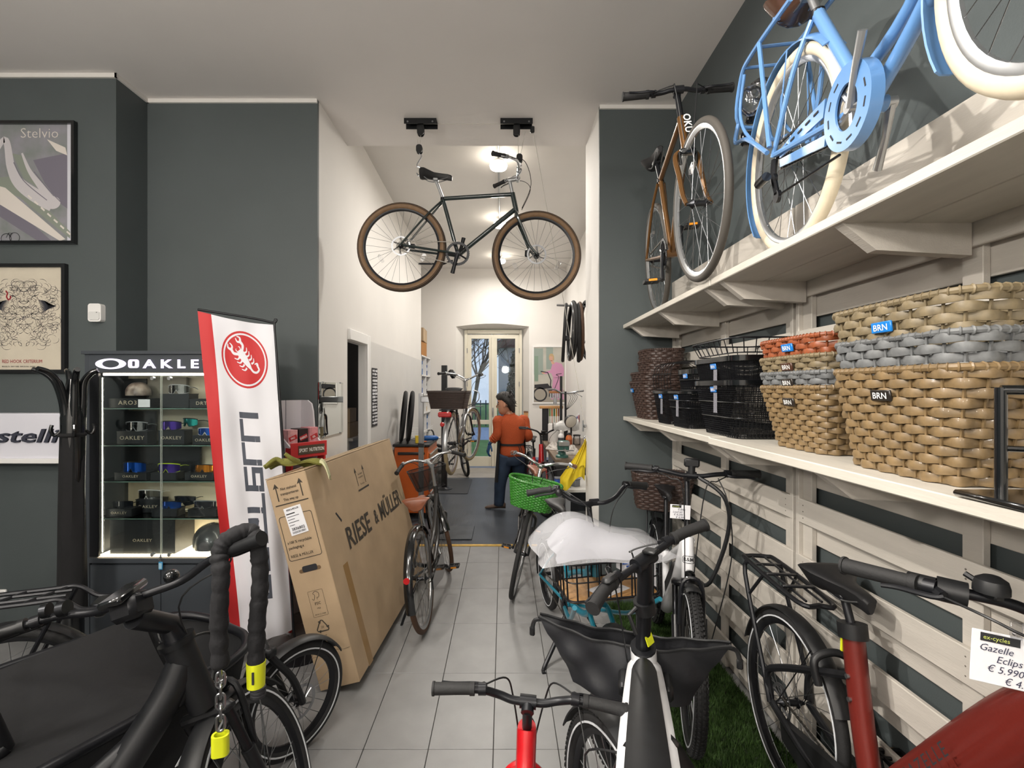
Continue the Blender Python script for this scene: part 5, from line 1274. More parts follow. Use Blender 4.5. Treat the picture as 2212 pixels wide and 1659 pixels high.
mb = MB(); q = cp2(3, 784); text(mb, 'RED HOOK CRITERIUM', .0335, Mz @ Mx.Translation((q[0], q[1], .001)), sx=.80); redp = mat('red_print', '9c3038', .7); obj('lettering', mb, redp, rh, smooth=False); mb = MB()
q = cp2(14, 640); ribbon(mb, sm([(q[0]-.01, q[1]+.04), (q[0]+.002, q[1]+.02), (q[0]-.004, q[1]), (q[0]+.008, q[1]-.022), (q[0]+.022, q[1]-.012), (q[0]+.022, q[1]+.004)], 6), .010, Mz, .001); obj('hook_emblem', mb, redp, rh, smooth=False)
mb = MB(); q = cp2(3, 793); text(mb, 'BROOKLYN · NAVY YARD · BARCELONA · MILANO', .013, Mz @ Mx.Translation((q[0], q[1], .001)), sx=.78); obj('small_print', mb, ink_m, rh, smooth=False)
# motion sensor
q = P(214, 677, 3.40); sn = thing('motion_sensor', 'small white alarm motion sensor on the dark wall corner', 'sensor', q)
f = frame((0, 0, 0), (1, 0, 0), (0, 0, 1))
obj('housing', MB().prism(rrect(.09, .125, .018, 4), .04, f), white_m, sn); obj('sensor_window', MB().prism(rrect(.075, .055, .012, 4), .008, f @ Mx.Translation((0, -.022, .038))), mat('milky_lens', 'd8d8d6', .25), sn)
obj('led', MB().box((.022, -.048, .0), (.006, .004, .004)), mat('led', '5b5b5b', .3), sn)
# white sign with raised lettering
q = P(138, 893, 3.27); q1 = P(138, 1000, 3.27); hh = q.z-q1.z
sg = thing('wall_sign', 'white box sign with dark raised lettering on the left wall, partly cut off', 'sign', (q.x-.36, 3.33, (q.z+q1.z)/2))
obj('panel', MB().box((0, 0, 0), (.72, .12, hh), b=.004), mat('white_acrylic', 'd9d9e2', .3), sg)
obj('ledge', MB().box((0, -.075, -hh/2+.015), (.72, .04, .03), b=.004), white_m, sg)
mb = MB(); fq = frame((P(126, 0, 3.27).x-sg.location.x, -.0605, P(0, 955, 3.27).z-sg.location.z), (1, 0, 0), (0, 0, 1))
for dz in (0, .004, .008, .012): text(mb, 'castelli', .128, fq @ Mx.Translation((0, 0, dz)), sx=1.75, shear=.22, bold=.014, align='RIGHT')
obj('lettering', mb, mat('dark_letter', '3a3c48', .4), sg, smooth=False)

# ---------------- coat stand ----------------
q = P(158, 900, 2.82); cs = thing('coat_stand', 'tall black coat stand with curved arms in front of the white sign', 'coat stand', (q.x, q.y, 0))
obj('base', MB().lathe([(.20, 0), (.20, .015), (.12, .03), (.06, .05)], 24), blk_gloss, cs)
mb = MB().tube([(0, 0, .03), (0, 0, .5), (0, 0, 1.1), (0, 0, 1.5), (0, 0, 1.72)], [.052, .050, .054, .060, .030], 14)
obj('post', mb, blk_gloss, cs)
for k in range(6):
    a = math.radians(20+60*k); c, s_ = math.cos(a), math.sin(a)
    g_ = .62+.38*(1-c)/2 if c > 0 else 1.0; r = [.035, .045, .08*g_, .13*g_, .185*g_]; zz = [1.46, 1.58, 1.70, 1.755, 1.775]
    obj('arm', MB().tube(sm([(c*x, s_*x, z) for x, z in zip(r, zz)], 5), [.022, .020]+[.018, .013], 10) if False else MB().tube(sm([(c*x, s_*x, z) for x, z in zip(r, zz)], 5), [.024-.010*i/20 for i in range(21)], 10), blk_gloss, cs)
for k in range(4):
    a = math.radians(45+90*k); c, s_ = math.cos(a), math.sin(a)
    obj('hook', MB().tube(sm([(c*.055, s_*.055, 1.42), (c*.08, s_*.08, 1.40), (c*.095, s_*.095, 1.43), (c*.09, s_*.09, 1.46)], 5), .009, 8), blk_gloss, cs)
cv = mat('black_cloth', '121214', .9, noise=.2, nscale=12, bump=.3, bscale=14)
ct = thing('hanging_coat', 'long black coat hanging on the coat stand post', 'coat', (q.x, q.y-.005, 0))
obj('coat_body', MB().sweep([[V(((.050+.016*v+.006*math.sin(5*a+3*v))*math.cos(a), (.055+.016*v+.005*math.sin(7*a))*math.sin(a), 1.40-1.02*v)) for a in [2*PI*k/24 for k in range(24)]] for v in [j/8 for j in range(9)]], cap=False), cv, ct)
obj('collar', MB().torus(.055, .012, Mx.Translation((0, 0, 1.40)), 24, 8), cv, ct)

# ---------------- glazed sunglasses cabinet ----------------
cab_m = mat('anthracite_laminate', '3b4046', .5, noise=.04, nscale=4)
cx0, cx1, cy0, cy1, ch = -2.62, -1.69, 3.05, 3.385, 1.88
cab = thing('display_cabinet', 'tall dark grey glazed sunglasses cabinet with lit sign and lit glass shelves', 'display cabinet', ((cx0+cx1)/2, (cy0+cy1)/2, 0))
cmx = (cx0+cx1)/2
def cb(name, a, b, m, parent=cab, bev=.002, **k):
    a = V(a); b = V(b); return obj(name, MB().box((a+b)/2, b-a, b=bev), m, parent, world=True, smooth=False, **k)
gz0, gz1 = .612, 1.765
cb('side_panel', (cx0, cy0, 0), (cx0+.03, cy1, ch), cab_m); cb('side_panel', (cx1-.03, cy0, 0), (cx1, cy1, ch), cab_m)
cb('front_stile', (cx0+.03, cy0, gz0), (cx0+.085, cy0+.02, gz1), blk_sat); cb('front_stile', (cx1-.085, cy0, gz0), (cx1-.03, cy0+.02, gz1), blk_sat)
cb('back_panel', (cx0+.03, cy1-.02, gz0), (cx1-.03, cy1, gz1), mat('beige_back_panel', 'cfc5ae', .5))
hd = cb('header', (cx0+.03, cy0, gz1), (cx1-.03, cy1, ch), cab_m); cb('cornice', (cx0-.012, cy0-.015, ch), (cx1+.012, cy1, ch+.022), cab_m)
base = cb('base_unit', (cx0+.03, cy0+.02, .06), (cx1-.03, cy1, gz0-.035), cab_m); cb('plinth', (cx0+.03, cy0+.05, 0), (cx1-.03, cy1, .06), black_m)
cb('ledge', (cx0+.03, cy0-.012, gz0-.035), (cx1-.03, cy1, gz0-.006), cab_m)
xs = P(347, 0, cy0).x
for a, b in ((cx0+.034, xs-.002), (xs+.002, cx1-.034)): cb('cupboard_door', (a, cy0, .07), (b, cy0+.018, gz0-.05), cab_m)
light_m = mat('lit_panel', 'ffe9c4', .5, emit=9.0); strip_m = mat('lit_strip', 'fff2dc', .5, emit=11.0); sign_m = mat('lit_sign_letters', 'e6e0f4', .5, emit=.62)
cb('light_panel', (cx0+.06, cy0+.025, gz0-.006), (cx1-.06, cy1-.022, gz0+.002), light_m)
cb('light_strip', (cx0+.09, cy0+.03, gz1-.016), (cx1-.09, cy0+.05, gz1-.003), strip_m)
for x in (cx0+.088, cx1-.088): cb('edge_light', (x-.0015, cy0+.026, gz0+.02), (x+.0015, cy0+.034, gz1-.03), strip_m)
shz = [P(0, y, cy0+.03).z for y in (882, 962, 1040, 1120)]
for z in shz:
    s_ = cb('glass_shelf', (cx0+.035, cy0+.03, z-.006), (cx1-.035, cy1-.022, z), glass_m)
    cb('polished_edge', (cx0+.035, cy0+.0285, z-.006), (cx1-.035, cy0+.03, z), glass_edge, s_)
for k, (a, b) in enumerate(((cx0+.085, xs-.003), (xs+.003, cx1-.085))):
    d_ = cb('glass_door', (a, cy0+.004, gz0+.004), (b, cy0+.009, gz1-.02), glass_m)
    cb('polished_edge', ((b-.0025) if k == 0 else (a), cy0+.0035, gz0+.004), (b if k == 0 else a+.0025, cy0+.0095, gz1-.02), mat('bright_glass_edge', 'b9c4bb', .2), d_)
    for z in (gz0+.014, gz1-.035): obj('door_pin', MB().cyl(((b-.05) if k == 0 else (a+.05), cy0-.004, z), ((b-.05) if k == 0 else (a+.05), cy0+.016, z), .011), alu_m, d_, world=True)
fq = frame((P(207, 0, cy0).x, cy0-.001, P(0, 796, cy0).z), (1, 0, 0), (0, 0, 1)); s = cy0/F
mb = MB().ring2(circ(40, 33*s, 11.5*s), circ(40, 18.5*s, 8*s), .004, fq @ Mx.Translation((33*s, 10*s, 0)))
obj('logo_ring', mb, sign_m, hd, world=True, smooth=False)
for ch_, px0, w in (('A', 311, 26), ('K', 347, 26), ('L', 383, 20), ('E', 412, 20), ('Y', 440, 26)):
    mb = MB(); M_ = fq @ Mx.Translation(((px0-207)*s, 1.2*s, .0))
    for dz in (.001, .005): text(mb, ch_, 25.5*s, M_ @ Mx.Translation((0, 0, dz)), sx=w/(15 if ch_ in 'OAKY' else 12)*.86, bold=.03)
    obj('sign_letter', mb, sign_m, hd, world=True, smooth=False)
M_ = fq @ Mx.Translation((82.5*s, 10.2*s, 0)); obj('sign_letter', MB().ring2([(x, y) for x, y in rrect(23*s, 18.6*s, 5*s, 4)], [(x, y) for x, y in rrect(7*s, 11*s, 2*s, 4)], .005, M_), sign_m, hd, world=True, smooth=False)
kf = thing('key_fob', 'blue key fob hanging from the glass door lock of the cabinet', 'key', P(347, 1203, cy0-.02))
obj('key_ring', MB().torus(.012, .0015, Mx.Rotation(PI/2, 4, 'X') @ Mx.Translation((0, -.012, 0)), 18, 6), steel_m, kf); obj('key', MB().box((.0, 0, .0), (.008, .003, .03)).cyl((0, 0, -.03), (0, 0, -.015), .002), steel_m, kf)
obj('tag', MB().box((0, 0, -.055), (.026, .006, .05), b=.003), mat('blue_tag', '3f8fc0', .4), kf); obj('paper_slip', MB().box((0, -.004, -.055), (.018, .002, .034)), mat('pale_blue_slip', '9cc4d8', .6), kf)
# boxes, glasses and helmets on the glass shelves
boxm = mat('black_card', '1d2024', .45, noise=.15, nscale=6); gold = mat('pale_gold_print', 'b9ad97', .5)
gg = 'sunglasses boxes in the cabinet'
def gbox(label, x0, x1, y0, zs, d, dep=.085, txt='OAKLEY', ts=.45, big=False, m=None, up=None):
    a = P(x0, y0, d); b = P(x1, y0, d); h = a.z-zs
    t = thing('eyewear_box', label, 'box', ((a.x+b.x)/2, d+dep/2, zs), 0, gg); w = b.x-a.x
    obj('carton', MB().box((0, 0, h/2), (w, dep, h), b=.002), m or boxm, t, smooth=False)
    obj('lid_edge', MB().ring2([(-w/2-.0015, -dep/2-.0015), (w/2+.0015, -dep/2-.0015), (w/2+.0015, dep/2+.0015), (-w/2-.0015, dep/2+.0015)], [(-w/2+.004, -dep/2+.004), (w/2-.004, -dep/2+.004), (w/2-.004, dep/2-.004), (-w/2+.004, dep/2-.004)], .004, None, h-.0035), m or boxm, t, smooth=False)
    if txt:
        mb = MB(); text(mb, txt, min(h*ts, w*.17), frame((0, -dep/2-.0005, h*.36), (1, 0, 0), (0, 0, 1)), align='CENTER', sx=1.15, bold=.015, space=1.15); obj('lettering', mb, gold, t, smooth=False)
    return t
def glasses(label, px, py, d, w, lens, fm_, sh=.42, yaw=0, group='sunglasses in the cabinet'):
    t = thing('sunglasses', label, 'sunglasses', P(px, py, d), (0, 0, yaw), group); h = w*sh; r = w*.62
    def sf(u, v):
        a = (u-.5)*1.75; k = 1-.35*abs(2*u-1)**2.5; nt = max(0, 1-abs(u-.5)*9)*.45
        return (r*math.sin(a), r-r*math.cos(a)-0.0-r*.2, h*(v-.5)*k+(nt*h*(1-v)))
    obj('lens', MB().grid(sf, 24, 6, .002), lens, t)
    mb = MB().tube([V(sf(k/24, 1)) for k in range(25)], .0032*w/.13, 6)
    for s in (0, 1): mb.tube(sm([V(sf(s, .8)), V(sf(s, .8))+V(((.5-s)*-.01, .04, .0)), V(sf(s, .8))+V(((s-.5)*-.01, .095, -.012))], 4), .0028, 6)
    mb.tube([V(sf(k/24, 0)) for k in range(25)], .0018, 5)
    obj('frame', mb, fm_, t); return t
L_blue = mat('blue_mirror_lens', '1c56b8', .1, metal=.7); L_purple = mat('purple_mirror_lens', '4a2f9a', .1, metal=.7); L_teal = mat('teal_mirror_lens', '22a7a0', .1, metal=.7); L_dark = mat('dark_lens', '20242a', .1, coat=.5); L_or = mat('orange_mirror_lens', 'd8861c', .1, metal=.7)
L_clear = glassy('clear_lens', 'd8dada', 1.5, .15, .05); F_lime = mat('lime_frame', 'b8d12a', .4); F_grey = mat('grey_frame', '8a8d90', .4)
z1, z2, z3, z4 = shz; d = 3.12
def bx(label, s, x0, x1, y0, **k): return gbox(label, x0, x1, y0, shz[s]+.0005, k.pop('d', d), **k)
hb_ = bx('black helmet box with a white label on the top cabinet shelf, left', 0, 234, 318, 861, txt='ARO3', ts=.62, dep=.12)
bx('black box under the clear glasses on the top shelf of the cabinet', 0, 345, 408, 851, txt='', dep=.1, d=3.15)
bx('black helmet box on the top cabinet shelf beside the flag', 0, 409, 468, 862, txt='DRT3', ts=.62, dep=.12)
obj('price_label', MB().box((.105, -.061, .03), (.075, .002, .05)), paper_m, hb_, smooth=False)
bx('black box under the clear shield glasses, second shelf left', 1, 252, 318, 932, txt='OAKLEY', d=3.14); bx('black box under the purple mirrored glasses, second shelf', 1, 342, 398, 930, d=3.14)
bx('black box at the flag side of the second shelf', 1, 416, 466, 941, txt='OAKLEY', d=3.12)
bx('black box with white label under the blue goggles, third shelf', 2, 247, 316, 1021); bx('plain black box under the lime framed glasses, third shelf', 2, 325, 380, 1022, txt=''); bx('black box under the orange lens glasses, third shelf', 2, 399, 460, 1021)
bx('black box at the left of the fourth shelf under dark glasses', 3, 229, 284, 1100); bx('taller black box under the white framed glasses, fourth shelf', 3, 293, 345, 1079, d=3.22); bx('plain black box under the small blue glasses, fourth shelf', 3, 327, 382, 1100, txt=''); bx('plain black box beside the flag on the fourth shelf', 3, 405, 466, 1101, txt='')
gbox('large black box lettered on the lit bottom of the cabinet', 237, 378, 1123, gz0+.0025, 3.10, dep=.20, txt='OAKLEY', ts=.12)
gbox('dark presentation board standing behind the third shelf glasses', 262, 432, 965, z3+.0005, 3.31, dep=.02, txt='')
gbox('grey card board standing at the back of the top shelf', 318, 402, 815, z1+.0005, 3.30, dep=.02, txt='', m=mat('grey_card', '6f6a60', .6))
gbox('dark card board standing behind the helmet on the top cabinet shelf', 262, 316, 818, z1+.0005, 3.30, dep=.02, txt='', m=boxm)
gbox('dark presentation board standing at the back of the second shelf', 248, 335, 888, z2+.0005, 3.31, dep=.02, txt='')
glasses('clear shield glasses on the top shelf of the cabinet', 384, 841, 3.19, .145, L_clear, F_grey); glasses('clear shield glasses on the second shelf left', 292, 921, 3.18, .15, L_clear, F_grey); glasses('purple mirrored glasses on the second shelf', 367, 919, 3.18, .14, L_purple, black_m)
glasses('teal mirrored glasses at the back of the second shelf', 408, 912, 3.26, .13, L_teal, black_m, yaw=-.3); glasses('small blue glasses beside the flag on the second shelf', 445, 932, 3.16, .12, L_blue, fr_white)
glasses('wide blue mirrored goggles on the third shelf', 287, 1010, 3.16, .155, L_blue, black_m, .5); glasses('lime green framed glasses with purple lens on the third shelf', 362, 1011, 3.16, .15, L_purple, F_lime); glasses('orange lens glasses on the third shelf beside the flag', 440, 1012, 3.16, .13, L_or, black_m)
glasses('dark teal glasses at the left of the fourth shelf', 262, 1091, 3.16, .14, L_dark, black_m); glasses('white framed clear glasses on the taller box, fourth shelf', 320, 1069, 3.26, .16, L_clear, white_m, .46); glasses('small blue mirrored glasses on the fourth shelf', 368, 1091, 3.16, .13, L_blue, black_m)
glasses('dark glasses with teal flash at the back of the fourth shelf', 397, 1081, 3.27, .15, L_dark, black_m); glasses('grey mirrored glasses beside the flag on the fourth shelf', 440, 1091, 3.16, .15, L_dark, F_grey)
def helmet(label, px, py, d, r, shell, yaw=0, vents=True):
    t = thing('cycling_helmet', label, 'helmet', P(px, py, d), (0, 0, yaw))
    def sf(u, v):
        a = 2*PI*u; b = v*PI*.54; return (r*1.0*math.sin(b)*math.cos(a), r*1.25*math.sin(b)*math.sin(a), r*.95*math.cos(b)-.25*r*(math.sin(a) < 0)*v**4)
    obj('shell', MB().grid(sf, 28, 12, .012), shell, t)
    mb = MB()
    for k in (-2, -1, 0, 1, 2):
        for m_ in (0, 1): mb.tube([V(sf(((.75+.05*k) if m_ == 0 else (.25-.05*k)), v))*1.012 for v in (.25, .4, .55, .68)], [.004, .009, .009, .003], 8)
    obj('vent', mb, black_m, t)
    obj('visor_band', MB().tube([V(sf(k/28, .97))*1.01 for k in range(28)], .007, 6, closed=True), black_m, t)
    obj('strap', MB().tube(sm([V(sf(.0, 1)), V((r*.75, 0, -r*.9)), V((r*.2, -.02, -r*1.25))], 5), .004, 5), black_m, t)
    return t
helmet('white and red cycling helmet on the top shelf of the cabinet', 299, 847, 3.21, .058, mat('white_red_helmet', 'a89c92', .35, noise=.6, nscale=12, col2='2c1214'), .6)
helmet('dark grey cycling helmet on the lit bottom of the cabinet', 459, 1165, 3.18, .10, mat('grey_helmet', '4d4f50', .25, coat=.5), .5)

# ---------------- flag banner ----------------
fa = [P(427, 672, 2.86), P(590, 702, 3.02), P(502, 1398, 2.86), P(632, 1364, 3.02)]
fl_ = thing('flag_banner', 'tall white and red cycling flag banner with a scorpion emblem in front of the cabinet', 'banner', (P(600, 1420, 3.02).x, 3.02, 0))
nrm = V((.6, -1, 0)).normalized()
def fs(u, v, off=0):
    p = fa[0].lerp(fa[1], u).lerp(fa[2].lerp(fa[3], u), v)
    bow = .020*math.sin(PI*v)*(1-u); w = .017*math.sin(7*u+4*v)*min(1, .3+v)+.010*math.sin(15*u-5*v)*min(1, .4+v)+.004*math.sin(23*v+6*u)
    return p+V((-bow*.2, 0, -.012*math.sin(PI*u)*(1-v)))+nrm*(w+off)
white_cloth = mat('white_flag_cloth', 'dcdce2', .6); red_cloth = mat('red_flag_cloth', 'bd2326', .6); grey_print = mat('slate_print', '474c57', .6)
ub = lambda v: .17-.03*v+.012*math.sin(9*v)
obj('flag_cloth', MB().grid(lambda u, v: fs(ub(v)+(1-ub(v))*u, v), 30, 60, .0015), white_cloth, fl_, world=True, ang=80)
obj('red_border', MB().grid(lambda u, v: fs(ub(v)*u, v), 6, 60, .0015), red_cloth, fl_, world=True, ang=80)
def fmap(mb, off=.0022): mb.v = [fs(p.x, p.y, off+p.z) for p in mb.v]; return mb
# emblem: white scorpion on a red disc with a white ring; coordinates in flag (u, v), aspect corrected
asp = (fa[1]-fa[0]).length/(fa[2]-fa[0]).length          *1.4   # width / height, as printed
def cuv(x, y, cu=.575, cv=.122): return (cu+x, cv+y*asp)  # x, y in flag widths, y down
def disc(r, n=48): return [cuv(r*math.cos(2*PI*k/n), r*math.sin(2*PI*k/n)) for k in range(n)]
def fan(mb, ring_, c, z):
    # several rings so the print follows the folds
    n = len(ring_); K = 6; vs = [(c[0], c[1], z)]
    for j in range(1, K+1): vs += [(c[0]+(x-c[0])*j/K, c[1]+(y-c[1])*j/K, z) for x, y in ring_]
    fs_ = [(0, 1+(i+1) % n, 1+i) for i in range(n)]
    for j in range(K-1):
        a = 1+j*n; b = a+n
        for i in range(n): k2 = (i+1) % n; fs_.append((a+i, a+k2, b+k2, b+i))
    mb.add(vs, fs_)
mb = MB(); fan(mb, disc(.315), cuv(0, 0), 0); obj('red_disc', fmap(mb), red_cloth, fl_, world=True, smooth=False)
mb = MB(); o_, i_ = disc(.292), disc(.272); n = len(o_)
mb.add([(x, y, .0012) for x, y in o_]+[(x, y, .0012) for x, y in i_], [(i, (i+1) % n, n+(i+1) % n, n+i) for i in range(n)])
# scorpion in local axes: body along -45 deg (head upper left, tail lower right)
ca, sa = math.cos(math.radians(52)), math.sin(math.radians(52))
def sp(a, b): return cuv((a*ca-b*sa)*.95, (a*sa+b*ca)*.95)          # a along the body (head negative), b sideways
body = [sp(-.13+.26*t, w) for t, w in ((0, .0), (.04, .045), (.2, .052), (.5, .045), (.8, .030), (1, .012))]+[sp(-.13+.26*t, -w) for t, w in ((1, .012), (.8, .030), (.5, .045), (.2, .052), (.04, .045))]
fan(mb, body, sp(0, 0), .0014)
def stroke(pts, w0, w1):
    p = sm([V((x, y, 0)) for x, y in pts], 6); n = len(p); L = []; R_ = []
    for i in range(n):
        t = p[min(i+1, n-1)]-p[max(i-1, 0)]; t.y /= asp; t.normalize(); w = w0+(w1-w0)*i/(n-1); q = V((-t.y, t.x*asp, 0))*w/2
        L.append(p[i]+q+V((0, 0, .0014))); R_.append(p[i]-q+V((0, 0, .0014)))
    mb.add(L+R_, [(i, i+1, n+i+1, n+i) for i in range(n-1)])
for s in (-1, 1):
    stroke([sp(-.10, s*.035), sp(-.14, s*.085), sp(-.19, s*.085)], .03, .034)          # claw arm
    stroke([sp(-.19, s*.085), sp(-.23, s*.11), sp(-.265, s*.085)], .034, .010); stroke([sp(-.19, s*.085), sp(-.215, s*.05), sp(-.26, s*.055)], .030, .010)
    stroke([sp(-.115, s*.02), sp(-.15, s*.035), sp(-.165, s*.02)], .012, .006)
    for k in range(4): a = -.065+.05*k; stroke([sp(a, s*.045), sp(a+.005, s*.085), sp(a-.03, s*.115)], .024, .008)
stroke([sp(.12, 0), sp(.17, -.005), sp(.205, -.04), sp(.20, -.09), sp(.155, -.10)], .026, .022); stroke([sp(.155, -.10), sp(.13, -.115), sp(.115, -.08)], .034, .008)
obj('white_emblem', fmap(mb), white_cloth, fl_, world=True, smooth=False)
# vertical lettering seen from the back of the cloth: reads upwards, letter tops to the right
mb = MB(); HH = .225
def bar(a0, b0, a1, b1):
    if abs(a0-a1) < 1e-6: r = (a0-.0095, a0+.0095, min(b0, b1)-.02, max(b0, b1)+.02)
    else: r = (min(a0, a1)-.0095, max(a0, a1)+.0095, b0-.024, b0+.024)
    n = 6; vs = []
    for i in range(n+1):
        for k in range(n+1): vs.append((.455+r[2]+(r[3]-r[2])*k/n, .868-(r[0]+(r[1]-r[0])*i/n), 0))
    m = n+1; mb.add(vs, [(i*m+k, i*m+k+1, (i+1)*m+k+1, (i+1)*m+k) for i in range(n) for k in range(n)])
H_ = {'c': (.088, [(0, 0, 0, 1), (0, 1, 1, 1), (0, 0, 1, 0)]), 'a': (.090, [(0, 1, 1, 1), (1, 0, 1, 1), (0, 0, 1, 0), (0, 0, 0, .5), (0, .5, 1, .5)]), 's': (.086, [(0, 1, 1, 1), (0, .5, 0, 1), (0, .5, 1, .5), (1, 0, 1, .5), (0, 0, 1, 0)]),
      't': (.076, [(.12, 0, .12, 1), (-.25, 1, .9, 1)]), 'e': (.082, [(1, .5, 1, 1), (0, 1, 1, 1), (0, 0, 0, 1), (0, 0, 1, 0), (0, .5, 1, .5)]), 'l': (.074, [(0, 0, 0, 1), (0, 0, .9, 0)]), 'i': (.05, [(0, 0, 0, 1)])}
x = .0
for c_ in 'castelli':
    w, segs = H_[c_]
    for a0, b0, a1, b1 in segs: bar(x+a0*.058, b0*HH, x+a1*.058, b1*HH)
    x += w
obj('lettering', fmap(mb, .002), grey_print, fl_, world=True, smooth=False)
tp = fs(1, 0)+V((.01, 0, 0)); bt_ = fs(1, 1)+V((.012, 0, 0))
mb = MB().tube(sm([V((bt_.x+.03, bt_.y+.02, .02)), bt_, fs(1, .5)+V((.014, 0, 0)), tp+V((0, 0, -.05)), tp.lerp(fs(0, 0), .06)+V((0, 0, .012)), fs(0, 0)+V((0, 0, .01))], 8), .007, 8)
obj('pole', mb, blk_sat, fl_, world=True)
obj('base', MB().lathe([(.16, .0), (.16, .012), (.03, .03), (.02, .06)], 24, Mx.Translation((bt_.x+.03, bt_.y+.02, 0))), blk_sat, fl_, world=True)

# ---------------- sport nutrition stand ----------------
q = P(640, 940, 3.42)
sn_ = thing('cardboard_stand', 'red and white cardboard stand lettered Sport Nutrition by the mirror', 'display stand', (-1.49, 3.48, 0), (0, 0, .95))
wc = mat('white_cardboard', 'd4d0d4', .6); rc_ = mat('red_cardboard', 'b52a2e', .5)
prof = lambda top: [(.12, 0), (-.16, 0), (-.16, 1.02), (-.175, 1.14), (-.175, 1.26), (-.06, 1.33), (-.04, 1.50), (-.02, 1.555), (.03, 1.58), (.12, 1.58)]
f = frame((0, 0, 0), (0, 1, 0), (0, 0, 1))                # profile in (y, z), thickness along x
for x in (-.13, .12):
    obj('side_panel', MB().prism(prof(0), .010, f @ Mx.Translation((0, 0, x))), wc, sn_, smooth=False)
    obj('red_side', MB().prism([(-.163, .02), (-.163, 1.02), (-.178, 1.14), (-.178, 1.262), (-.11, 1.262), (-.08, 1.06), (-.08, .02)], .013, f @ Mx.Translation((0, 0, x-.0015))), rc_, sn_, smooth=False)
obj('back_panel', MB().box((0, .115, .79), (.25, .010, 1.58)), wc, sn_, smooth=False)
mb = MB()
for x in (-.002,): mb.box((x, .108, 1.45), (.003, .004, .26))
obj('seam', mb, mat('seam', '77737a', .7), sn_, smooth=False)
for z in (.35, .72, 1.0, 1.245): obj('tray', MB().box((0, -.01, z), (.24, .24, .008)), wc, sn_, smooth=False)
lip = obj('front_lip', MB().box((.0, -.180, 1.245), (.275, .010, .105), b=.002), rc_, sn_, smooth=False)
pl = obj('name_plate', MB().box((.015, -.187, 1.245), (.20, .004, .062)), mat('olive_plate', '4a4136', .5), lip, smooth=False)
mb = MB(); text(mb, 'SPORT  NUTRITION', .036, frame((.015, -.1895, 1.232), (1, 0, 0), (0, 0, 1)), align='CENTER', sx=.60, bold=.012); obj('lettering', mb, white_ink, pl, smooth=False)
for z in (.35, .72, 1.0): obj('front_lip', MB().box((0, -.165, z+.02), (.25, .008, .06)), rc_, sn_, smooth=False)
Ms = Mx.Translation(sn_.location) @ Mx.Rotation(.95, 4, 'Z')
pk = [('pink_white_wrapper', 'd9a2a4', 'pink and white snack box at the left of the nutrition stand'), ('dark_wrapper', '2b1d20', 'dark snack box with red flash in the middle of the nutrition stand'), ('rose_wrapper', 'd78f96', 'rose snack box at the right of the nutrition stand')]
for k, (nm, c_, lb) in enumerate(pk):
    t = thing('snack_box', lb, 'box', Ms @ V((-.078+.078*k, -.06, 1.2495)), (0, 0, .95+.05*k), 'snack boxes on the nutrition stand')
    obj('carton', MB().box((0, 0, .065), (.07, .10, .13+.01*k), b=.001), mat(nm, c_, .5, noise=.2, nscale=30), t, smooth=False)
    obj('printed_band', MB().box((0, -.0505, .075), (.06, .002, .03), Mx.Translation((0, 0, .075)) @ Mx.Rotation(-.35, 4, 'Y') @ Mx.Translation((0, 0, -.075))), rc_, t, smooth=False)
    mb = MB(); text(mb, ['PRO', 'ENERGY', 'GEL'][k], .02, frame((0, -.0522, .068), (1, 0, .35), (-.35, 0, 1)), align='CENTER', sx=.8, bold=.02); obj('lettering', mb, white_ink, t, smooth=False)
rnd = random.Random(8)
for k in range(7):
    t = thing('snack_pouch', 'blue foil snack pouch on the lower nutrition tray, '+['furthest left', 'second from left', 'third from left', 'in the middle', 'third from right', 'second from right', 'furthest right'][k], 'snack', Ms @ V((-.09+.03*k, -.06+.03*(k % 2), 1.006+.012*(k % 3))), (rnd.uniform(-.3, .3), rnd.uniform(-.3, .3), rnd.uniform(0, 3)), 'snack pouches on the nutrition stand')
    me = MB().grid(lambda u, v: ((u-.5)*.09, (v-.5)*.05, .012*math.sin(PI*u)*math.sin(PI*v)+.003*math.sin(20*u)), 8, 6, .003)
    tag(t, t['label'], 'snack', 'snack pouches on the nutrition stand')
    obj('foil', me, mat('blue_foil', ['24306e', '1d2247', '3a3f7c'][k % 3], .3, metal=.5), t)
# mirror on the left pier
mi = thing('wall_mirror', 'frameless rectangular mirror on the white left pier reflecting bicycles', 'mirror', (XL+.008, 3.98, 1.50))
obj('mirror_glass', MB().box((0, 0, 0), (.008, .56, .43), b=.002), mat('mirror', 'e4e8e6', .01, metal=1), mi, smooth=False)
mb = MB()
for y in (-.2, .2):
    for z in (-.213, .213): mb.box((.004, y, z), (.012, .02, .012), b=.002)
obj('mirror_clip', mb, steel_m, mi)
# sticker strip beside the doorway
q = P(807, 858, 5.36)
sk_ = thing('sticker_strip', 'tall narrow black and white printed strip on the white workshop wall', 'sticker', (wl_(5.38)+.010, 5.38, q.z), (0, 0, math.atan2(-(-1.49-XL), 8.8-YF)*1.0))
obj('backing', MB().box((0, 0, 0), (.002, .24, .64)), ink_m, sk_, smooth=False)
mb = MB(); rnd = random.Random(2)
for k in range(17):
    y = -.10; z = .29-k*.036
    while y < .10: w = rnd.uniform(.02, .06); mb.box((.0013, min(.11-w/2, y+w/2), z), (.001, w, rnd.choice((.018, .024, .010)))); y += w+.012
obj('print', mb, paper_m, sk_, smooth=False)

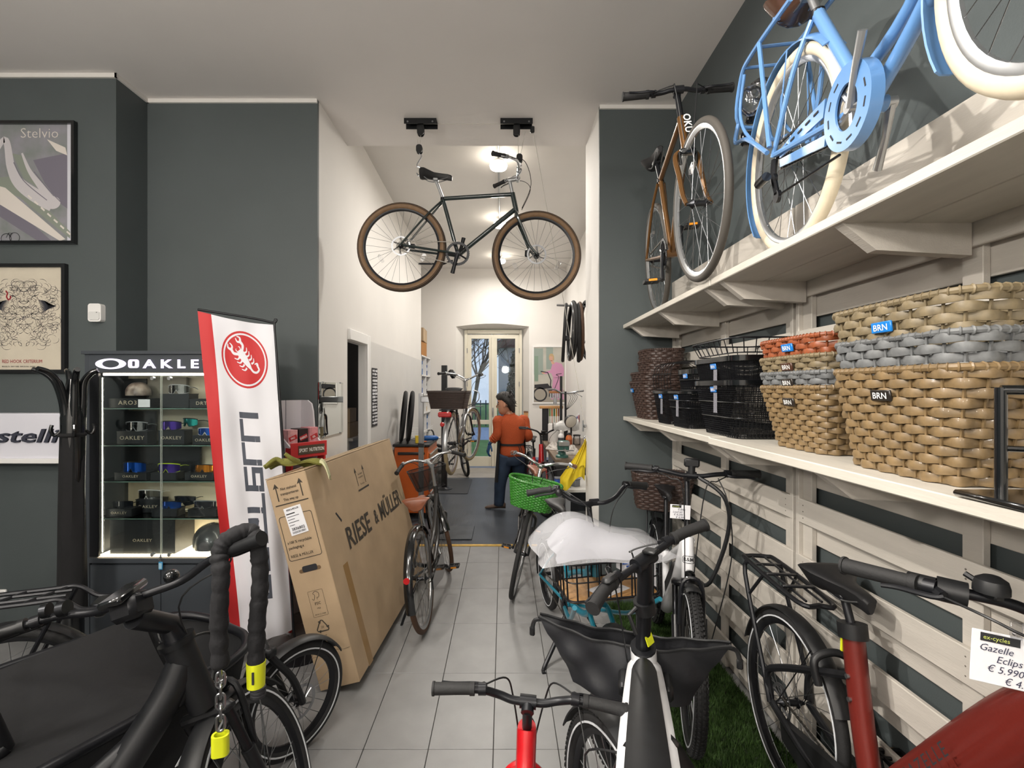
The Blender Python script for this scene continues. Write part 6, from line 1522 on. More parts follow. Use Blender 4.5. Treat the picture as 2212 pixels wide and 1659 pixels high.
# ---------------- the big bicycle carton ----------------
cdb = mat('corrugated_cardboard', 'b0987a', .75, noise=.08, nscale=5, bump=.05, bscale=90)
cdd = mat('cardboard_inside', '6e563b', .8)
Lb, Wb, Hb = 1.64, .228, 1.20
bx_ = thing('bicycle_carton', 'huge brown bicycle carton leaning to the left beside the aisle with big dark print', 'cardboard box', (-1.0, 2.668, .004), (0, math.radians(-15), math.radians(-3)))
mb = MB(); n1, n2 = 16, 12
obj('carton_body', MB().box((Wb/2, Lb/2, Hb/2), (Wb, Lb, Hb-.008), b=.004), cdb, bx_, smooth=False)
obj('top_flap', MB().box((Wb*.25, Lb/2, Hb), (Wb*.49, Lb+.004, .005)).add([], []), cdb, bx_, smooth=False); obj('top_flap', MB().box((Wb*.755, Lb/2, Hb+.001), (Wb*.49, Lb+.004, .005)), cdb, bx_, smooth=False)
obj('packing_tape', MB().box((Wb*.5, Lb/2, Hb+.0042), (.05, Lb+.008, .0006)), mat('clear_tape', 'b39a70', .2), bx_, smooth=False)
obj('taped_seam', MB().box((Wb+.0004, .19, .30), (.0008, .07, .60)), mat('brown_tape', '9c7c52', .25), bx_, smooth=False)
obj('handle_hole', MB().prism(rrect(.085, .034, .010, 3), .002, frame((.118, -.0002, .672), (1, 0, -.0), (0, 0, 1)), -.001), ink_m, bx_, smooth=False)
obj('handle_flap', MB().prism(rrect(.125, .022, .010, 3), .0012, frame((.118, -.0001, .664), (1, 0, 0), (0, 0, 1)), -.0011), cdd, bx_, smooth=False)
obj('handle_hole', MB().prism([(-.03, .03), (-.018, .035), (.032, -.025), (.022, -.035)], .002, frame((Wb+.0006, .26, .86), (0, 1, 0), (0, 0, 1)), -.001), ink_m, bx_, smooth=False)
Fs = frame((Wb+.0012, 0, 0), (0, 1, 0), (0, 0, 1)); Fn = frame((0, -.0012, 0), (1, 0, 0), (0, 0, 1)); pr = MB()
text(pr, 'RIESE', .182, Fs @ Mx.Translation((.29, .65, .0006)), sx=1.02, bold=.016); text(pr, '&', .14, Fs @ Mx.Translation((.81, .66, .0006)), sx=.85, bold=.016); text(pr, 'MÜLLER', .182, Fs @ Mx.Translation((.93, .65, .0006)), sx=.86, bold=.016)
def arrow(x, z, h, F_, w=.016):
    flat(pr, [(x-w*.22, z), (x+w*.22, z), (x+w*.22, z+h*.75), (x+w*1.2, z+h*.70), (x, z+h), (x-w*1.2, z+h*.70), (x-w*.22, z+h*.75)], F_)
for x in (.68, .83): arrow(x, .965, .13, Fs)
flat(pr, [(.66, .93), (.87, .93), (.87, .942), (.66, .942)], Fs)
for i, s_ in enumerate(('Nur stehend', 'transportieren')): text(pr, s_, .020, Fs @ Mx.Translation((.755, 1.035-.022*i, .0006)), align='CENTER', sx=.8)
text(pr, 'This way up', .020, Fs @ Mx.Translation((.755, .965, .0006)), align='CENTER', sx=.8)
for x in (.045, .185): arrow(x, 1.065, .10, Fn, .014)
for i, s_ in enumerate(('Nur stehend', 'transportieren', 'This way up')): text(pr, s_, .021, Fn @ Mx.Translation((.115, 1.122-.028*i-(.006 if i == 2 else 0), .0006)), align='CENTER', sx=.85, bold=.01)
flat(pr, [(.02, 1.040), (.21, 1.040), (.21, 1.046), (.02, 1.046)], Fn)
pr.ring2([(.113+x, .855+y) for x, y in rrect(.19, .25, .014, 3)], [(.113+x, .855+y) for x, y in rrect(.184, .244, .012, 3)], .0005, Fn)
text(pr, '»100 % recyclable', .021, Fn @ Mx.Translation((.032, .825, .0006)), sx=.92, bold=.012); text(pr, 'packaging.«', .021, Fn @ Mx.Translation((.032, .795, .0006)), sx=.92, bold=.012); text(pr, 'RIESE & MÜLLER', .022, Fn @ Mx.Translation((.032, .748, .0006)), sx=.84)
pr.ring2([(.113+x, .475+y) for x, y in rrect(.085, .145, .004, 2)], [(.113+x, .475+y) for x, y in rrect(.083, .143, .003, 2)], .0005, Fn)
text(pr, 'FSC', .022, Fn @ Mx.Translation((.113, .468, .0006)), align='CENTER'); text(pr, 'MIX', .012, Fn @ Mx.Translation((.113, .445, .0006)), align='CENTER'); text(pr, 'FSC® C119485', .010, Fn @ Mx.Translation((.113, .412, .0006)), align='CENTER')
ribbon(pr, sm([(.088, .505), (.096, .496), (.106, .52), (.098, .532), (.113, .542), (.130, .53), (.126, .508), (.116, .508), (.116, .497)], 4), .0022, Fn)
for k in range(3):
    a = PI/2+2*PI*k/3; c_ = [(.105+.036*math.cos(a+t), .345+.036*math.sin(a+t)) for t in (.18, 0, -.18)]
    b_ = (.105+.030*math.cos(a-2*PI/3+.35), .345+.030*math.sin(a-2*PI/3+.35)); ribbon(pr, [c_[0], c_[1], c_[2], b_], .0055, Fn)
    q = b_; flat(pr, [(q[0]+.011*math.cos(t), q[1]+.011*math.sin(t)) for t in (a-2*PI/3+1.2, a-2*PI/3+3.3, a-2*PI/3+5.4)], Fn)
text(pr, '20', .018, Fn @ Mx.Translation((.105, .338, .0006)), align='CENTER'); text(pr, 'PAP', .015, Fn @ Mx.Translation((.105, .290, .0006)), align='CENTER')
pr.ring2([(.105+x, .105+y) for x, y in circ(20, .019)], [(.105+x, .105+y) for x, y in circ(20, .016)], .0005, Fn); text(pr, 'R', .020, Fn @ Mx.Translation((.105, .098, .0006)), align='CENTER')
ribbon(pr, [(.0, .19), (.09, .198), (.10, .215), (.19, .20), (.227, .205)], .0015, Fn)
obj('print', pr, mat('cardboard_print', '3a342c', .75), bx_, smooth=False)
Fl = Fn @ Mx.Translation((.112, .945, .0006)) @ Mx.Rotation(.06, 4, 'Z')
lb = obj('shipping_label', MB().box((0, 0, .0006), (.10, .155, .0008), Fl), paper_m, bx_, smooth=False)
mb = MB(); text(mb, 'RIESE & MÜLLER', .013, Fl @ Mx.Translation((0, .060, .0014)), align='CENTER', sx=.78, bold=.02); text(mb, '3836802', .022, Fl @ Mx.Translation((0, -.052, .0014)), align='CENTER', bold=.02)
rnd = random.Random(9)
for k in range(26): mb.box((-.038+.003*k, -.064, .0014), (.0008+.0014*rnd.random(), .012, .0003), Fl)
for k, w in enumerate((.05, .07, .04, .06, .03)): mb.box((-.043+w/2, .042-.016*k, .0014), (w, .003 if k else .006, .0003), Fl)
obj('label_print', mb, ink_m, lb, smooth=False)
# work glove lying on the near top corner of the carton
Mb = bx_.matrix_basis
gl_ = thing('work_glove', 'olive green work glove draped over the top corner of the carton', 'glove', Mb @ V((.12, .16, Hb+.008)), (0, math.radians(-14), -1.35))
gvm = mat('olive_glove_cloth', '6f6e30', .8, noise=.3, nscale=18, bump=.3, bscale=30)
mb = MB().grid(lambda u, v: (.085*(v-.5)*(1+.15*math.sin(5*u))+.01*math.sin(9*u), -.09+.22*u, .018+.022*math.sin(PI*v)*(1-.3*u)+.010*math.sin(8*u+3*v)), 16, 12, .012)
obj('palm', mb, gvm, gl_)
for k, (a, L_) in enumerate(((-.34, .08), (-.12, .10), (.10, .095), (.34, .075))):
    x = -.032+.022*k; obj('finger', MB().tube(sm([(x, -.08, .03), (x+a*.04, -.12, .035+.006*k), (x+a*.10, -.09-L_, .012)], 6), [.014-.004*i/12 for i in range(13)], 10), gvm, gl_)
obj('thumb', MB().tube(sm([(.035, -.0, .035), (.075, -.03, .05), (.10, -.06, .075)], 6), [.016-.006*i/12 for i in range(13)], 10), gvm, gl_)
cu = MB().grid(lambda u, v: (.052*math.cos(PI*(v*1.0))+.02+.03*u, .12+.06*u, .02-.10*u*u+.028*math.sin(PI*v)+.006*math.sin(14*v)), 12, 14, .006)
obj('cuff', cu, mat('pale_glove_lining', 'b9b790', .8), gl_)
# ---------------- ceiling hoist ----------------
ho = thing('bike_hoist', 'black pulley hoist with cords on the ceiling holding the dark green bicycle', 'hoist', (-.3, 4.0, ZC))
wb_m = dict(world=True)
cord = mat('pale_cord', 'bdb9b0', .8)
sx_ = 4.0/F
for k, (a, b, pc) in enumerate(((875, 944, 909), (1081, 1150, 1116))):
    x0, x1, xc = (a-CX)*sx_, (b-CX)*sx_, (pc-CX)*sx_
    br = MB().box(((x0+x1)/2, 4.0, ZC-.004), (x1-x0, .09, .008)).box(((x0+x1)/2, 3.957, ZC-.022), (x1-x0, .006, .044)).box(((x0+x1)/2, 4.043, ZC-.022), (x1-x0, .006, .044))
    o = obj('bracket', br, fr_matt, ho, smooth=False, **wb_m)
    pl = MB()
    for y in (3.985, 4.015): pl.prism(rrect(.056, .10, .026, 5), .005, frame((xc, y, ZC-.075), (1, 0, 0), (0, 0, 1)))
    obj('pulley_housing', pl, black_m, o, **wb_m); obj('pulley_wheel', MB().lathe([(.018, -.008), (.024, -.004), (.018, 0), (.024, .004), (.018, .008)], 16, Mx.Translation((xc, 4.0, ZC-.085)) @ Mx.Rotation(PI/2, 4, 'X')), blk_sat, o, **wb_m)
    for xx in (x0+.03, x1-.03): obj('bolt', MB().cyl((xx, 3.954, ZC-.03), (xx, 3.948, ZC-.03), .007), steel_m, o, **wb_m)
sadr = hang['root'].matrix_basis @ V((.10, 0, .985)); barr = hang['root'].matrix_basis @ V((.90, -.05, 1.06))
for k, (px, top, hookto) in enumerate(((906, 323, P(905, 376, 4.0)), (1122, 343, P(1121, 372, 3.93)))):
    c = P(px, top, 4.0)
    pl = MB()
    for y in (-.014, .014): pl.prism(rrect(.05, .07, .022, 5), .005, frame(c+V((0, y, 0)), (1, .1, 0), (0, 0, 1)))
    o = obj('moving_pulley', pl, black_m, ho, **wb_m)
    obj('hook', MB().tube(sm([c+V((.0, 0, -.03)), c+V((.016, 0, -.06)), c.lerp(hookto, .65)+V((-.018, 0, 0)), c.lerp(hookto, .75)+V((.014, 0, 0)), hookto+V((.016, 0, .01)), hookto+V((0, 0, -.016)), hookto+V((-.018, 0, .008))], 6), .006, 8), chrome_m, o, **wb_m)
    x0 = P((901, 1120)[k], 275, 4.0).x
    for dx in (0, .035 if k == 0 else .055): obj('cord', MB().tube([V((x0+dx, 4.0, ZC-.09)), c+V((-.01+dx*.35, 0, .03))], .0022, 5), cord, ho, **wb_m)
obj('cord', MB().tube([P(915, 268, 4.0), P(1112, 268, 4.0)], .002, 5), cord, ho, **wb_m)
obj('cord', MB().tube(sm([P(1152, 283, 4.0), P(1178, 430, 4.05), P(1212, 620, 4.15), P(1240, 780, 4.25), P(1262, 915, 4.33)], 6), .0022, 5), cord, ho, **wb_m)
obj('cord_lock', MB().box(P(1150, 280, 4.0), (.035, .03, .05), b=.006), black_m, ho, **wb_m)
obj('cleat', MB().box(P(1263, 920, 4.33), (.02, .05, .03), b=.005).tube([P(1262, 920, 4.33)+V((-.01, 0, -.05)), P(1262, 920, 4.33)+V((-.01, 0, .05))], .007, 8), steel_m, ho, **wb_m)

# ---------------- ceiling lights of the workshop ----------------
lamp_glow = mat('lamp_glass', 'fff4e2', .4, emit=30)
rail = thing('lamp_conduit', 'thin metal conduit running along the workshop ceiling to the three lights', 'conduit', (-.05, 7, ZW-.03))
obj('pipe', MB().cyl((-.05, 4.45, ZW-.035), (-.05, 9.7, ZW-.035), .012), steel_m, rail, world=True)
for k, (y, lb) in enumerate(((5.14, 'glowing ceiling light nearest the opening, behind the hanging bike handlebar'), (7.0, 'glowing ceiling light in the middle of the workshop'), (9.0, 'glowing ceiling light closest to the garden door'))):
    t = thing('ceiling_light', lb, 'light', (-.05, y, ZW-.05), 0, 'ceiling lights of the workshop')
    obj('fitting', MB().lathe([(.035, 0), (.06, -.005), (.075, -.025), (.075, -.04)], 20), white_m, t)
    obj('glass_dome', MB().lathe([(.085, -.036), (.095, -.055), (.085, -.085), (.05, -.10), (.004, -.104)], 20), lamp_glow, t)
    obj('wire', MB().tube(sm([(-.03, -.02, -.03), (-.05, -.06, -.11), (.0, -.08, -.12), (.03, -.04, -.05)], 5), .003, 5), white_m, t)
    area('ceiling_light_lamp', (-.05, y, ZW-.17), (0, 0, 0), .18, 34 if k else 34, (1, .95, .88))

# ---------------- tool cabinet, shelving, stand, post ----------------
org = mat('orange_enamel', 'c25a1c', .35, noise=.05, nscale=5)
tcb = thing('tool_cabinet', 'orange workshop tool cabinet with silver drawers and black worktop', 'tool cabinet', (-1.165, 6.58, 0))
obj('cabinet_body', MB().box((0, 0, .50), (.43, .80, .84), b=.01), org, tcb)
obj('worktop', MB().box((0, 0, .94), (.47, .84, .035), b=.008), black_m, tcb)
obj('side_handle', MB().box((0, -.412, .84), (.34, .03, .035), b=.008), black_m, tcb)
for k in range(6):
    z = .16+.125*k; dr = obj('drawer', MB().box((.222, 0, z), (.018, .74, .105), b=.004), mat('drawer_front', 'a9643a' if k % 2 else '8d8580', .3, metal=.4), tcb)
    obj('drawer_handle', MB().box((.235, 0, z+.035), (.014, .70, .018), b=.004), alu_m, dr)
for sx0 in (-.16, .16):
    for sy0 in (-.33, .33): obj('caster', MB().cyl((sx0, sy0-.015, .04), (sx0, sy0+.015, .04), .04).box((sx0, sy0, .075), (.05, .05, .02)), black_m, tcb)
TZ = .9585
def tyre_thing(label, c, R, r, rot, group, m=None, sq=1.0):
    t = thing('bicycle_tyre', label, 'tyre', c, rot, group)
    M = Mx.Rotation(PI/2, 4, 'Y') @ Mx.Scale(sq, 4, (0, 1, 0))
    obj('tread', MB().torus(R, 1, M, 48, prof=[(r*math.cos(math.radians(a)), r*math.sin(math.radians(a))) for a in range(-140, 141, 35)]+[(r*math.cos(math.radians(a))*.8, r*math.sin(math.radians(a))*.8) for a in range(140, -141, -70)]), m or rubber_m, t, ang=60)
    obj('bead', MB().torus(R-r*.75, .004, M @ Mx.Translation((0, 0, r*.66)), 48, 6).torus(R-r*.75, .004, M @ Mx.Translation((0, 0, -r*.66)), 48, 6), black_m, t)
    return t
tyre_thing('black bicycle tyre on the orange cabinet leaning on the white wall, left of the pair', (-1.315, 6.42, TZ+.338), .315, .024, (0, .10, .24), 'tyres leaning on the orange cabinet')
tyre_thing('black bicycle tyre on the orange cabinet leaning on the white wall, right of the pair', (-1.225, 6.42, TZ+.338), .315, .024, (0, .10, .24), 'tyres leaning on the orange cabinet')
def crate_box(name, label, cat, c, size, m, rz=0, group=None, lid=True):
    t = thing(name, label, cat, c, (0, 0, rz), group)
    obj('carton', MB().box((0, 0, size[2]/2), size, b=.002), m, t, smooth=False)
    if lid:
        obj('flap', MB().box((0, -size[1]*.25, size[2]+.002), (size[0], size[1]*.49, .004)), m, t, smooth=False); obj('flap', MB().box((0, size[1]*.25, size[2]+.002), (size[0], size[1]*.49, .004)), m, t, smooth=False)
    return t
def bottle(name, label, c, r, h, body, cap, capname='cap', lab=None, neck=.35, group=None, cat='bottle'):
    t = thing(name, label, cat, c, 0, group)
    obj('body', MB().lathe([(r*.9, 0), (r, .006), (r, h*.66), (r*.9, h*.74), (r*neck, h*.84), (r*neck, h*.88)], 18), body, t)
    obj(capname, MB().lathe([(r*neck*1.15, h*.87), (r*neck*1.15, h*.97), (r*neck*.7, h)], 14), cap, t)
    if lab: obj('label_band', MB().lathe([(r*1.01, h*.18), (r*1.012, h*.19), (r*1.012, h*.56), (r*1.01, h*.57)], 18, cap=False), lab, t)
    return t
yellow_box = mat('yellow_card', 'd8b92c', .6); blue_pl = mat('blue_plastic', '235fa8', .4); green_pl = mat('green_enamel', '2f5f56', .4, noise=.2, nscale=20)
crate_box('small_box', 'small yellow box on the orange tool cabinet', 'box', (-1.10, 6.30, TZ), (.07, .05, .09), yellow_box, .3)
bottle('spray_bottle', 'blue and white spray bottle lying on the tool cabinet', (-1.06, 6.55, TZ+.036), .035, .22, blue_pl, white_m).rotation_euler = (0, PI/2, .3)
wbk_ = thing('wire_basket', 'white wire basket at the back of the orange tool cabinet', 'basket', (-1.15, 6.83, TZ))
mb = MB()
for k in range(6): z = .005+.035*k; mb.tube([(x*(1+.15*k/5), y*(1+.15*k/5), z) for x, y in rrect(.26, .20, .03, 3)], .0025, 5, closed=True)
rr_ = rrect(.26, .20, .03, 3)
for x, y in rr_: mb.tube([(x, y, .005), (x*1.15, y*1.15, .18)], .002, 4)
obj('wire_frame', mb, white_m, wbk_)
tl = thing('hand_tool', 'orange handled hand tool lying on the tool cabinet', 'tool', (-1.02, 6.36, TZ+.012), (0, 0, .8)); obj('grip', MB().tube([(-.07, 0, 0), (.02, 0, 0)], [.011, .009], 10), org, tl); obj('blade', MB().tube([(.02, 0, 0), (.12, 0, 0)], .004, 8), steel_m, tl)
tl = thing('pump', 'black and blue floor pump head resting on the tool cabinet corner', 'tool', (-.985, 6.75, TZ+.02), (0, 0, .4)); obj('pump_body', MB().tube([(0, -.1, 0), (0, .08, 0)], .018, 12), black_m, tl); obj('pump_handle', MB().tube(sm([(-.05, .08, .02), (-.03, .10, .09), (.03, .10, .09), (.05, .08, .02)], 5), .011, 8), black_m, tl)
# shelving in the alcove
shu = thing('shelving_unit', 'white compartment shelving in the alcove left of the garden door', 'shelving', (-1.70, 9.40, 0))
SX0, SX1, SY0, SY1 = -1.93, -1.485, 8.86, 9.96; shz_ = [.05, .45, .85, 1.207, 1.55, 1.914, 2.276]
for z in shz_: obj('shelf_board', MB().box(((SX0+SX1)/2, (SY0+SY1)/2, z-.012), (SX1-SX0, SY1-SY0, .024)), white_m, shu, world=True, smooth=False)
for y in (SY0+.01, (SY0+SY1)/2, SY1-.01): obj('upright', MB().box(((SX0+SX1)/2, y, 1.14), (SX1-SX0, .02, 2.27)), white_m, shu, world=True, smooth=False)
obj('back_board', MB().box((SX0-.004, (SY0+SY1)/2, 1.14), (.008, SY1-SY0, 2.28)), white_m, shu, world=True, smooth=False)
crate_box('cardboard_box', 'brown cardboard box on top of the alcove shelving, upper of two', 'box', (-1.66, 9.25, 2.537), (.36, .60, .24), cdb, .05); crate_box('cardboard_box', 'small orange brown cardboard box on top of the alcove shelving, lower of two', 'box', (-1.66, 9.20, 2.277), (.34, .5, .25), mat('orange_cardboard', 'a8743c', .7), -.03)
fc = ['b58d5c', '8d8a86', '2a5f9a', '1f2024', 'c9c4ba', '2c4a86', 'b99f6b', '5b5f66', '3a5a9c', '8a2f2a', '9aa2aa', '23262b']; rnd = random.Random(6)
names_ = ['tan', 'grey', 'blue', 'black', 'cream', 'navy', 'straw', 'slate', 'royal blue', 'red', 'silver', 'charcoal']
n_ = 0
for zi, rowname in ((5, 'top row'), (4, 'second row'), (3, 'third row'), (2, 'fourth row')):
    y = SY0+.05
    while y < SY1-.18:
        w = rnd.uniform(.06, .13); h = rnd.uniform(.20, .29); k = n_ % 12; n_ += 1
        if abs(y+w/2-(SY0+SY1)/2) < w/2+.02: y = (SY0+SY1)/2+.015
        t = thing('file_box', names_[k]+' file box on the '+rowname+' of the alcove shelving, position '+['nearest', 'second nearest', 'third', 'fourth', 'fifth', 'sixth', 'seventh', 'eighth', 'ninth'][int((y-SY0)/.125) % 9], 'box', (-1.66, y+w/2, shz_[zi]), 0, 'file boxes in the alcove shelving')
        m_ = mat('file_'+names_[k].replace(' ', '_'), fc[k], .6)
        obj('box_body', MB().box((0, 0, h/2), (.26, w, h), b=.002), m_, t, smooth=False); obj('spine_label', MB().box((.1305, 0, h*.6), (.001, w*.6, h*.3)), paper_m, t, smooth=False); y += w+rnd.uniform(.004, .05)
# silver repair stand that carries the bike
rs = thing('repair_stand', 'silver upright repair stand clamping the raised old bicycle', 'repair stand', (-.963, 5.72, 0))
obj('upright_tube', MB().box((0, 0, .81), (.055, .055, 1.60), b=.004), steel_m, rs)
obj('clamp_arm', MB().box((.16, -.01, 1.535), (.32, .05, .07), b=.006), steel_m, rs); obj('clamp_jaw', MB().box((.335, -.01, 1.535), (.07, .06, .10), b=.01).cyl((.33, -.06, 1.57), (.33, .04, 1.57), .012), blk_sat, rs)
obj('base_plate', MB().box((.28, -.14, .012), (.68, .50, .014), b=.003), mat('steel_plate', '53575c', .45, metal=.6, noise=.2, nscale=6), rs)
obj('collar', MB().box((0, 0, 1.0), (.07, .07, .05), b=.006), black_m, rs)
po = thing('stand_post', 'black square stand post on a round foot in front of the garden door', 'post', (-.965, 8.0, 0))
obj('post', MB().box((0, 0, 1.03), (.09, .09, 2.02), b=.004), fr_matt, po); obj('foot', MB().lathe([(.13, .008), (.13, .022), (.08, .035), (.065, .05)], 20), blk_sat, po)
obj('round_clamp', MB().lathe([(.03, -.05), (.07, -.04), (.085, 0), (.06, .04), (.02, .05)], 18, Mx.Translation((.13, 0, 1.90)) @ Mx.Rotation(1.1, 4, 'Y')).box((.06, 0, 1.90), (.10, .05, .05), b=.008), blk_gloss, po)
mt = thing('floor_mat', 'dark rectangular floor mat under the black stand post', 'mat', (-.90, 8.25, .008)); obj('mat_sheet', MB().prism(rrect(.68, 1.2, .03, 3), .006), mat('dark_mat', '2f3236', .6), mt)
# ---------------- poster on the end wall ----------------
q0, q1 = P(1150, 747, 9.985), P(1223, 872, 9.985); pw_, ph_ = q1.x-q0.x, q0.z-q1.z
ps = thing('framed_photo', 'white framed photo of a woman in pink with a bicycle, on the end wall', 'picture', ((q0.x+q1.x)/2, 9.98, (q0.z+q1.z)/2)); M = frame((0, 0, 0), (1, 0, 0), (0, 0, 1))
obj('frame', MB().ring2([(-pw_/2, -ph_/2), (pw_/2, -ph_/2), (pw_/2, ph_/2), (-pw_/2, ph_/2)], [(-pw_/2+.03, -ph_/2+.03), (pw_/2-.03, -ph_/2+.03), (pw_/2-.03, ph_/2-.03), (-pw_/2+.03, ph_/2-.03)], .03, M, -.015), white_m, ps, smooth=False)
obj('photo', MB().box((0, -.002, 0), (pw_-.04, .004, ph_-.04)), mat('photo_ground', 'b3b0a6', .5, noise=.15, nscale=3), ps, smooth=False)
def pq(x, y): return ((x/1.0-.5)*(pw_-.06), (.5-y)*(ph_-.06))
Mz = M @ Mx.Translation((0, 0, .0042))
def pprint(nm, col, polys, z=.001):
    mb = MB()
    for pl_ in polys: flat(mb, [pq(*a) for a in pl_], Mz, z)
    obj(nm, mb, mat('print_'+nm, col, .55), ps, smooth=False)
pprint('window_print', '8d9a92', [[(0, .02), (.3, .02), (.3, .5), (0, .5)], [(.4, .0), (.62, .0), (.62, .4), (.4, .4)]], .0004); pprint('door_print', '79907f', [[(.02, .16), (.14, .16), (.14, .62), (.02, .62)]], .0006); pprint('road_print', '9d968b', [[(0, .72), (1, .78), (1, 1), (0, 1)]], .0005)
pprint('pink_clothes', 'c98fb0', [[(.60, .30), (.72, .27), (.9, .30), (.98, .40), (.96, .52), (.86, .56), (.62, .55), (.56, .47), (.36, .49), (.34, .45), (.54, .42)], [(.62, .55), (.88, .55), (.98, .95), (.56, .95)]], .0010)
pprint('skin_print', 'c99b85', [[(.53+.07*math.cos(a)+.03, .20+.05*math.sin(a)) for a in [2*PI*k/14 for k in range(14)]], [(.54, .24), (.62, .24), (.68, .30), (.58, .31)], [(.26, .44), (.35, .44), (.35, .49), (.26, .48)]], .0014)
pprint('hair_print', 'b59b72', [[(.48, .17), (.52, .12), (.60, .115), (.65, .16), (.66, .24), (.62, .24), (.61, .17), (.53, .16), (.49, .20)]], .0018)
mb = MB()
for cx_, cy_ in ((.20, .86),): ribbon(mb, [(pq(cx_, cy_)[0]+.13*math.cos(a), pq(cx_, cy_)[1]+.13*math.sin(a)) for a in [2*PI*k/26 for k in range(26)]], .03, Mz, .002, True)
flat(mb, [pq(.02, .68), pq(.45, .66), pq(.55, .74), pq(.30, .76), pq(.02, .74)], Mz, .002); ribbon(mb, [pq(.5, .9), pq(.55, .6), pq(.45, .46), pq(.22, .44)], .02, Mz, .0021); ribbon(mb, sm([pq(.58, .88), pq(.80, .56), pq(.72, .50), pq(.9, .48)], 5), .012, Mz, .0021); flat(mb, [pq(.44, .72), pq(.56, .70), pq(.66, .9), pq(.54, .92)], Mz, .0019)
obj('bicycle_print', mb, ink_m, ps, smooth=False)

# ---------------- workbench on the right ----------------
wood_top = mat('worn_bench_wood', '6d5d4c', .6, noise=.2, nscale=4, stretch=(6, 1, 1)); leg_m = mat('grey_bench_steel', '8b8e92', .45, metal=.3)
wbn = thing('workbench', 'long workbench with worn wooden top along the right side of the workshop', 'workbench', (.92, 6.35, 0)); BZ = .90
obj('bench_top', MB().box((.92, 6.35, BZ-.025), (.71, 2.18, .05), b=.004), wood_top, wbn, world=True, smooth=False)
for x in (.62, 1.22):
    for y in (5.36, 6.35, 7.34): obj('leg', MB().box((x, y, (BZ-.05)/2), (.06, .06, BZ-.05), b=.004), leg_m, wbn, world=True, smooth=False)
obj('lower_shelf', MB().box((.95, 6.35, .25), (.62, 2.0, .03)), leg_m, wbn, world=True, smooth=False)
lt_ = thing('side_table', 'low grey table with a white top in front of the workbench', 'table', (.93, 4.86, 0)); LZ = .735
obj('table_top', MB().box((.92, 4.86, LZ-.015), (.70, .74, .03), b=.004), mat('pale_grey_top', 'b9b8b4', .5), lt_, world=True, smooth=False)
for x in (.60, 1.23):
    for y in (4.53, 5.19): obj('leg', MB().box((x, y, (LZ-.03)/2), (.045, .045, LZ-.03)), leg_m, lt_, world=True, smooth=False)
def onb(px, d, z=BZ): return V(((px-CX)*d/F, d, z))
pr_ = thing('paper_roll', 'large white paper towel roll standing on the workbench', 'paper roll', onb(1197, 6.9)); obj('roll', MB().lathe([(.02, 0), (.085, .003), (.087, .01), (.087, .255), (.085, .262), (.02, .262)], 28), white_m, pr_); obj('core', MB().lathe([(.02, .26), (.019, .264)], 14), cdb, pr_)
bottle('cleaner_bottle', 'white cleaner bottle with a dark lower half on the workbench', onb(1212, 6.4), .04, .21, mat('white_bottle', 'dcdcdc', .35), white_m, lab=mat('dark_label', '3b3f46', .5))
bottle('orange_can', 'orange and black spray can on the workbench', onb(1229, 6.2), .042, .20, mat('orange_can', 'b8602c', .35), black_m, neck=.6, lab=mat('dark_orange_label', '8d4420', .4))
bottle('jar', 'clear jar with a black lid at the back of the workbench', onb(1246, 6.6), .05, .14, clear_m, black_m, neck=.9, cat='jar')
rag = mat('white_rag', 'c8c3bd', .85, noise=.3, nscale=20, bump=.4, bscale=25)
def rags(label, c, r, m=rag, seed=1):
    t = thing('rag', label, 'rag', c, random.Random(seed).uniform(0, 3), 'rags on the workbench'); rd = random.Random(seed); ph = [rd.uniform(0, 6) for _ in range(6)]
    obj('cloth', MB().grid(lambda u, v: (r*(1-.25*math.sin(6*PI*v+ph[0]))*math.sqrt(u)*math.cos(2*PI*v), r*(1-.25*math.sin(4*PI*v+ph[1]))*math.sqrt(u)*math.sin(2*PI*v), .003+r*.75*(1-u)*(1+.35*math.sin(10*v*PI+ph[2]))+.012*math.sin(9*u+ph[3])**2), 10, 28, .003), m, t)
    obj('fold', MB().tube(sm([(r*.6*math.cos(a), r*.6*math.sin(a), r*.45+.012*math.sin(3*a)) for a in (0, 1, 2, 3)], 5), .010, 8), m, t)
rags('crumpled white rag on the workbench beside the paper roll', onb(1196, 6.1), .09, seed=2); rags('crumpled grey white rag on the workbench near the pier', onb(1236, 5.7), .10, seed=3); rags('small crumpled white rag at the near edge of the workbench', onb(1213, 5.75), .06, seed=5)
vi = thing('bench_vise', 'green bench vise bolted to the near end of the workbench', 'vise', onb(1214, 5.42))
obj('base', MB().lathe([(.07, 0), (.07, .02), (.045, .035), (.04, .07)], 18), green_pl, vi); obj('body', MB().box((0, -.0, .12), (.085, .22, .10), b=.015).box((0, -.13, .14), (.12, .05, .12), b=.01), green_pl, vi); obj('jaw', MB().box((0, -.165, .17), (.12, .02, .05), b=.004).box((0, -.19, .17), (.12, .02, .05), b=.004), steel_m, vi); obj('screw', MB().cyl((0, -.19, .11), (0, -.30, .11), .014).cyl((-.09, -.29, .11), (.09, -.29, .11), .007), steel_m, vi)
bn = thing('storage_bin', 'black open storage bin below the near end of the workbench', 'bin', onb(1221, 5.12, LZ)); mb = MB(); o1, o0 = rrect(.24, .15, .015, 3), rrect(.20, .12, .012, 3)
mb.sweep([[V((x, y, 0)) for x, y in o0], [V((x, y, .12)) for x, y in o1], [V((x*1.05, y*1.05, .12)) for x, y in o1], [V((x*1.05, y*1.05, .13)) for x, y in o1], [V((x*.96, y*.96, .13)) for x, y in o1], [V((x*.94, y*.94, .01)) for x, y in o0]]); obj('bin_body', mb, black_m, bn); obj('label_holder', MB().box((0, -.078, .07), (.06, .006, .03)), mat('dark_grey_plate', '3a3b3e', .5), bn, smooth=False)
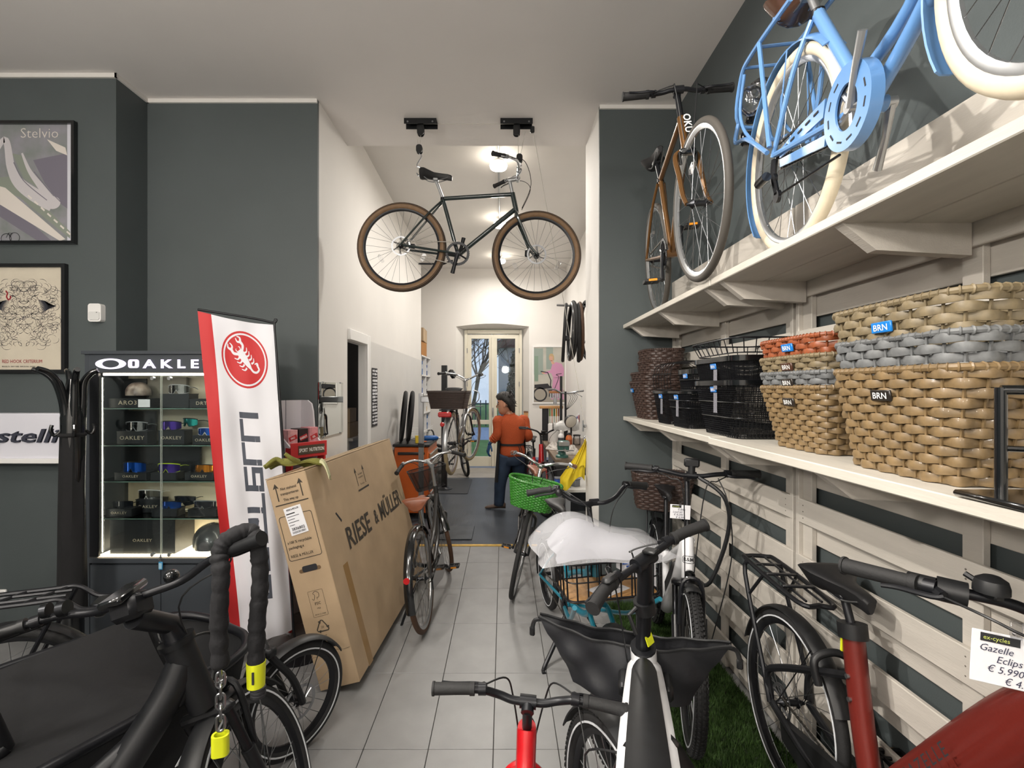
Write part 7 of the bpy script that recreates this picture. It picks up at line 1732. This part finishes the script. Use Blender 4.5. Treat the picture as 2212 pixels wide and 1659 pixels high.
for k, (px, d, nm, c_) in enumerate(((1206, 4.72, 'blue', '2a4fa0'), (1221, 4.62, 'navy', '25305e'), (1232, 4.8, 'red', 'a13a34'), (1240, 4.66, 'grey', '7b7f86'))):
    t = thing('parts_box', nm+' small parts box on the low grey table', 'box', onb(px, d, LZ), .2*k, 'parts boxes on the low table'); obj('box_body', MB().box((0, 0, .03), (.07, .10, .06), b=.004), mat('parts_'+nm, c_, .45), t); obj('lid', MB().box((0, 0, .064), (.074, .104, .01), b=.003), mat('parts_lid', '55585e', .4), t)
# tool post with a rack, lamp and spare bars above the bench
tp_ = thing('tool_post', 'black post with a wooden tool rack on the workbench', 'tool rack', onb(1178, 7.15)); obj('post', MB().box((0, 0, .24), (.09, .09, .48), b=.004), fr_matt, tp_)
rk_ = obj('rack_board', MB().box((.08, -.05, .49), (.34, .10, .04), b=.006), bam, tp_)
for k, c_ in enumerate(('5a7a2c', 'b8642a', '2f6b3a', 'c08a2a', '7a3a28', '4b6d86')): obj('tool_handle', MB().cyl((.06+.032*k, -.06, .36), (.06+.032*k, -.06, .47), .012).cyl((.06+.032*k, -.06, .26), (.06+.032*k, -.06, .37), .004), mat('handle_'+c_, c_, .4), tp_)
ss = thing('socket_rail', 'rail of chrome sockets with wooden top fixed to the post over the bench', 'tool rack', onb(1199, 7.0, BZ+.62)); obj('rail', MB().box((0, 0, .09), (.17, .05, .035), b=.004), mat('orange_wood', 'a0683c', .5), ss)
for k in range(5): obj('socket', MB().cyl((-.064+.032*k, -.01, 0), (-.064+.032*k, -.01, .075), .012), chrome_m, ss)
obj('bracket', MB().box((0, .0, -.04), (.05, .03, .09), b=.004).tube([(.05, .0, .09), (.13, .0, .09)], .008, 6), steel_m, ss)
p2 = thing('slim_post', 'slim black post standing on the workbench in front of the framed photo', 'post', onb(1212, 7.0)); obj('tube', MB().box((0, 0, .47), (.035, .035, .94), b=.004), fr_matt, p2); obj('foot', MB().lathe([(.06, 0), (.06, .012), (.025, .02)], 16), black_m, p2)
sb = thing('spare_handlebar', 'silver bicycle handlebar with controls clamped over the workbench', 'handlebar', onb(1222, 6.8, BZ+.70)); obj('bar', MB().tube(sm([(-.26, -.05, .05), (-.16, 0, .05), (-.05, .02, 0), (.05, .02, 0), (.16, 0, .02), (.24, -.06, .03)], 6), .012, 8), steel_m, sb); obj('brake_lever', MB().tube(sm([(.14, -.02, 0), (.18, -.06, -.03), (.22, -.07, -.05)], 4), .006, 6).box((.12, 0, .0), (.03, .04, .03), b=.005), steel_m, sb); obj('stem', MB().cyl((0, .02, -.70), (0, .02, .02), .015), blk_sat, sb)
for k in range(4): obj('cable', MB().tube(sm([(.03*k, .0, 0), (.06+.03*k, -.08, -.05), (.02+.02*k, -.1, -.16), (0, -.02, -.24)], 5), .003, 5), black_m, sb)
hl = thing('work_lamp', 'grey and black work lamp with round head over the workbench', 'lamp', onb(1232, 6.3, BZ+.34)); obj('lamp_head', MB().lathe([(.03, -.06), (.07, -.04), (.085, 0), (.085, .02)], 20, Mx.Rotation(1.9, 4, 'X') @ Mx.Rotation(.4, 4, 'Y')), black_m, hl); obj('lamp_lens', MB().lathe([(.08, .02), (.06, .03), (.005, .034)], 20, Mx.Rotation(1.9, 4, 'X') @ Mx.Rotation(.4, 4, 'Y')), mat('frosted_lens', 'c6c2b8', .4), hl); obj('arm', MB().tube(sm([(0, .04, 0), (.03, .14, -.1), (.03, .18, -.335)], 5), .012, 8), blk_sat, hl)
sp_ = thing('grey_saddle_cover', 'crumpled silver grey plastic cover over a part on the workbench', 'cover', onb(1222, 6.6, BZ)); obj('cover', MB().grid(lambda u, v: ((u-.5)*.34, .10*math.cos(PI*v)+.02*math.sin(9*u), .20+.16*math.sin(PI*v)*(.6+.4*u)+.01*math.sin(14*u+6*v)), 16, 12, .004), mat('silver_film', 'a7a6a4', .35, noise=.2, nscale=20), sp_); obj('part_stand', MB().box((0, 0, .13), (.05, .05, .26)), blk_sat, sp_)
ub_ = thing('wheelie_bin', 'dark grey bin with a blue lid under the far end of the workbench', 'bin', (.66, 7.62, 0)); obj('bin_body', MB().sweep([[V((x*.85, y*.85, .04)) for x, y in rrect(.28, .28, .03, 3)], [V((x, y, .52)) for x, y in rrect(.28, .28, .03, 3)]]), mat('bin_grey', '3d434d', .5), ub_); obj('lid', MB().prism(rrect(.30, .30, .03, 3), .04, None, .525), mat('bin_lid', '4a5d7c', .5), ub_); obj('wheel', MB().cyl((-.12, -.15, .045), (-.12, -.12, .045), .045), black_m, ub_)
for k, (y, c_) in enumerate(((5.75, '30343a'), (6.3, '3a3230'))): crate_box('storage_crate', ['dark grey', 'dark brown'][k]+' storage crate on the lower shelf of the workbench', 'crate', (.92, y, .2655), (.4, .36, .26), mat('crate_%d' % k, c_, .6), .05*k)
# clutter by the pier
for k, (px, py, lb, c_) in enumerate(((1249, 905, 'pink parts pouch hanging on the right workshop wall beyond the bench', 'b0767a'), (1246, 925, 'blue parts pouch hanging on the right workshop wall beyond the bench', '3b4f8c'))):
    t = thing('parts_pouch', lb, 'pouch', V((1.268, 8.2+.16*k, 1.16-.03*k)), (0, 0, -PI/2), 'pouches hanging by the pier'); obj('pouch', MB().grid(lambda u, v: ((u-.5)*.09, -.018*math.sin(PI*u)*math.sin(PI*v), (v-.5)*.12), 6, 6, .008), mat('pouch_%d' % k, c_, .4), t); obj('header', MB().box((0, 0, .065), (.09, .004, .03)), paper_m, t, smooth=False)
# yellow cloth hanging at the far edge of the right pier
top_ = P(1264, 948, 4.44); yc = thing('yellow_cloth', 'bright yellow cloth hanging from a hook at the edge of the right pier', 'cloth', top_)
def ycl(u, v):
    w = .03+.25*min(1, v*1.15)**.8; x = -.235*min(1, v*1.2)**1.1*(1-u)+.008*math.sin(9*u+2*v); y = .030*math.sin(PI*4*u+1.3)*v+.015*math.sin(11*u)
    return (x, y-.02, -(.43+.08*math.sin(5*u+.6)-.06*(1-u))*v)
obj('cloth', MB().grid(ycl, 40, 30, .003), mat('yellow_cloth', 'cdb51f', .75, bump=.2, bscale=60), yc, ang=80)
obj('second_layer', MB().grid(lambda u, v: V(ycl(.35+.65*u, v*.66))+V((.0, -.035-.012*math.sin(6*u), -.01)), 24, 18, .003), mat('yellow_cloth_layer', 'd3bb25', .75, bump=.2, bscale=60), yc, ang=80)
obj('hook', MB().tube(sm([(.03, 0, .03), (-.005, -.01, .02), (-.01, -.01, .0), (.0, -.02, -.01)], 5), .005, 8), steel_m, yc)
# tyres on the wall rod
rod = thing('wall_rod', 'steel rod on the right workshop wall carrying the bundle of tyres', 'hook', (1.27, 5.65, 2.62)); obj('rod', MB().cyl((1.275, 5.65, 2.60), (.62, 5.65, 2.63), .012), steel_m, rod, world=True); obj('flange', MB().box((1.276, 5.65, 2.60), (.01, .08, .08)), steel_m, rod, world=True)
lbs = ['leftmost', 'second from left', 'third from left', 'fourth from left', 'fifth from left', 'rightmost']
for k in range(6):
    x = .71+.045*k
    tyre_thing('black bicycle tyre hanging on the wall rod, '+lbs[k]+' of the bundle', (x+.03*(k % 2), 5.65, 2.655-.345+.015*(k % 3)-.0), .325, .019+.003*(k % 2), (0, .06-.02*k, -.12+.09*(k % 3)), 'tyres hanging on the wall rod', brown_tyre if k == 4 else (fr_dark if k == 1 else rubber_m), sq=.8)
cl = thing('bike_clamp', 'chrome bicycle clamp arm fixed by the hanging tyres', 'clamp', P(1245, 737, 5.45)); obj('arm', MB().tube([(-.09, 0, .03), (.10, .0, -.01)], .016, 10), chrome_m, cl); obj('jaw', MB().box((-.10, 0, .035), (.05, .05, .06), b=.008), blk_sat, cl)
# ---------------- things in the dark store room ----------------
srs = thing('store_shelf', 'wooden shelf in the dark store room behind the doorway', 'shelf', (-2.1, 5.55, 1.0)); obj('shelf_board', MB().box((-2.1, 5.6, 1.10), (.9, .5, .03)), slat_m, srs, world=True, smooth=False); obj('bracket', MB().box((-1.72, 5.6, .95), (.04, .45, .28)).box((-2.48, 5.6, .95), (.04, .45, .28)), slat_m, srs, world=True, smooth=False)
crate_box('cardboard_box', 'tan cardboard box on the store room shelf', 'box', (-1.82, 5.55, 1.116), (.24, .3, .16), cdb); crate_box('cardboard_box', 'upper tan cardboard box on the store room shelf', 'box', (-1.82, 5.55, 1.284), (.22, .3, .15), cdb, .06)
cob = thing('hanging_jacket', 'dark jacket with an orange stripe in the store room', 'jacket', (-2.02, 5.5, 1.52)); obj('jacket_body', MB().sweep([[V(((.09+.05*v)*math.cos(a), (.06+.02*v)*math.sin(a), -.40*v+.1)) for a in [2*PI*k/16 for k in range(16)]] for v in (0, .2, .5, .8, 1)]), black_m, cob); obj('stripe', MB().box((.03, -.075, -.1), (.05, .012, .22)), org, cob)
crate_box('dark_case', 'large dark case standing under the store room shelf', 'case', (-1.95, 5.35, .0), (.5, .4, .9), black_m)
point('unseen_store_light', (-2.4, 4.9, 2.7), 2.0, .1)  # dim unseen point light for the store room, no fitting modelled

# ---------------- garden outside ----------------
lawn = mat('winter_lawn', '86a552', .9, noise=.5, nscale=2, col2='6a873c'); gravel = mat('pale_gravel', 'b9bcc6', .9, noise=.1, nscale=6)
sbox('ground_lawn', (-14, 10.46, -.35), (14, 17.5, -.20), lawn); sbox('ground_gravel', (-14, 17.5, -.35), (14, 23.0, -.19), gravel); sbox('ground_lawn_far', (-20, 23, -.35), (20, 60, -.18), lawn)
fe = thing('garden_fence', 'dark low garden fence beyond the gravel path outside the door', 'fence', (-1, 23.6, -.18))
for k in range(40): obj('paling', MB().box((-5+.26*k, 23.6, .45), (.05, .03, 1.25)), mat('fence_paint', '4d5255', .7) if k == 0 else bpy.data.materials['fence_paint'], fe, world=True, smooth=False)
for z in (.1, .9): obj('fence_rail', MB().box((0, 23.64, z), (10.6, .04, .06)), bpy.data.materials['fence_paint'], fe, world=True, smooth=False)
hs = thing('house', 'pale house with a reddish tiled roof beyond the garden', 'house', (3.2, 34, -.2)); obj('house_wall', MB().box((3.2, 34, 2.0), (7.0, 6, 4.6)), mat('house_plaster', 'b5b2b4', .8), hs, world=True, smooth=False)
obj('roof', MB().prism([(-4.2, 0), (4.2, 0), (0, 2.6)], 7, frame((3.2, 37.5, 4.2), (1, 0, 0), (0, 0, 1))), mat('roof_tiles', '6d4a44', .8, noise=.2, nscale=3), hs, world=True, smooth=False)
for k in range(3): w_o = obj('window', MB().box((1.2+2*k, 30.97, 2.2), (.8, .06, 1.2)), mat('house_window_frame', '6a6360', .6) if k == 0 else bpy.data.materials['house_window_frame'], hs, world=True, smooth=False); obj('pane', MB().box((1.2+2*k, 30.93, 2.2), (.66, .02, 1.05)), L_dark, w_o, world=True, smooth=False)
bark = mat('dark_bark', '5b5249', .9, noise=.3, nscale=10)
def tree(label, loc, h, seed, lean=0, dens=5, r0=.07):
    t = thing('bare_tree', label, 'tree', loc, 0, 'bare trees in the garden'); rd = random.Random(seed); tr_ = MB(); tw = MB()
    def br(mb, p, d, L, r, lv):
        n = 3; mb = tr_ if lv < 2 else tw; pts = [p]; q = p.copy(); dd = d.copy()
        for i in range(n): dd = (dd+V((rd.gauss(0, .13), rd.gauss(0, .13), rd.gauss(.04, .08)))).normalized(); q = q+dd*L/n; pts.append(q)
        mb.tube(pts, [r, r*.55], 6 if lv < 2 else 3, cap=False)
        if lv < 4:
            for k in range(dens if lv < 2 else 4):
                u = rd.uniform(.35, 1); i = min(n-1, int(u*n)); b = pts[i].lerp(pts[i+1], u*n-i); a = rd.uniform(0, 2*PI)
                nd = (dd*.8+V((math.cos(a), math.sin(a), rd.uniform(0, .5)))*.8).normalized(); br(tw, b, nd, L*rd.uniform(.45, .68), max(.004, r*.42), lv+1)
    br(tr_, V((0, 0, 0)), V((lean, 0, 1)).normalized(), h*.55, r0, 0)
    obj('trunk', tr_, bark, t); obj('twigs', tw, bark, t, smooth=False, stuff=True)
tree('bare tree just outside the left pane of the garden door', (-.95, 13.2, -.2), 6.2, 3, .05, 6); tree('bare twiggy tree further left beyond the lawn', (-1.7, 17.0, -.2), 7, 12, 0, 7); tree('bare tree beyond the fence in front of the house', (.9, 27.0, -.2), 9, 21, 0, 6, .10); tree('bare tree far left beyond the fence', (-3.0, 26, -.2), 9, 31, .06, 8, .11)
iv = thing('ivy_bush', 'dark green ivy covered bush beyond the right pane of the garden door', 'bush', (.95, 22.8, -.2)); rd = random.Random(77); mb = MB()
for k in range(5200):
    a = rd.uniform(0, 2*PI); z = rd.uniform(.0, 3.6); r = (.95-.12*z)*rd.uniform(.6, 1.05); c = V((r*math.cos(a), r*math.sin(a), z)); u = V((rd.gauss(0, 1), rd.gauss(0, 1), rd.gauss(0, 1))).normalized()*.07; w = u.orthogonal().normalized()*.05
    n = len(mb.v); mb.v += [c-u, c+w, c+u, c-w]; mb.f.append((n, n+1, n+2, n+3))
obj('foliage', mb, mat('ivy_leaf', '26381f', .7, noise=.3, nscale=4), iv, smooth=False, stuff=True); obj('stem', MB().cyl((0, 0, 0), (0, 0, 3.2), .12, .05), bark, iv)
# ---------------- the mechanic ----------------
def skinmesh(name, nodes, edges, m, parent, sub=2, label=None, extra=None):
    me = bpy.data.meshes.new(name+'_skeleton'); Mi = wmat(parent).inverted()
    keys = list(nodes); me.from_pydata([tuple(Mi @ V(nodes[k][0])) for k in keys], [(keys.index(a), keys.index(b)) for a, b in edges], [])
    o = bpy.data.objects.new('tmp', me); COL.objects.link(o); o.modifiers.new('s', 'SKIN'); 
    for i, k in enumerate(keys):
        r = nodes[k][1]; r = (r, r) if not isinstance(r, (tuple, list)) else r
        me.skin_vertices[0].data[i].radius = r; me.skin_vertices[0].data[i].use_root = (i == 0)
    ss_ = o.modifiers.new('u', 'SUBSURF'); ss_.levels = sub; ss_.render_levels = sub
    dg = bpy.context.evaluated_depsgraph_get(); dg.update(); out = bpy.data.meshes.new_from_object(o.evaluated_get(dg)); bpy.data.objects.remove(o)
    mb = MB(); mb.v = [v.co.copy() for v in out.vertices]; mb.f = [tuple(p.vertices) for p in out.polygons]; bpy.data.meshes.remove(out)
    if extra: extra(mb, Mi)
    return obj(name, mb, m, parent, ang=180, label=label)
dM = 6.64
me_ = thing('person', 'mechanic in an orange jumper, black apron, blue gloves and jeans walking to the left', 'person', (P(1095, 1000, dM).x, dM, 0.006))
l = V((-.93, -.36, 0)).normalized(); f_ = V((-.36, .93, 0)).normalized()       # his left side, his front
def Q(px, py, dy=0): return P(px, py, dM+dy)
skin_c = mat('skin', 'b98468', .5, noise=.06, nscale=20); hair_c = mat('black_hair', '15120f', .55, noise=.4, nscale=60, bump=.5, bscale=90); jump = mat('orange_wool', 'a8481f', .85, noise=.08, nscale=60, bump=.5, bscale=45, stretch=(1, 1, 3)); jean = mat('blue_denim', '27374d', .8, noise=.25, nscale=9); apr = mat('black_apron', '16171a', .75); glv = mat('blue_nitrile', '1f4f7d', .4); shoe = mat('brown_shoe', '4a3a30', .6, noise=.2, nscale=20)
pel = Q(1106, 978); wai = Q(1106, 958); chs = Q(1107, 925); nkb = Q(1104, 903); nk = Q(1100, 893); hd_ = Q(1091, 873)
shL, shR = nkb+l*.175+V((0, 0, -.035)), nkb-l*.175+V((0, 0, -.035))
elL, elR = Q(1073, 941, -.10), Q(1142, 942, .03); wrL, wrR = Q(1059, 957, -.06), Q(1135, 948, .27)
hL, hR = pel+l*.085+V((0, 0, -.02)), pel-l*.085+V((0, 0, -.02)); knL, knR = Q(1081, 1041, .0), Q(1122, 1032, .16); anL, anR = Q(1078, 1088, .05), Q(1137, 1075, .30)
hr = Mx.Rotation(.25, 4, 'Y')
def add_head(mb, Mi):
    fd = V((-.97, .22, -.10)).normalized(); Mh = Mi @ frame(hd_, fd.cross(V((0, 0, 1))).normalized()*-1, V((-.16, 0, 1)).normalized())
    Mh = Mi @ (lambda x_, z_: Mx(((x_.x, z_.cross(x_).x, z_.x, hd_.x), (x_.y, z_.cross(x_).y, z_.y, hd_.y), (x_.z, z_.cross(x_).z, z_.z, hd_.z), (0, 0, 0, 1))))(fd, (V((0, 0, 1))-fd*fd.z).normalized())
    Mh = Mh @ Mx.Scale(1.12, 4)
    # head: x forward, z up
    rings = []
    for zz, fx, bxk, w in ((-.125, .055, .0, .032), (-.11, .078, -.02, .046), (-.085, .086, -.05, .058), (-.055, .088, -.075, .065), (-.02, .090, -.088, .071), (.02, .092, -.095, .075), (.06, .090, -.095, .075), (.095, .070, -.08, .064), (.118, .035, -.05, .042), (.126, .0, -.02, .012)):
        c = (fx+bxk)/2; a = (fx-bxk)/2; rings.append([Mh @ V((c+a*math.cos(t), w*math.sin(t), zz)) for t in [2*PI*k/20 for k in range(20)]])
    mb.sweep(rings)
    mb.sweep([[Mh @ V((x+.0*0, w*math.sin(t)*1.0, z+h*math.cos(t))) for t in [2*PI*k/8 for k in range(8)]] for x, z, w, h in ((.086, .012, .008, .010), (.096, -.004, .010, .012), (.112, -.022, .014, .012), (.098, -.036, .014, .006), (.086, -.036, .012, .006))])
    for s in (-1, 1):
        mb.sph((0, 0, 0), (.020, .008, .032), 10, 8, Mh @ Mx.Translation((-.008, s*.077, -.012)) @ Mx.Rotation(-.2, 4, 'Y'))
    mb.sweep([[Mh @ V((.088+.004*math.sin(t), .024*math.cos(t), -.066+.008*math.sin(t))) for t in [2*PI*k/10 for k in range(10)]], [Mh @ V((.094, .012*math.cos(t), -.066+.004*math.sin(t))) for t in [2*PI*k/10 for k in range(10)]]])
    me_['_h'] = 0; global HEADM; HEADM = Mh
skinmesh('body', dict(a=(pel, .09), b=(wai, .095), c=(chs, .10), d=(nkb, .075), e=(nk, .052), g=(hd_+V((0, 0, -.06)), .05), sl=(shL, .055), el=(elL, .042), wl=(wrL, .026), sr=(shR, .055), er=(elR, .042), wr=(wrR, .026), hl=(hL, .07), kl=(knL, .055), al=(anL, .036), hr=(hR, .07), kr=(knR, .055), ar=(anR, .036)),
    [('a', 'b'), ('b', 'c'), ('c', 'd'), ('d', 'e'), ('e', 'g'), ('c', 'sl'), ('sl', 'el'), ('el', 'wl'), ('c', 'sr'), ('sr', 'er'), ('er', 'wr'), ('a', 'hl'), ('hl', 'kl'), ('kl', 'al'), ('a', 'hr'), ('hr', 'kr'), ('kr', 'ar')], skin_c, me_, 2, extra=add_head)
ee = MB()
for s in (-1, 1): ee.sph((0, 0, 0), (.010, .012, .008), 8, 6, HEADM @ Mx.Translation((.078, s*.034, .005)))
obj('eye', ee, mat('eye_dark', '241a16', .3), me_)
ee = MB()
for s in (-1, 1): ee.tube([HEADM @ V((.082, s*.016, .028)), HEADM @ V((.080, s*.036, .034)), HEADM @ V((.066, s*.058, .026))], .006, 6)
obj('eyebrow', ee, hair_c, me_)
hb2 = MB(); rd = random.Random(3); rings = []
for zz, fx, bxk, w in ((-.085, -.060, -.098, .045), (-.05, -.035, -.110, .070), (-.01, -.020, -.116, .084), (.03, .02, -.120, .090), (.07, .095, -.118, .090), (.105, .100, -.105, .082), (.135, .075, -.075, .062), (.152, .03, -.03, .025)):
    c = (fx+bxk)/2; a = (fx-bxk)/2; rings.append([HEADM @ V((c+a*math.cos(t)+.005*math.sin(5*t+zz*60), w*math.sin(t)+.003*math.cos(7*t+zz*90), zz+.006*math.sin(4*t+zz*40))) for t in [2*PI*k/24 for k in range(24)]])
hb2.sweep(rings)
for k in range(150):
    t = rd.uniform(0, 2*PI); z = rd.uniform(-.03, .13); r = math.sqrt(max(.05, 1-(z/.16)**2)); p = V((-.012+.105*r*math.cos(t), .086*r*math.sin(t), z))
    if p.x > -.02 and z < .085: continue
    d_ = V((p.x*.6+.03, p.y*.4, -.02 if z < .06 else .03)).normalized()*.035; hb2.tube([HEADM @ p, HEADM @ (p+d_*.5+V((0, 0, .004))), HEADM @ (p+d_)], [.006, .002], 4)
obj('hair', hb2, hair_c, me_)
# jumper: torso and sleeves pushed up
sE = wrL.lerp(elL, .35); sR = wrR.lerp(elR, .3)
def loft(rings_, n=24):
    # rings: centre, half width along his side, half depth along his front
    return [[c+l*w*math.cos(2*PI*k/n)+f_*d_*math.sin(2*PI*k/n)+V((0, 0, .004*math.sin(5*k+i))) for k in range(n)] for i, (c, w, d_) in enumerate(rings_)]
mb = MB().sweep(loft([(Q(1107, 984), .170, .135), (Q(1107, 979), .178, .142), (Q(1107, 970), .176, .140), (Q(1106, 962), .164, .132), (Q(1106, 956), .164, .132), (Q(1106, 946), .184, .142), (Q(1107, 932), .196, .146), (Q(1106, 918), .200, .142), (Q(1105, 909), .196, .128), (Q(1104, 903), .165, .108), (Q(1103, 899), .115, .088), (Q(1101, 895), .072, .066)]))
for a, b, c in ((shL, elL, sE), (shR, elR, sR)):
    pp = sm([a.lerp(chs, .35), a+(a-chs).normalized()*.02, a.lerp(b, .5), b, c], 5); mb.tube(pp, [.86*r_ for r_ in [.070, .080, .082, .082, .081, .080, .079, .078, .077, .076, .075, .074, .073, .072, .072, .071, .068, .064, .060, .056, .054]][:len(pp)], 14)
obj('jumper', mb, jump, me_, world=True, ang=180)
mb = MB()
for k in range(3):
    for a, b in ((elL, sE), (elR, sR)): c = a.lerp(b, .25+.35*k); d_ = (b-a).normalized(); mb.torus(.056-.003*k, .009, frame(c, d_.orthogonal(), d_.cross(d_.orthogonal())), 18, 6)
mb.torus(.062, .012, frame(nk+V((.006, 0, -.012)), (1, 0, .1), (0, 1, .12)), 24, 8)
obj('knit_fold', mb, jump, me_, world=True)
mb = MB().sweep(loft([(Q(1106, 968), .150, .118), (Q(1106, 978), .165, .130), (Q(1106, 990), .168, .132), (Q(1106, 1003), .160, .125)]))
for h_, k_, a_ in ((hL, knL, anL), (hR, knR, anR)):
    pp = sm([h_, h_.lerp(k_, .5), k_, k_.lerp(a_, .55), a_+V((0, 0, -.012))], 5); mb.tube(pp, [.112, .110, .107, .104, .101, .098, .095, .092, .089, .086, .083, .081, .080, .078, .077, .076, .075, .074, .073, .072, .071][:len(pp)], 14)
obj('trousers', mb, jean, me_, world=True, ang=180)
def shoe_(an, d_, sole=None):
    d_ = V(d_).normalized(); s_ = d_.cross(V((0, 0, 1))).normalized(); up = s_.cross(d_); mb = MB(); rings = []
    for t, w, h, zz in ((-.09, .030, .05, .055), (-.07, .040, .075, .060), (-.02, .042, .095, .060), (.05, .046, .060, .042), (.12, .050, .045, .032), (.17, .040, .032, .026), (.195, .018, .018, .022)):
        c = an+d_*t+up*(-.095+zz); rings.append([c+s_*w*math.cos(a)+up*h*.6*math.sin(a)*(1 if math.sin(a) > 0 else .75*.055/max(h*.6, .02)*zz/.06) for a in [2*PI*k/14 for k in range(14)]])
    mb.sweep(rings); return mb
for nm, an, d_ in (('shoe', anL, (-1, .10, 0)), ('shoe', anR, (-.75, .4, -.3))):
    b_ = shoe_(an, d_); mz = min(p.z for p in b_.v)
    if an is anL: b_.v = [p+V((0, 0, .012-mz)) for p in b_.v]
    so_ = obj('shoe', b_, shoe, me_, world=True)
# apron: front panel wraps both sides, strings at the back
def apf(u, v):
    a = math.radians(-105+210*u); c = Q(1105, 950+v*88); w = .190+.03*v; ff = .160+.05*v
    return c+l*w*math.sin(-a)*-1+f_*ff*math.cos(a)+V((0, 0, .012*math.sin(6*u*PI)*v))+l*.01*math.sin(9*u)*v
obj('apron', MB().grid(apf, 30, 16, .004), apr, me_, world=True, ang=80)
mb = MB().tube([Q(1106, 959)+l*.172*math.cos(a)+f_*.140*math.sin(a) for a in [2*PI*k/30 for k in range(30)]], 1, closed=True, sec=[(-.004, -.014), (.004, -.014), (.004, .014), (-.004, .014)], up=(0, 0, 1))
for dx in (0, .02): mb.tube(sm([Q(1111, 960)-f_*.146+V((dx, 0, 0)), Q(1113+dx*200, 968)-f_*.152, Q(1114+dx*250, 980)-f_*.152], 5), .006, 6)
obj('apron_strings', mb, apr, me_, world=True)
def hand(name, w, d_, back, m):
    d_ = V(d_).normalized(); n = V(back); n = (n-d_*n.dot(d_)).normalized(); s_ = d_.cross(n); M_ = Mx(((d_.x, s_.x, n.x, w.x), (d_.y, s_.y, n.y, w.y), (d_.z, s_.z, n.z, w.z), (0, 0, 0, 1))); mb = MB()
    mb.sweep([[M_ @ V((x, y_*math.cos(t), .0+h*math.sin(t))) for t in [2*PI*k/12 for k in range(12)]] for x, y_, h in ((-.03, .030, .024), (.0, .030, .020), (.04, .042, .018), (.085, .044, .015), (.097, .036, .010))])
    for k, (y_, L_) in enumerate(((-.032, .068), (-.011, .078), (.011, .073), (.031, .058))):
        mb.tube(sm([M_ @ V((.075, y_, 0)), M_ @ V((.095+L_*.3, y_*1.1, -.004)), M_ @ V((.095+L_*.7, y_*1.12, -.022)), M_ @ V((.095+L_*.9, y_*1.1, -.045))], 4), [.0105, .0080], 8)
    mb.tube(sm([M_ @ V((.015, -.028, -.004)), M_ @ V((.05, -.058, -.018)), M_ @ V((.085, -.062, -.032))], 4), [.0125, .009], 8)
    return obj(name, mb, m, me_, world=True)
hand('glove', wrL+V((-.005, 0, -.01)), (-.28, .05, -1), l, glv); hand('glove', wrR, (-.5, .75, .15), (0, 0, 1), glv)
mb = MB().torus(.030, .007, frame(wrL, (1, .1, .3), (0, 1, 0)), 18, 6); obj('glove_cuff', mb, glv, me_, world=True)
bd = thing('wooden_board', 'small pale wooden board held up in front of the mechanic', 'board', P(1136, 905, 6.95)); obj('board', MB().box((0, 0, 0), (.06, .10, .22), b=.006), bam, bd); obj('tape_end', MB().box((0, 0, .10), (.062, .102, .02)), mat('brown_tape_end', '7d5a38', .5), bd)
